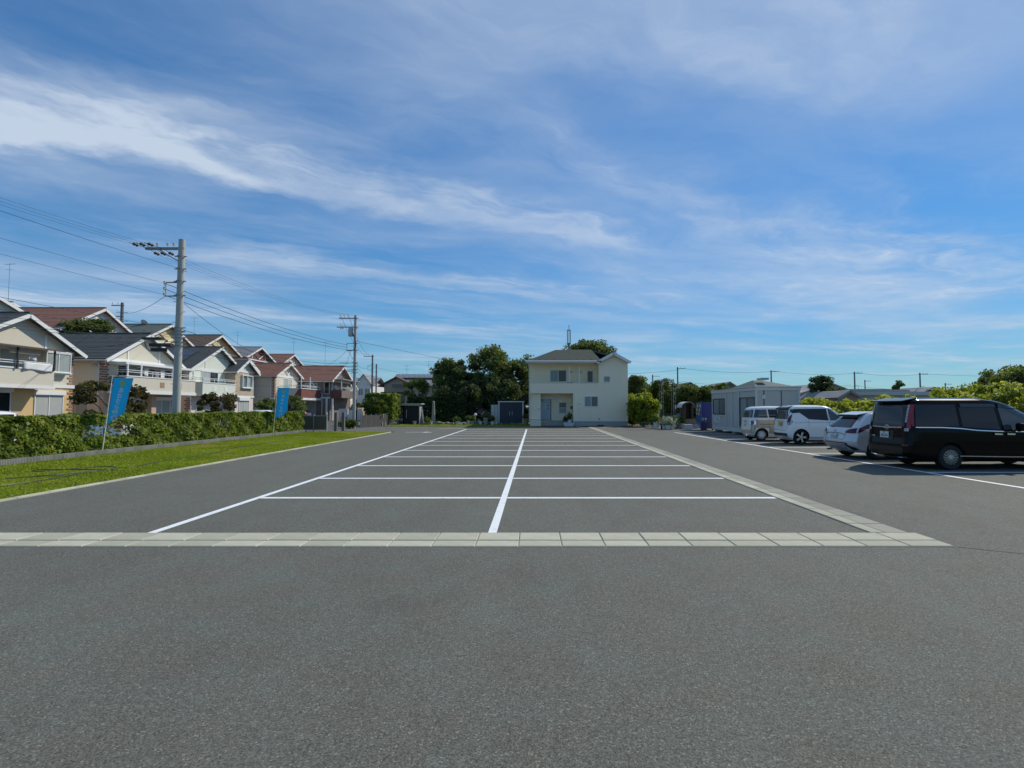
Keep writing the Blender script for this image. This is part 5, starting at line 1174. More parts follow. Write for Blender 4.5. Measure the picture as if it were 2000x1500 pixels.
for k, (u, y, hh) in enumerate(((682, 60, 1.2), (690, 62, 1.3), (700, 62, 1.4), (671, 58, 1.4))):
    tag(box_part('yard_wall', [white_wall, concrete, pot_w, pot_w][k], None, X_(u, y)-.5, X_(u, y)+.5, y, y+.2, 0, hh), ['white', 'grey', 'pale', 'small white'][k]+' yard wall piece down the street', 'wall', 'yard walls')

# house with the solar roof behind the hedge
SH = empty('bungalow', (X_(750, 60), 60, 0), 'brown-roofed house with a row of solar panels behind the hedge', 'house'); sw = X_(852, 60)-X_(750, 60)
box_part('wall', siding_mat('bungalow_wall', (.46, .39, .30), .2), SH, 0, sw, 0, 7, 0, 4.3); g = MB(); g.prism([(0, 0, 4.3), (3.0, 0, 4.3), (1.5, 0, 5.0)], (0, 5, 0)); g.build('gable', siding_mat('bungalow_gable', (.50, .43, .34), .2), SH)
roof_slope(SH, (-.6, -.5, 4.05), (-.6, 6, 4.05), (1.5, -.5, 5.15), (1.5, 6, 5.15), roof_brown, courses=8); roof_slope(SH, (3.7, 6, 4.05), (3.7, -.5, 4.05), (1.5, 6, 5.15), (1.5, -.5, 5.15), roof_brown, courses=8)
roof_slope(SH, (1.0, -.4, 4.1), (sw+.5, -.4, 4.1), (1.0, 3.6, 5.5), (sw+.5, 3.6, 5.5), roof_grey, courses=10); roof_slope(SH, (sw+.5, 7.5, 4.1), (1.0, 7.5, 4.1), (sw+.5, 3.6, 5.5), (1.0, 3.6, 5.5), roof_grey, courses=10)
for k in range(9):
    x = .6+k*.62; b = MB(); b.add([(x, 1.9, 5.1), (x+.56, 1.9, 5.1), (x+.56, 3.2, 5.62), (x, 3.2, 5.62), (x, 1.9, 5.16), (x+.56, 1.9, 5.16), (x+.56, 3.2, 5.68), (x, 3.2, 5.68)], [(0, 3, 2, 1), (4, 5, 6, 7), (0, 1, 5, 4), (1, 2, 6, 5), (2, 3, 7, 6), (3, 0, 4, 7)]); b.build('solar_panel', mat('solar_pale', (.16, .18, .20), .2, spec=.7), SH)
box_part('porch_roof', wood_dark, SH, -.2, 2.7, -.7, 0, 3.2, 3.35); window(SH, (.1, 0, 1.9), (1, 0, 0), (0, -1, 0), 2.3, 1.3, 3, [glass_frost, glass_curtain, glass_dark], frame=wood_dark); window(SH, (3.8, 0, 1.6), (1, 0, 0), (0, -1, 0), 1.6, 1.2, 2, [glass_frost]); antenna(SH, (1.9, 3, 5.5), 1.3)
antenna(SH, (4.6, 3, 5.5), 1.8)

# ------------------------------------------------------------------ prefab cabin, vending machine, garden gate
cab = empty('site_cabin', (11.9, 27.5, 0), 'grey prefabricated site cabin with sliding windows behind the parked cars', 'cabin')
cab_m = mat('cabin_panel', (.50, .50, .46), .55, .04, 2, .05, 20, dirt=.12); cab_f = mat('cabin_frame', (.62, .62, .58), .45, .04, 2); black_f = mat('black_frame', (.02, .02, .022), .4)
CW, CL, cz0, cz1 = 2.4, 6.8, .14, 2.66
box_part('body', cab_m, cab, .04, CW-.04, .04, CL-.04, cz0+.02, cz1-.03)
box_part('floor_beam', cab_f, cab, 0, CW, 0, CL, cz0-.0, cz0+.20); box_part('roof_beam', cab_f, cab, -.02, CW+.02, -.02, CL+.02, cz1-.16, cz1); box_part('roof_sheet', mat('cabin_roof', (.45, .47, .48), .5), cab, -.06, CW+.06, -.06, CL+.06, cz1, cz1+.05)
for x, y in ((0, 0), (CW-.1, 0), (0, CL-.1), (CW-.1, CL-.1)): box_part('corner_post', cab_f, cab, x, x+.1, y, y+.1, cz0+.2, cz1-.16)
for x, y in ((.1, .2), (.1, 3.2), (.1, 6.2), (1.9, .2), (1.9, 6.2), (1.9, 3.2)): box_part('support_block', concrete, cab, x, x+.4, y, y+.4, 0, cz0)
def cy_(u): return 11.9/((u-1043)/1000)-27.5
ribs = [cy_(u) for u in (1391, 1417.3, 1429.5, 1443, 1474)]
for y in ribs[1:4]: box_part('wall_batten', cab_f, cab, -.03, .04, y-.035, y+.035, cz0+.2, cz1-.16)
for k, (ya, yb) in enumerate(((ribs[1]+.07, ribs[0]-.1), (ribs[4]+.02, ribs[3]-.06))):
    zb, zt = (1.12, 2.14) if k == 0 else (.5, 2.14)
    window(cab, (.04, yb, zb), (0, -1, 0), (-1, 0, 0), yb-ya, zt-zb, 2, [glass_frost, mat('cabin_pane', (.17, .19, .19), .1, .1, 2, spec=.6)], frame=black_f, bar=.05)
box_part('wall_batten', cab_f, cab, .0, .04, ribs[1]+.04, ribs[0]-.1, 1.03, 1.10)
sign_y1, sign_y0 = cy_(1394), cy_(1404.2)
sgn = box_part('notice_board', pot_w, cab, .02, .036, sign_y0, sign_y1, .62, .99)
MB().box(.012, .0195, sign_y0+(sign_y1-sign_y0)*.34, sign_y0+(sign_y1-sign_y0)*.7, .845, .895).build('notice_mark', ink, sgn)
MB().box(.012, .0195, sign_y0+(sign_y1-sign_y0)*.12, sign_y0+(sign_y1-sign_y0)*.42, .735, .775).build('notice_mark', ink, sgn); MB().box(.012, .0195, sign_y0+(sign_y1-sign_y0)*.44, sign_y0+(sign_y1-sign_y0)*.82, .742, .767).build('notice_mark', mat('ink_grey', (.35, .38, .4), .7), sgn)
for u in (1492.5, 1526.5): x = X_(u, 27.5)-11.9; box_part('wall_seam', black_f, cab, x-.02, x+.02, .025, .041, cz0+.2, cz1-.16)
box_part('fuse_box', pot_w, cab, .35, .5, -.05, .04, 2.05, 2.25)

vend = empty('vending_machine', (11.55, 35.2, 0), 'dark blue drinks vending machine beside the grey cabin', 'vending machine')
vb = mat('vending_blue', (.008, .028, .19), .35, .1, 2); box_part('body', vb, vend, 0, .86, 0, 1.15, .12, 1.92, bevel=.01); box_part('front_panel', mat('vending_front', (.06, .12, .30), .3), vend, -.06, -.001, .02, 1.13, .12, 1.9)
for k in range(3):
    box_part('display_shelf', pot_w, vend, -.075, -.061, .08, 1.07, 1.05+.27*k, 1.07+.27*k)
    for j in range(7):
        b = MB(); b.lathe([(.03, 0), (.034, .02), (.034, .13), (.02, .16), (.02, .18)], (-.085, .15+j*.135, 1.07+.27*k), 8); b.build('bottle', [mat('drink_red', (.45, .03, .03), .4), mat('drink_green', (.06, .25, .08), .4), mat('drink_white', (.7, .7, .7), .4), mat('drink_gold', (.5, .35, .08), .4)][(j+k) % 4], vend)
lettering('DRINK', .17, pot_w, vend, basis((-.066, .58, .8), (0, -1, 0), (-1, 0, 0))) if False else None
for x in (.05, .7): box_part('leg', dark_metal, vend, x, x+.1, .1, .2, 0, .12)
box_part('cable_box', pot_g, vend, .14, .24, -.06, 0, .56, .68); box_part('rear_vent', dark_metal, vend, .42, .74, -.02, 0, .2, .58)
bin_ = empty('recycling_bin', (11.3, 34.6, 0), 'dark blue bottle recycling bin before the vending machine', 'bin'); b = MB(); b.box(0, .36, 0, .3, .0, .62); b.build('body', mat('bin_blue', (.035, .03, .10), .5), bin_, bevel=.02); b = MB(); b.lathe([(.18, 0), (.18, .16), (.14, .26), (.02, .3)], (.18, .15, .62), 12); b.build('lid', mat('bin_grey', (.12, .14, .15), .5), bin_, smooth=True); ball('hole', (.1, -.01, .78), .05, pot_w, bin_); ball('hole', (.27, -.01, .78), .05, pot_w, bin_)
# barrel-roofed wooden shelter
shl = empty('arched_shelter', (X_(1336, 38), 38, 0), 'dark wooden garden shelter with an arched sheet roof on a brick base', 'shelter')
box_part('brick_base', brick_mat('base_brick', (.30, .20, .14), (.22, .15, .11), (.3, .27, .23)), shl, -.2, .85, 0, 1.3, .32, .72); box_part('footing', concrete, shl, -.3, .95, -.08, 1.4, 0, .32); box_part('back', wood_dark, shl, 0, .6, .6, .66, .72, 1.85)
for x in (.0, .55): box_part('board', wood_dark, shl, x, x+.12, 0, 1.2, .721, 1.85)
b = MB(); n = 10; ar = [(.3+.5*math.cos(math.pi*k/n), 1.55+.42*math.sin(math.pi*k/n)) for k in range(n+1)]
b.add([(x, y, z) for y in (-.1, 1.3) for x, z in ar]+[(x, y, z+.03) for y in (-.1, 1.3) for x, z in ar], [(i, i+1, n+1+i+1, n+1+i) for i in range(n)]+[(2*n+2+i, 3*n+3+i, 3*n+4+i, 2*n+3+i) for i in range(n)]+[(i, 2*n+2+i, 2*n+3+i, i+1) for i in range(n)]); b.build('arched_roof', mat('arch_sheet', (.50, .52, .50), .4, .1, 4), shl, smooth=True)
tag(box_part('white_crate', pot_w, None, X_(1337, 36.5), X_(1352.3, 36.5), 36.5, 36.9, .01, .36, bevel=.01), 'white crate on the ground before the arched shelter', 'crate')
# gate with arch
gp = empty('garden_gate', (X_(1291.5, 37.4), 37.4, 0), 'tall thin metal garden arch between two dark gate posts', 'gate'); gw = X_(1319, 37.4)-X_(1291.5, 37.4)
for x in (0, gw): box_part('gate_post', dark_metal, gp, x-.06, x+.06, -.06, .06, 0, 1.45); box_part('post_cap', pot_w, gp, x-.03, x+.03, -.03, .03, 1.45, 1.75)
rd, zc = .52, 3.15
for y in (0, .5):
    for rdd in (rd, rd-.16):
        b = MB(); pts = [(gw/2-rdd, y, .0), (gw/2-rdd, y, zc)]+[(gw/2-rdd*math.cos(math.pi*k/14), y, zc+rdd*math.sin(math.pi*k/14)) for k in range(1, 14)]+[(gw/2+rdd, y, zc), (gw/2+rdd, y, .0)]; b.tube(pts, .011, 5); b.build('arch_hoop', grey_metal, gp)
for k in range(15):
    a = math.pi*k/14; p = (gw/2-rd*math.cos(a), 0, zc+rd*math.sin(a)); q = (gw/2-(rd-.16)*math.cos(a), 0, zc+(rd-.16)*math.sin(a)); b = MB(); b.tube([p, q], .010, 4); b.tube([p, (p[0], .5, p[2])], .010, 4); b.build('arch_rung', grey_metal, gp)
for s in (-1, 1):
    for k in range(9): b = MB(); b.tube([(gw/2+s*rd, 0, .4+.32*k), (gw/2+s*(rd-.16), 0, .4+.32*k)], .010, 4); b.tube([(gw/2+s*rd, 0, .4+.32*k), (gw/2+s*rd, .5, .4+.32*k)], .010, 4); b.build('arch_rung', grey_metal, gp)
gl_m = dark_metal
for s, x0g in ((0, .08), (1, gw/2+.02)):
    b = MB(); wgt = gw/2-.1
    for z in (.15, .62, 1.1): b.tube([(x0g, 0, z), (x0g+wgt, 0, z)], .016, 5)
    for k in range(6): b.tube([(x0g+wgt*k/5, 0, .12), (x0g+wgt*k/5, 0, 1.15+.12*math.sin(math.pi*k/5))], .011, 4)
    b.build('gate_leaf', gl_m, gp)
wal = empty('garden_wall', (X_(1294, 38.6), 38.6, 0), 'low pale garden wall behind the garden gate', 'wall'); box_part('wall', mat('garden_wall_pale', (.52, .51, .47), .85, .12, 3, .2, 30, dirt=.3), wal, 0, .8, 0, .15, 0, .82); box_part('coping', concrete, wal, -.02, .82, -.03, .18, .82, .88); box_part('pier', concrete, wal, 1.0, 1.35, 0, .35, 0, 1.1)
gpots = [(1297, 36.6, .16, .28, pot_w, flower_w, 'white pot with white flowers, left before the garden gate'), (1304, 36.2, .2, .3, pot_w, flower_w, 'larger white pot with white flowers before the garden gate'), (1311, 36.3, .2, .26, pot_w, flower_w, 'white flower bowl by the right gate post'), (1281, 38.2, .22, .45, pot_w, mid_leaf, 'white pot at the foot of the lime bush'), (1274, 38.6, .15, .25, pot_w, mid_leaf, 'small white pot left of the lime bush foot'), (1316, 37.0, .18, .4, pot_g, dark_leaf, 'grey pot with dark plant at the gate post'), (1331, 37.6, .18, .4, pot_g, dark_leaf, 'grey pot right of the gate by the shelter')]
for k, (u, y, r, hgt, m, plm, lb) in enumerate(gpots): pot(lb, X_(u, y), y, r, hgt, m, plm, .5, seed=40+k)
st = empty('flower_stand', (X_(1307, 36.9), 36.9, 0), 'white tiered flower stand before the garden gate', 'stand')
for k in range(3): box_part('tier', pot_w, st, -.35+.05*k, .35-.05*k, -.12, .12, .18+.24*k, .205+.24*k)
for x in (-.3, .3): MB().tube([(x, 0, 0), (x*.7, 0, .72)], .014, 5).build('leg', pot_w, st)
link(bpy.data.objects.new('flowers', np_mesh('flowers', leaf_quads(np.random.default_rng(3).normal(size=(260, 3))*np.array([.22, .1, .16])+np.array([0, 0, .62]), .08, .4, 1.2), 4, flower_w)), st)
edge2 = sheet('garden_path', [(8.0, 42.26), (10.8, 37.3), (11.6, 37.3), (9.2, 42.26)], .006, concrete)
fn_ = empty('picket_fence', (8.3, 41.2, 0), 'low row of thin stakes along the foot of the lime bush', 'fence')
for k in range(14): MB().tube([(k*.13, -k*.25, 0), (k*.13, -k*.25, .42)], .016, 5).build('stake', mat('stake_wood', (.28, .24, .18), .9), fn_)
for z in (.36,): MB().tube([(0, 0, z), (1.7, -3.25, z)], .012, 4).build('stake_rail', grey_metal, fn_)

# ------------------------------------------------------------------ far buildings on the right
def far_gable(name, label, u0, u1, ve, vr, Y, wm, rm, facing='y', depth=8, ua=None, group='far houses on the right'):
    root = empty(name, (X_(u0, Y), Y, 0), label, 'house', group); w = X_(u1, Y)-X_(u0, Y); e, r = Z_(ve, Y), Z_(vr, Y); a = w*.5 if ua is None else X_(ua, Y)-X_(u0, Y)
    if facing == 'y':
        b = MB(); b.prism([(0, 0, 0), (w, 0, 0), (w, 0, e), (a, 0, r-.1), (0, 0, e)], (0, depth, 0)); b.build('wall', wm, root)
        roof_slope(root, (-.5, -.5, e-.25), (-.5, depth, e-.25), (a, -.5, r+.05), (a, depth, r+.05), rm, courses=6); roof_slope(root, (w+.5, depth, e-.25), (w+.5, -.5, e-.25), (a, depth, r+.05), (a, -.5, r+.05), rm, courses=6)
        for xe in (-.5, w+.5): f = MB(); bar3(f, (xe, -.503, e-.38), (a, -.503, r-.08), .22, .04, (0, -1, 0)); f.build('barge_board', rm, root)
    else:
        box_part('wall', wm, root, 0, w, 0, depth, 0, e); d = depth/2; hip = w*.28
        roof_slope(root, (-.5, -.5, e), (w+.5, -.5, e), (a-.4 if facing == 'hip' else -.5, d, r), (a+.4 if facing == 'hip' else w+.5, d, r), rm, courses=8); roof_slope(root, (w+.5, depth+.5, e), (-.5, depth+.5, e), (a+.4 if facing == 'hip' else w+.5, d, r), (a-.4 if facing == 'hip' else -.5, d, r), rm, courses=8)
        if facing == 'hip':
            roof_slope(root, (-.5, depth+.5, e), (-.5, -.5, e), (a-.4, d, r), (a-.4, d, r), rm, courses=8); roof_slope(root, (w+.5, -.5, e), (w+.5, depth+.5, e), (a+.4, d, r), (a+.4, d, r), rm, courses=8)
    window(root, (w*.3, 0, max(.8, e-1.7)), (1, 0, 0), (0, -1, 0), min(1.8, w*.3), 1.1, 2, [glass_frost]); return root
far_gable('far_house', 'white gable with dark roof right of the garden arch', 1320, 1374, 766, 747, 78, white_wall, roof_brown)
far_gable('far_house', 'pale grey gable glimpsed left of the garden arch', 1238, 1272, 757, 744, 74, greyw, roof_grey)
far_gable('far_house', 'tan gable house over the left end of the grey cabin', 1396, 1448, 762, 746, 80, siding_mat('tan_siding', (.36, .32, .24), .3), roof_grey, ua=1424)
q = far_gable('far_house', 'house with grey-green hipped roof and skylight over the grey cabin', 1481, 1552, 757, 739, 58, greyw, slate_green, facing='hip', ua=1508)
box_part('skylight', mat('skylight', (.4, .44, .46), .3), q, X_(1498, 58)-X_(1481, 58), X_(1512, 58)-X_(1481, 58), 1.2, 2.6, Z_(744, 58)+.2, Z_(740, 58)+.2)
far_gable('far_house', 'wide warehouse with pale low-pitched roof behind the round dark tree', 1562, 1672, 767, 748, 88, mat('warehouse_wall', (.40, .36, .32), .8, .08, 2), roof_grey, ua=1622, depth=16)
flat = empty('flat_roof_building', (X_(1668, 68), 68, 0), 'long low flat-roofed building above the silver hatchback and van', 'building'); fwid = X_(1892, 68)-X_(1668, 68)
box_part('wall', mat('flat_wall', (.50, .46, .39), .85, .08, 2), flat, 0, fwid, 0, 9, 0, Z_(772, 68)); box_part('roof_edge', mat('flat_edge', (.55, .53, .48), .6), flat, -.2, fwid+.2, -.4, 9.2, Z_(772, 68), Z_(765, 68))
box_part('roof_hut', roof_grey, flat, 1.5, 7.0, 3, 8, Z_(765, 68), Z_(758, 68)); box_part('roof_hut', roof_grey, flat, 8, 10.4, 4, 8, Z_(765, 68), Z_(759, 68))
for k in range(9): window(flat, (.6+k*1.65, 0, 1.5), (1, 0, 0), (0, -1, 0), 1.0, 1.3, 2, [glass_frost, glass_dark]); 
for k in range(5): box_part('pilaster', mat('pilaster', (.30, .24, .2), .85), flat, .1+k*3.5, .35+k*3.5, -.06, 0, 0, Z_(772, 68))
far_gable('far_house', 'tan walled house with dark eaves behind the yellow-green shrubs', 1640, 1672, 772, 763, 55, siding_mat('tan_house', (.38, .33, .26), .3), roof_grey)
far_gable('far_house', 'pale low gable above the black van roof', 1795, 1850, 768, 756, 96, greyw, roof_grey, ua=1822)
far_gable('far_house', 'long low brown roof at the right under the skyline poles', 1850, 1925, 768, 758, 92, siding_mat('brown_far', (.30, .28, .26), .3), roof_grey, facing='x')
wires_r = []
for k, (u, vt, Y, lb) in enumerate(((1324, 717, 100, 'far utility pole right of the garden arch'), (1275, 732, 112, 'short far utility pole left of the garden arch'), (1507, 723, 100, 'far utility pole above the hipped roof'), (1670, 726, 100, 'far utility pole above the flat building'), (1798, 728, 100, 'far utility pole above the black van'), (1847, 748, 125, 'small far pole right of the pole above the van'), (1879, 751, 130, 'tiny far pole on the skyline right of the van'), (1922, 746, 125, 'small far pole near the right edge'), (1690, 742, 130, 'tiny far pole right of the pole above the flat building'))):
    H = Z_(vt, Y); pp = pole('utility_pole', lb, X_(u, Y), Y, H, .17, .12, rust_pole, 'far utility poles on the right')
    box_part('cross_arm', steel, pp, -.2, 1.6, -.06, .06, H-.35, H-.25)
    if k in (0, 2, 3, 4): 
        MB().tube([(0, 0, H*.68), (.7, 0, H*.68), (.7, 0, H*.6), (0, 0, H*.6)], .05, 5).build('service_bracket', steel, pp)
        for x in (.6, 1.4): pin(pp, x, H-.25, .3)
rr_ = [(28.1, 100, 9.2), (46.4, 100, 8.6), (62.7, 100, 8.3), (75.5, 100, 8.1), (110, 100, 8.0)]
for k, (a, b_) in enumerate(zip(rr_[:-1], rr_[1:])):
    for z, tx in ((0, 'upper'), (-2.6, 'lower')):
        wire((a[0]+.8, a[1], a[2]+z), (b_[0]+.8, b_[1], b_[2]+z), .5, .022, f'{tx} far wire on the right, span {["from the garden arch pole", "above the hipped roof", "above the flat building", "at the right edge"][k]}')
wire((5, 100, 8.4), (28.5, 100, 8.9), .6, .022, 'far wire between the office house and the garden arch pole'); wire((28.1, 100, 6.2), (62, 100, 5.9), 1.0, .02, 'long low far wire over the grey cabin')
# ------------------------------------------------------------------ cars
def lerp_table(tab, z):
    if z <= tab[0][0]: return tab[0][1]
    for (a, va), (b, vb) in zip(tab[:-1], tab[1:]):
        if z <= b: return va+(vb-va)*(z-a)/(b-a)
    return tab[-1][1]
def paint(name, col, rough=.28, metal=0.0, coat=1.0, flake=False):
    m = mat(name, col, rough, .03, 1.5, 0, 40, metal, .5, coat); m.node_tree.nodes['Principled BSDF'].inputs['Coat Roughness'].default_value = .03; return m
car_glass = mat('car_glass', (.010, .012, .015), .02, 0, 1, spec=.45); car_glass2 = mat('car_glass_light', (.06, .07, .072), .03, .3, 1.2, spec=.7)
tyre_m = mat('tyre', (.016, .016, .017), .8, .2, 12); rim_m = mat('rim_silver', (.50, .51, .52), .3, .05, 4, metal=.7); rim_dark = mat('rim_dark', (.03, .03, .03), .4); chrome = mat('chrome', (.75, .76, .77), .12, metal=1.0)
lamp_red = mat('lamp_red', (.30, .012, .02), .12, .15, 9, spec=.6); lamp_dark = mat('lamp_dark_red', (.10, .008, .02), .12, .15, 9, spec=.6); lamp_clear = mat('lamp_clear', (.45, .45, .45), .1, .15, 9); trim_black = mat('trim_black', (.012, .012, .013), .45); gap_m = mat('panel_gap', (.01, .01, .01), .8)
plate_w = mat('plate_white', (.74, .75, .74), .4); plate_y = mat('plate_yellow', (.62, .42, .03), .4); plate_ink = mat('plate_ink', (.02, .09, .05), .5); plate_black = mat('plate_ink_black', (.02, .02, .02), .5); arch_m = mat('arch_black', (.008, .008, .008), .9)
class Car:
    def __init__(s, label, loc, w, rear, front, rr, rf, body_m, z0, ztop, wheels, wr, group='parked cars', name='parked_car', cat='car', heading=0.0, roof_m=None, nz=46, two=None):
        s.w, s.rear, s.front, s.rr, s.rf = w, rear, front, rr, rf
        s.root = empty(name, loc, label, cat, group, heading); s.body_m = body_m
        zs = sorted(set([z0+(ztop-z0)*k/nz for k in range(nz+1)] + [z for t in (w, rear, front) for z, _ in t if z0 < z < ztop]))
        rings = []
        for z in zs:
            W, xr, xf = lerp_table(w, z), lerp_table(rear, z), lerp_table(front, z)
            ax, ay = rr; bx, by = rf; ax = min(ax, (xf-xr)*.3); bx = min(bx, (xf-xr)*.3); ay = min(ay, W*.9); by = min(by, W*.9); P = []
            for k in range(7): P.append((xr, -(W-ay)+2*(W-ay)*k/7))
            for k in range(8): g = math.pi/2*k/8; P.append((xr+ax*(1-math.cos(g)), (W-ay)+ay*math.sin(g)))
            for k in range(20): P.append((xr+ax+(xf-bx-xr-ax)*k/20, W))
            for k in range(8): g = math.pi/2*k/8; P.append((xf-bx+bx*math.sin(g), (W-by)+by*math.cos(g)))
            for k in range(7): P.append((xf, (W-by)-2*(W-by)*k/7))
            for k in range(8): g = math.pi/2*k/8; P.append((xf-bx+bx*math.cos(g), -(W-by)-by*math.sin(g)))
            for k in range(20): P.append((xf-bx-(xf-bx-xr-ax)*k/20, -W))
            for k in range(8): g = math.pi/2*k/8; P.append((xr+ax-ax*math.sin(g), -(W-ay)-ay*math.cos(g)))
            rings.append([(x, y, z) for x, y in P])
        n = len(rings[0]); b = MB(); V = [p for r in rings for p in r]
        F = [(i*n+k, i*n+(k+1) % n, (i+1)*n+(k+1) % n, (i+1)*n+k) for i in range(len(rings)-1) for k in range(n)]
        b.add(V, F); cx = sum(p[0] for p in rings[-1])/n; t = len(b.v); b.v.append((cx, 0, ztop+.012)); base = (len(rings)-1)*n
        for k in range(n): b.f.append((base+k, base+(k+1) % n, t)); b.m.append(0)
        b.f.append(tuple(reversed(range(n)))); b.m.append(0)
        me = b.mesh('body', [body_m, arch_m])
        body = bpy.data.objects.new('body', me); link(body, s.root)
        c = MB()
        for x in wheels:
            for sgn in (-1, 1):
                W = lerp_table(w, wr); c.lathe([(wr*1.12, -W*1.2 if sgn < 0 else W-.32), (wr*1.12, -W+.32 if sgn < 0 else W*1.2)], (x, 0, wr+.01), 28, 'y')
        cm = c.mesh('cutter', [body_m, arch_m]); cm.polygons.foreach_set('material_index', [1]*len(cm.polygons)); cut = bpy.data.objects.new('cutter', cm); COL.objects.link(cut); cut.parent = s.root
        md = body.modifiers.new('arches', 'BOOLEAN'); md.object = cut; md.operation = 'DIFFERENCE'; md.solver = 'EXACT'
        bpy.context.view_layer.update(); me2 = bpy.data.meshes.new_from_object(body.evaluated_get(bpy.context.evaluated_depsgraph_get()))
        body.modifiers.clear(); body.data = me2; bpy.data.objects.remove(cut)
        me2.polygons.foreach_set('use_smooth', [True]*len(me2.polygons)); me2.set_sharp_from_angle(angle=R(32)); s.body = body; s.wr = wr
        s.wheels = wheels
    def side_y(s, x, z):
        W, xr, xf = lerp_table(s.w, z), lerp_table(s.rear, z), lerp_table(s.front, z); ax, ay = s.rr; bx, by = s.rf
        if x < xr+ax: q = min(1, (xr+ax-x)/ax); return W-ay*(1-math.sqrt(max(0, 1-q*q)))
        if x > xf-bx: q = min(1, (x-xf+bx)/bx); return W-by*(1-math.sqrt(max(0, 1-q*q)))
        return W
    def rear_x(s, y, z):
        W, xr = lerp_table(s.w, z), lerp_table(s.rear, z); ax, ay = s.rr; q = (abs(y)-(W-ay))/ay
        return xr if q <= 0 else xr+ax*(1-math.sqrt(max(0, 1-min(1, q)**2)))
    def front_x(s, y, z):
        W, xf = lerp_table(s.w, z), lerp_table(s.front, z); bx, by = s.rf; q = (abs(y)-(W-by))/by
        return xf if q <= 0 else xf-bx*(1-math.sqrt(max(0, 1-min(1, q)**2)))
    def panel(s, name, face, poly, m, off=.006, sides=(-1,), parent=None, cell=.07, thick=0.0):
        out = None
        for sg in sides:
            bm = bmesh.new(); bm.faces.new([bm.verts.new((a, c, 0)) for a, c in poly])
            for ax in (0, 1):
                lo, hi = min(p[ax] for p in poly), max(p[ax] for p in poly); k = lo+cell
                while k < hi-.01:
                    no = (1, 0, 0) if ax == 0 else (0, 1, 0); co = (k, 0, 0) if ax == 0 else (0, k, 0)
                    bmesh.ops.bisect_plane(bm, geom=bm.verts[:]+bm.edges[:]+bm.faces[:], plane_co=co, plane_no=no); k += cell
            for v in bm.verts:
                a, z = v.co.x, v.co.y
                if face == 'side': v.co = (a, sg*(s.side_y(a, z)+off), z)
                elif face == 'rear': v.co = (s.rear_x(a*sg, z)-off, a*sg, z)
                else: v.co = (s.front_x(a*sg, z)+off, a*sg, z)
            if thick:
                r = bmesh.ops.extrude_face_region(bm, geom=bm.faces[:]); d = Vector((0, -sg*thick, 0)) if face == 'side' else Vector((thick, 0, 0))
                for v in r['geom']:
                    if isinstance(v, bmesh.types.BMVert): v.co += d*0 if False else (Vector((0, sg*thick, 0)) if face == 'side' else Vector((-thick, 0, 0)))
            bmesh.ops.recalc_face_normals(bm, faces=bm.faces)
            me = bpy.data.meshes.new(name); bm.to_mesh(me); bm.free(); me.materials.append(m); me.polygons.foreach_set('use_smooth', [True]*len(me.polygons)); me.set_sharp_from_angle(angle=R(40))
            if face == 'side' and sg < 0 or face == 'rear' or face == 'front':
                # make sure it faces outwards
                nrm = sum((p.normal for p in me.polygons), Vector()); want = Vector((0, sg, 0)) if face == 'side' else (Vector((-1, 0, 0)) if face == 'rear' else Vector((1, 0, 0)))
                if nrm.dot(want) < 0: me.flip_normals()
            out = link(bpy.data.objects.new(name, me), parent or s.root)
        return out
    def line(s, name, face, pts, wd, m, off=.004, sides=(-1,), parent=None):
        """thin band along a polyline on the body"""
        L_, R_ = [], []
        P = [Vector((a, c, 0)) for a, c in pts]
        for i, p in enumerate(P):
            t = (P[min(i+1, len(P)-1)]-P[max(i-1, 0)]).normalized(); n = Vector((-t.y, t.x, 0))*wd/2; L_.append((p+n).to_tuple()[:2]); R_.append((p-n).to_tuple()[:2])
        return s.panel(name, face, L_+R_[::-1], m, off, sides, parent)
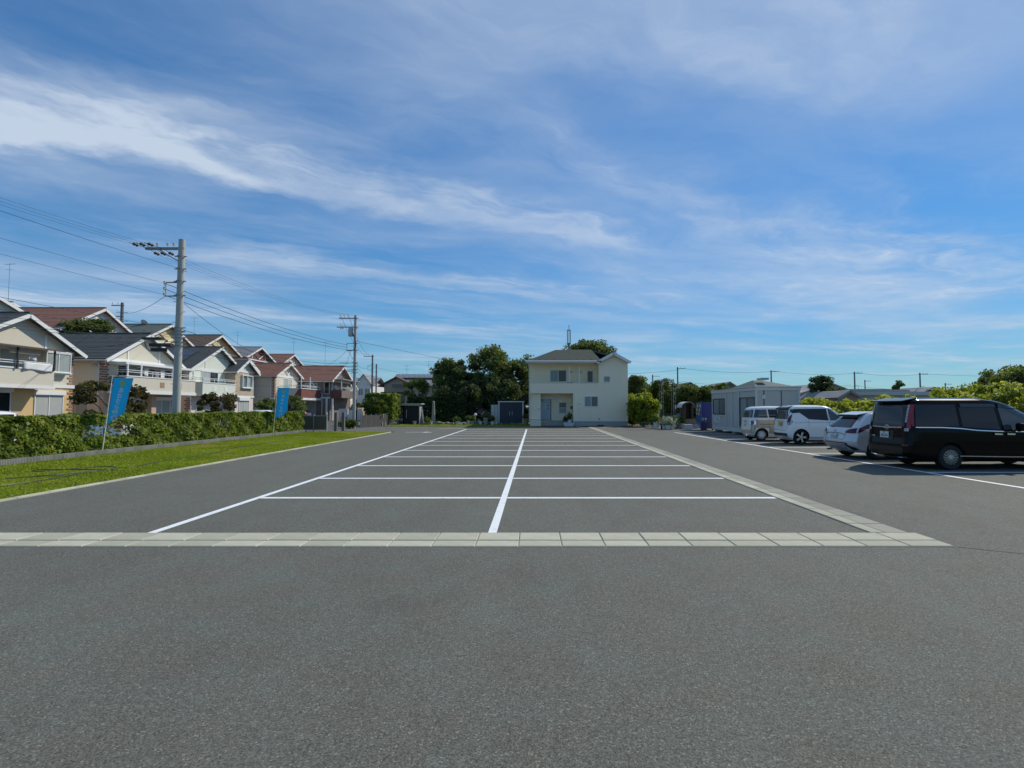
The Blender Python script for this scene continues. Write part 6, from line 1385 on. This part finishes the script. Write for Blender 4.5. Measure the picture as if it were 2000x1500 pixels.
    def wheel_set(s, spokes=10, rim=rim_m, cover=False, rimr=.68):
        base = None
        for x in s.wheels:
            for sg in (-1, 1):
                W = lerp_table(s.w, s.wr); r = s.wr; w = .2
                wh = bpy.data.objects.new('wheel', None); link(wh, s.root, (x, sg*(W-.02), r)); wh.rotation_euler.z = 0 if sg < 0 else math.pi
                if base is None:
                    t = MB(); t.lathe([(r*rimr, 0), (r*.9, -.005), (r*.97, .02), (r, .05), (r, w-.05), (r*.95, w), (r*rimr, w)], (0, 0, 0), 36, 'y'); tm = t.mesh('tyre', tyre_m, True)
                    h = MB(); h.lathe([(r*rimr, .001), (r*rimr*.97, .004), (r*rimr*.9, .012), (r*rimr*.88, .06), (.01, .07)], (0, 0, 0), 36, 'y')
                    if cover: h.lathe([(r*rimr*.97, .0), (r*rimr*.6, -.015), (.01, -.02)], (0, 0, 0), 36, 'y')
                    hm = h.mesh('rim', rim if cover else rim_dark, True)
                    sp = MB(); ro = r*rimr*.97; sp.lathe([(ro, .0), (ro*1.01, .004), (ro*.93, .006), (ro*.92, .0)], (0, 0, 0), 36, 'y'); sp.lathe([(.06, .0), (.05, -.008), (.01, -.01)], (0, 0, 0), 12, 'y')
                    for k in range(spokes):
                        g = 2*math.pi*k/spokes; d = Vector((math.cos(g), 0, math.sin(g))); q = Vector((-math.sin(g), 0, math.cos(g))); wa, wb = (.006, .0125) if spokes > 8 else (.03, .05)
                        if cover: 
                            a, c2 = d*ro*.72, d*ro*.9; sp.add([a-q*.02+Vector((0, -.022, 0)), c2-q*.028+Vector((0, -.013, 0)), c2+q*.028+Vector((0, -.013, 0)), a+q*.02+Vector((0, -.022, 0))], [(0, 1, 2, 3)])
                        else:
                            a, c2 = d*.045, d*ro*.95; sp.add([a-q*wa+Vector((0, -.004, 0)), c2-q*wb, c2+q*wb, a+q*wa+Vector((0, -.004, 0)), a-q*wa+Vector((0, .03, 0)), c2-q*wb+Vector((0, .03, 0)), c2+q*wb+Vector((0, .03, 0)), a+q*wa+Vector((0, .03, 0))], [(0, 1, 2, 3), (4, 7, 6, 5), (0, 4, 5, 1), (3, 2, 6, 7)])
                    sm = sp.mesh('spokes', rim_dark if cover else rim); base = (tm, hm, sm)
                for nm, me in zip(('tyre', 'rim', 'spokes'), base): link(bpy.data.objects.new(nm, me), wh)
    def plate(s, y, z, body, m, ink_m, small='', wd=.33, ht=.165, xoff=.02):
        x = s.rear_x(y, z)-xoff; p = bpy.data.objects.new('number_plate', MB().box(x-.012, x, y-wd/2, y+wd/2, z-ht/2, z+ht/2).mesh('number_plate', m)); link(p, s.root)
        lettering(body, .115, ink_m, p, basis((x-.014, y+0.0, z-.022), (0, -1, 0), (-1, 0, 0)), 'plate_number')
        if small: lettering(small, .045, ink_m, p, basis((x-.014, y, z+.056), (0, -1, 0), (-1, 0, 0)), 'plate_region')
        return p
    def emblem(s, y, z, rx, rz, m=chrome):
        b = MB(); x = s.rear_x(y, z)-.014
        def ell(cy, cz, a, c, t=.008): b.tube([(x, cy+a*math.cos(2*math.pi*k/18), cz+c*math.sin(2*math.pi*k/18)) for k in range(19)], t, 5, False)
        ell(y, z, rx, rz); ell(y, z+rz*.12, rx*.42, rz*.82, .006); ell(y, z+rz*.45, rx*.75, rz*.42, .006); return b.build('emblem', m, s.root)

# ---- black minivan
blk = paint('paint_black', (.002, .002, .003), .15, coat=.08); blk.node_tree.nodes['Principled BSDF'].inputs['Specular IOR Level'].default_value = .16
w = [(.22, .79), (.30, .825), (.45, .845), (.72, .85), (.98, .845), (1.05, .832), (1.70, .735), (1.775, .69), (1.815, .60), (1.835, .45)]
rear = [(.22, .16), (.30, .06), (.42, .0), (.62, .0), (.80, .03), (1.0, .05), (1.12, .06), (1.66, .15), (1.74, .19), (1.80, .27), (1.835, .5)]
front = [(.22, 4.55), (.4, 4.68), (.7, 4.68), (.95, 4.55), (1.06, 4.1), (1.12, 3.86), (1.66, 2.95), (1.76, 2.65), (1.835, 2.2)]
c = Car('black minivan with red tail lamps and number plate 38-04', (9.49, 13.87, 0), w, rear, front, (.11, .30), (.5, .6), blk, .22, 1.835, (1.09, 3.93), .325)
c.wheel_set(16, rimr=.64)
gl = car_glass
c.panel('rear_window', 'rear', [(-.625, 1.10), (.625, 1.10), (.62, 1.69), (-.62, 1.69)], gl)
c.panel('side_window', 'side', [(.20, 1.12), (1.32, 1.105), (1.28, 1.665), (.27, 1.665)], gl, sides=(-1, 1)); c.panel('side_window', 'side', [(1.40, 1.10), (2.34, 1.03), (2.26, 1.645), (1.36, 1.655)], gl, sides=(-1, 1)); c.panel('side_window', 'side', [(2.44, 1.025), (3.55, 1.03), (2.95, 1.62), (2.36, 1.64)], car_glass2, sides=(-1, 1))
c.panel('windscreen', 'front', [(-.6, 1.14), (.6, 1.14), (.55, 1.64), (-.55, 1.64)], gl)
vis = mat('smoke_visor', (.03, .032, .035), .15, spec=.6); c.panel('wind_deflector', 'side', [(1.40, 1.60), (2.30, 1.60), (2.26, 1.685), (1.38, 1.69)], vis, .03, (-1, 1)); c.panel('wind_deflector', 'side', [(2.36, 1.59), (3.0, 1.56), (2.75, 1.66), (2.36, 1.68)], vis, .03, (-1, 1))
c.line('chrome_strip', 'side', [(.20, 1.085), (.9, 1.08), (1.35, 1.055), (1.75, 1.01), (2.3, .985), (3.6, .97)], .022, chrome, .012, (-1, 1))
for s in (1, -1):
    sd = (s,); 
    c.panel('tail_lamp', 'rear', [(-.80, 1.06), (-.70, 1.06), (-.69, 1.16), (-.69, 1.67), (-.76, 1.67)], lamp_red, .014, (s,)); c.panel('tail_lamp_wrap', 'side', [(.09, 1.08), (.165, 1.12), (.225, 1.66), (.17, 1.66)], lamp_red, .014, (s,))
    c.panel('tail_lamp_clear', 'rear', [(-.685, 1.2), (-.635, 1.2), (-.635, 1.66), (-.685, 1.66)], lamp_clear, .012, (s,)); c.panel('tail_lamp_clear', 'rear', [(-.76, .98), (-.64, .98), (-.64, 1.055), (-.77, 1.055)], lamp_clear, .013, (s,))
    c.panel('reflector', 'rear', [(-.78, .60), (-.62, .60), (-.62, .64), (-.79, .64)], lamp_dark, .012, (s,))
    for k in range(6): c.panel('lamp_rib', 'rear', [(-.70, 1.20+k*.078), (-.635, 1.20+k*.078), (-.635, 1.206+k*.078), (-.70, 1.206+k*.078)], trim_black, .018, (s,))
c.line('chrome_garnish', 'rear', [(-.56, 1.075), (0, 1.06), (.56, 1.075)], .035, chrome, .02); c.emblem(0.0, 1.062, .085, .058)
c.panel('plate_recess', 'rear', [(-.26, .74), (.26, .74), (.26, .975), (-.26, .975)], trim_black, .008); c.plate(0.06, .865, '38-04', plate_w, plate_ink, '500')
c.panel('bumper_insert', 'rear', [(-.60, .36), (.60, .36), (.64, .56), (-.64, .56)], mat('gloss_black', (.006, .006, .007), .3), .008); c.line('bumper_chrome', 'rear', [(-.70, .315), (-.3, .285), (.3, .285), (.70, .315)], .025, chrome, .016)
c.line('tailgate_seam', 'rear', [(-.70, 1.05), (-.70, .62), (-.62, .585), (.62, .585), (.70, .62), (.70, 1.05)], .012, gap_m, .005)
c.panel('badge', 'rear', [(-.62, .80), (-.47, .80), (-.47, .835), (-.62, .835)], chrome, .01)
b = MB(); b.prism([(.02, -.62, 1.725), (.40, -.62, 1.80), (.42, -.62, 1.845), (.02, -.62, 1.765)], (0, 1.24, 0)); b.build('roof_spoiler', blk, c.root, bevel=.012)
for a, bb in ((1.34, .0), (2.40, .0)): c.line('door_gap', 'side', [(a, .40), (a, 1.0), (a, 1.66)], .008, gap_m, .004, (-1, 1))
c.line('sill_line', 'side', [(1.3, .36), (2.6, .34), (3.3, .34)], .02, chrome, .010, (-1, 1)); c.line('slide_rail', 'side', [(.24, .985), (1.3, .955)], .012, gap_m, .006, (-1, 1))
c.line('bumper_gap', 'side', [(.04, .98), (.26, .93), (.33, .7), (.45, .66)], .008, gap_m, .004, (-1, 1))
for a in (2.16, 2.48): c.panel('door_handle', 'side', [(a, .90), (a+.2, .895), (a+.2, .93), (a, .94)], chrome, .03, (-1, 1), thick=.01)
MB().tube([(2.75, -.90, .99), (2.72, -1.02, 1.02)], .02, 6).build('mirror_arm', trim_black, c.root); b = MB(); b.box(2.62, 2.76, -1.10, -.93, 1.0, 1.2); b.build('door_mirror', blk, c.root, bevel=.04)
MB().tube([(.01, .1, 1.70), (.03, .45, 1.69)], .012, 5).build('rear_wiper', trim_black, c.root)

# ---- silver hatchback
sil = paint('paint_silver', (.58, .60, .61), .32, .3)
w = [(.20, .80), (.30, .85), (.48, .875), (.72, .88), (.86, .865), (.95, .835), (1.38, .62), (1.43, .56), (1.46, .42)]
rear = [(.20, .30), (.28, .16), (.42, .03), (.55, .0), (.70, .04), (.84, .07), (.93, .10), (1.30, .52), (1.38, .62), (1.43, .72), (1.46, 1.1)]
front = [(.20, 4.2), (.35, 4.32), (.6, 4.32), (.78, 4.2), (.90, 3.6), (.97, 3.15), (1.38, 2.35), (1.43, 2.15), (1.46, 1.8)]
c = Car('silver hatchback with swept dark red tail lamps between the black van and the empty stall', (9.56, 16.40, 0), w, rear, front, (.24, .52), (.6, .7), sil, .20, 1.46, (.86, 3.46), .325)
c.wheel_set(10)
c.panel('rear_window', 'rear', [(-.62, .965), (.62, .965), (.46, 1.27), (-.46, 1.27)], car_glass); c.panel('windscreen', 'front', [(-.6, .99), (.6, .99), (.5, 1.36), (-.5, 1.36)], car_glass)
c.panel('side_window', 'side', [(.75, 1.02), (1.62, 1.0), (1.58, 1.35), (1.1, 1.33)], car_glass, sides=(-1, 1)); c.panel('side_window', 'side', [(1.70, 1.0), (2.95, .985), (2.3, 1.34), (1.66, 1.36)], car_glass, sides=(-1, 1))
b = MB(); b.prism([(.43, -.50, 1.345), (.95, -.48, 1.42), (.95, -.48, 1.462), (.42, -.50, 1.368)], (0, 1.0, 0)); b.build('roof_spoiler', sil, c.root, bevel=.012); b = MB(); b.prism([(.45, -.49, 1.29), (.62, -.49, 1.37), (.45, -.49, 1.343)], (0, .98, 0)); b.build('spoiler_underside', trim_black, c.root)
b = MB(); b.prism([(1.25, 0, 1.455), (1.42, 0, 1.47), (1.29, 0, 1.52)], (0, .03, 0)); b.build('shark_fin', sil, c.root)
for s in (1, -1):
    c.panel('tail_lamp', 'rear', [(-.84, .80), (-.52, .80), (-.50, .86), (-.66, .935), (-.80, .96)], lamp_dark, .012, (s,)); c.panel('tail_lamp_wrap', 'side', [(.22, .80), (.42, .88), (.86, 1.06), (.62, 1.08), (.30, .955)], lamp_dark, .012, (s,))
    c.panel('corner_vent', 'rear', [(-.83, .30), (-.66, .27), (-.52, .46), (-.58, .47), (-.80, .36)], trim_black, .008, (s,))
c.line('tailgate_crease_shade', 'rear', [(-.5, .745), (-.26, .79), (.26, .79), (.5, .745)], .02, mat('crease_shade_dark', (.1, .1, .1), .5), .006); c.emblem(.02, .86, .05, .035); c.plate(.02, .685, '21-24', plate_w, plate_ink, '300')  # dark strip paints the shade of the tailgate fold
c.line('tailgate_seam', 'rear', [(-.54, .82), (-.46, .60), (.46, .60), (.54, .82)], .01, gap_m, .005); c.line('bumper_crease', 'rear', [(-.62, .475), (-.5, .49), (.5, .49), (.62, .475)], .03, trim_black, .008)
c.panel('bumper_insert', 'rear', [(-.5, .27), (.5, .27), (.56, .46), (-.56, .46)], mat('bumper_grey', (.28, .29, .30), .5), .006); c.panel('badge', 'rear', [(-.50, .755), (-.40, .755), (-.40, .775), (-.50, .775)], trim_black, .01); c.panel('badge', 'rear', [(-.52, .52), (-.44, .52), (-.44, .545), (-.52, .545)], trim_black, .01)
c.line('door_gap', 'side', [(1.66, .34), (1.66, 1.36)], .008, gap_m, .004, (-1, 1)); MB().tube([(.12, .2, .985), (.18, .46, .99)], .012, 5).build('rear_wiper', trim_black, c.root); MB().tube([(.03, .45, .24), (.2, .45, .25)], .035, 8).build('exhaust_tip', chrome, c.root)

# ---- white tall kei wagon
wht = paint('paint_white', (.84, .84, .82), .3)
w = [(.20, .68), (.30, .715), (.48, .735), (.75, .737), (.95, .73), (1.05, .715), (1.56, .62), (1.62, .58), (1.66, .48), (1.68, .36)]
rear = [(.20, .16), (.30, .05), (.42, .0), (.60, .0), (.82, .03), (1.05, .06), (1.48, .14), (1.58, .20), (1.64, .28), (1.68, .5)]
front = [(.20, 3.3), (.35, 3.39), (.7, 3.38), (.9, 3.2), (1.0, 2.85), (1.06, 2.72), (1.56, 2.1), (1.63, 1.95), (1.68, 1.6)]
c = Car('white kei wagon with yellow number plate parked beside the two-tone wagon', (10.78, 22.55, 0), w, rear, front, (.14, .34), (.4, .5), wht, .20, 1.68, (.58, 3.0), .315)
c.wheel_set(5, rimr=.74); 
c.panel('rear_window', 'rear', [(-.56, 1.08), (.56, 1.08), (.50, 1.50), (-.50, 1.50)], car_glass2); c.panel('windscreen', 'front', [(-.5, 1.08), (.5, 1.08), (.45, 1.55), (-.45, 1.55)], car_glass)
c.panel('side_window', 'side', [(.55, 1.36), (.92, 1.08), (1.75, 1.03), (1.70, 1.53), (.40, 1.52)], car_glass, sides=(-1, 1)); c.panel('side_window', 'side', [(1.82, 1.03), (2.62, 1.03), (2.15, 1.5), (1.77, 1.53)], car_glass2, sides=(-1, 1)); c.panel('pillar_trim', 'side', [(.16, 1.33), (.55, 1.36), (.40, 1.52), (.20, 1.5)], trim_black, .007, (-1, 1))
b = MB(); b.prism([(.08, -.50, 1.50), (.36, -.50, 1.60), (.36, -.50, 1.655), (.08, -.50, 1.56)], (0, 1.0, 0)); b.build('roof_spoiler', trim_black, c.root, bevel=.012)
for s in (1, -1):
    c.panel('tail_lamp', 'rear', [(-.72, .86), (-.62, .80), (-.56, .96), (-.58, 1.12), (-.68, 1.30), (-.70, 1.1)], lamp_dark, .012, (s,)); c.panel('tail_lamp_wrap', 'side', [(.05, .90), (.12, .84), (.23, .98), (.12, 1.10), (.13, 1.28), (.09, 1.28)], lamp_dark, .012, (s,)); c.panel('tail_lamp_clear', 'rear', [(-.70, .85), (-.63, .81), (-.61, .92), (-.69, .96)], lamp_clear, .018, (s,))
c.panel('handle_garnish', 'rear', [(-.30, .955), (.30, .955), (.30, 1.0), (-.30, 1.0)], chrome, .014); c.plate(-.05, .86, '・・27', plate_y, plate_black, '580'); c.panel('badge', 'rear', [(-.56, .62), (-.46, .62), (-.46, .68), (-.56, .68)], chrome, .01); c.panel('badge', 'rear', [(.0, 1.04), (.05, 1.04), (.05, 1.065), (.0, 1.065)], chrome, .01)
c.panel('bumper_black', 'rear', [(-.62, .36), (.62, .36), (.60, .48), (-.60, .48)], trim_black, .009); c.panel('bumper_skid', 'rear', [(-.56, .26), (.56, .26), (.58, .355), (-.58, .355)], mat('skid_silver', (.55, .56, .57), .35, metal=.4), .011); c.line('tailgate_seam', 'rear', [(-.58, .78), (-.54, .60), (.54, .60), (.58, .78)], .01, gap_m, .005)
for a in (1.78,): c.line('door_gap', 'side', [(a, .34), (a, 1.54)], .008, gap_m, .004, (-1, 1))
c.line('door_gap', 'side', [(.92, .75), (.90, 1.06)], .008, gap_m, .004, (-1, 1)); c.line('shoulder_crease_shade', 'side', [(.3, .93), (1.6, .95), (3.0, .93)], .02, mat('crease_shade_grey', (.42, .44, .45), .4), .004, (-1, 1)); c.line('sill_band', 'side', [(.95, .30), (2.5, .30)], .07, mat('sill_grey', (.5, .51, .52), .4), .012, (-1, 1)); c.panel('door_handle', 'side', [(1.9, .95), (2.07, .95), (2.07, .98), (1.9, .98)], wht, .025, (-1, 1), thick=.01); MB().tube([(.95, 0, 1.68), (.9, 0, 1.80)], .01, 5).build('aerial', trim_black, c.root)  # grey strip along the shoulder paints the shade of a body fold

# ---- two-tone kei wagon
bei = paint('paint_beige', (.40, .35, .27), .35, .15); crm = paint('paint_cream', (.82, .81, .77), .3)
w = [(.20, .68), (.30, .71), (.48, .73), (.75, .735), (.98, .728), (1.08, .715), (1.52, .64), (1.58, .60), (1.625, .50), (1.645, .36)]
rear = [(.20, .14), (.30, .04), (.42, .0), (.62, .0), (.90, .02), (1.08, .04), (1.46, .15), (1.56, .24), (1.62, .38), (1.645, .6)]
front = [(.20, 3.3), (.35, 3.39), (.7, 3.38), (.92, 3.25), (1.02, 2.9), (1.08, 2.75), (1.50, 2.15), (1.58, 1.95), (1.645, 1.6)]
c = Car('two-tone beige and white kei wagon nearest the grey cabin', (10.25, 24.95, 0), w, rear, front, (.24, .40), (.4, .5), crm, .20, 1.645, (.50, 2.96), .285)
c.wheel_set(12, pot_w, True)
c.panel('beige_side', 'side', [(.16, .42), (3.2, .42), (3.2, .98), (.16, .98)], bei, .004, (-1, 1)) if False else None
for x0_, x1_ in ((.84, 2.62),): c.panel('beige_side', 'side', [(x0_, .34), (x1_, .34), (x1_, .99), (x0_, .99)], bei, .004, (-1, 1))
c.panel('beige_quarter', 'side', [(.06, .62), (.84, .62), (.84, .99), (.10, .99)], bei, .004, (-1, 1)); c.panel('beige_corner', 'side', [(.06, .36), (.17, .36), (.22, .62), (.06, .62)], bei, .004, (-1, 1)); c.panel('beige_rear', 'rear', [(-.70, .36), (.70, .36), (.70, .52), (-.70, .52)], bei, .004); 
for s in (1, -1): c.panel('beige_rear_corner', 'rear', [(-.71, .52), (-.56, .52), (-.56, .95), (-.71, .95)], bei, .004, (s,))
c.panel('rear_window', 'rear', [(-.60, 1.10), (.60, 1.10), (.52, 1.48), (-.52, 1.48)], car_glass2); c.panel('side_window', 'side', [(.14, 1.10), (.80, 1.10), (.76, 1.49), (.26, 1.48)], car_glass2, sides=(-1, 1)); c.panel('side_window', 'side', [(.86, 1.10), (1.72, 1.10), (1.68, 1.49), (.82, 1.49)], car_glass, sides=(-1, 1)); c.panel('side_window', 'side', [(1.80, 1.10), (2.66, 1.10), (2.2, 1.47), (1.76, 1.49)], car_glass2, sides=(-1, 1)); c.panel('windscreen', 'front', [(-.5, 1.1), (.5, 1.1), (.45, 1.5), (-.45, 1.5)], car_glass)
for s in (1, -1):
    c.panel('tail_lamp', 'rear', [(-.70, .74), (-.58, .76), (-.58, .96), (-.70, .97)], lamp_red, .012, (s,)); c.panel('tail_lamp_wrap', 'side', [(.04, .76), (.22, .78), (.22, .96), (.04, .96)], chrome, .012, (s,)); c.panel('tail_lamp_core', 'side', [(.05, .79), (.14, .80), (.14, .93), (.05, .93)], lamp_dark, .018, (s,))
c.panel('handle_garnish', 'rear', [(-.20, .90), (.20, .90), (.20, .93), (-.20, .93)], trim_black, .012); c.plate(.05, .75, '・・81', plate_w, plate_ink, '580'); c.line('slide_rail', 'side', [(.40, .79), (1.6, .79)], .02, trim_black, .008, (-1, 1)); c.line('door_gap', 'side', [(1.75, .34), (1.75, 1.5)], .008, gap_m, .006, (-1, 1)); c.line('door_gap', 'side', [(.84, .62), (.84, 1.08)], .008, gap_m, .006, (-1, 1)); c.line('belt_trim', 'side', [(.12, 1.045), (2.7, 1.045)], .06, crm, .007, (-1, 1))

# ---- half-hidden cars on the left and behind the pots
def plain_car(label, loc, heading, m, H=1.45, L=4.2, group='half-hidden cars', glass=None):
    w = [(.2, .78), (.45, .84), (.8, .84), (.95, .81), (H-.08, .62), (H-.02, .52), (H, .4)]; rear = [(.2, .15), (.45, 0), (.8, .05), (.95, .1), (H-.08, .45), (H-.02, .65), (H, .9)]; front = [(.2, L-.15), (.45, L), (.75, L-.1), (.92, L-1.0), (H-.08, L-1.8), (H-.02, L-2.0), (H, L-2.2)]
    c = Car(label, loc, w, rear, front, (.25, .45), (.5, .6), m, .2, H, (.75, L-.8), .31, group, heading=heading, nz=24); c.wheel_set(10)
    c.panel('side_window', 'side', [(.45, 1.0), (L*.47, 1.0), (L*.46, H-.12), (.75, H-.12)], car_glass, sides=(-1, 1)); c.panel('side_window', 'side', [(L*.49, 1.0), (L*.70, 1.0), (L*.58, H-.12), (L*.48, H-.12)], car_glass, sides=(-1, 1)); c.panel('rear_window', 'rear', [(-.55, 1.0), (.55, 1.0), (.45, H-.14), (-.45, H-.14)], car_glass); c.panel('windscreen', 'front', [(-.6, .98), (.6, .98), (.5, H-.14), (-.5, H-.14)], car_glass)
    for s in (1, -1): c.panel('tail_lamp', 'rear', [(-.78, .7), (-.5, .7), (-.5, .88), (-.78, .88)], lamp_red, .01, (s,)); c.panel('headlamp', 'front', [(-.78, .6), (-.4, .6), (-.4, .72), (-.78, .72)], lamp_clear, .01, (s,))
    return c
plain_car('white car roof showing over the hedge at the left edge', (-19.4, 16.6, 0), math.pi/2, wht, 1.46, 4.1)
plain_car('white car glimpsed through the thin spot of the hedge by the nearer flag', (-17.9, 21.2, 0), math.pi/2, wht, 1.30, 3.9)
plain_car('dark car under the taupe house beside the roller shutter', (-24.6, 56.3, 0), math.pi, paint('paint_dark_grey', (.03, .032, .035), .3), 1.5, 4.0)
plain_car('dark car half hidden behind the shrubs beside the pale cabinet', (X_(928, 51.0), 48.4, 0), 0.0, blk, 1.5, 3.2)
plain_car('white car glimpsed behind the hedge near the far flag', (-18.6, 33.8, 0), math.pi/2, wht, 1.4, 3.9)
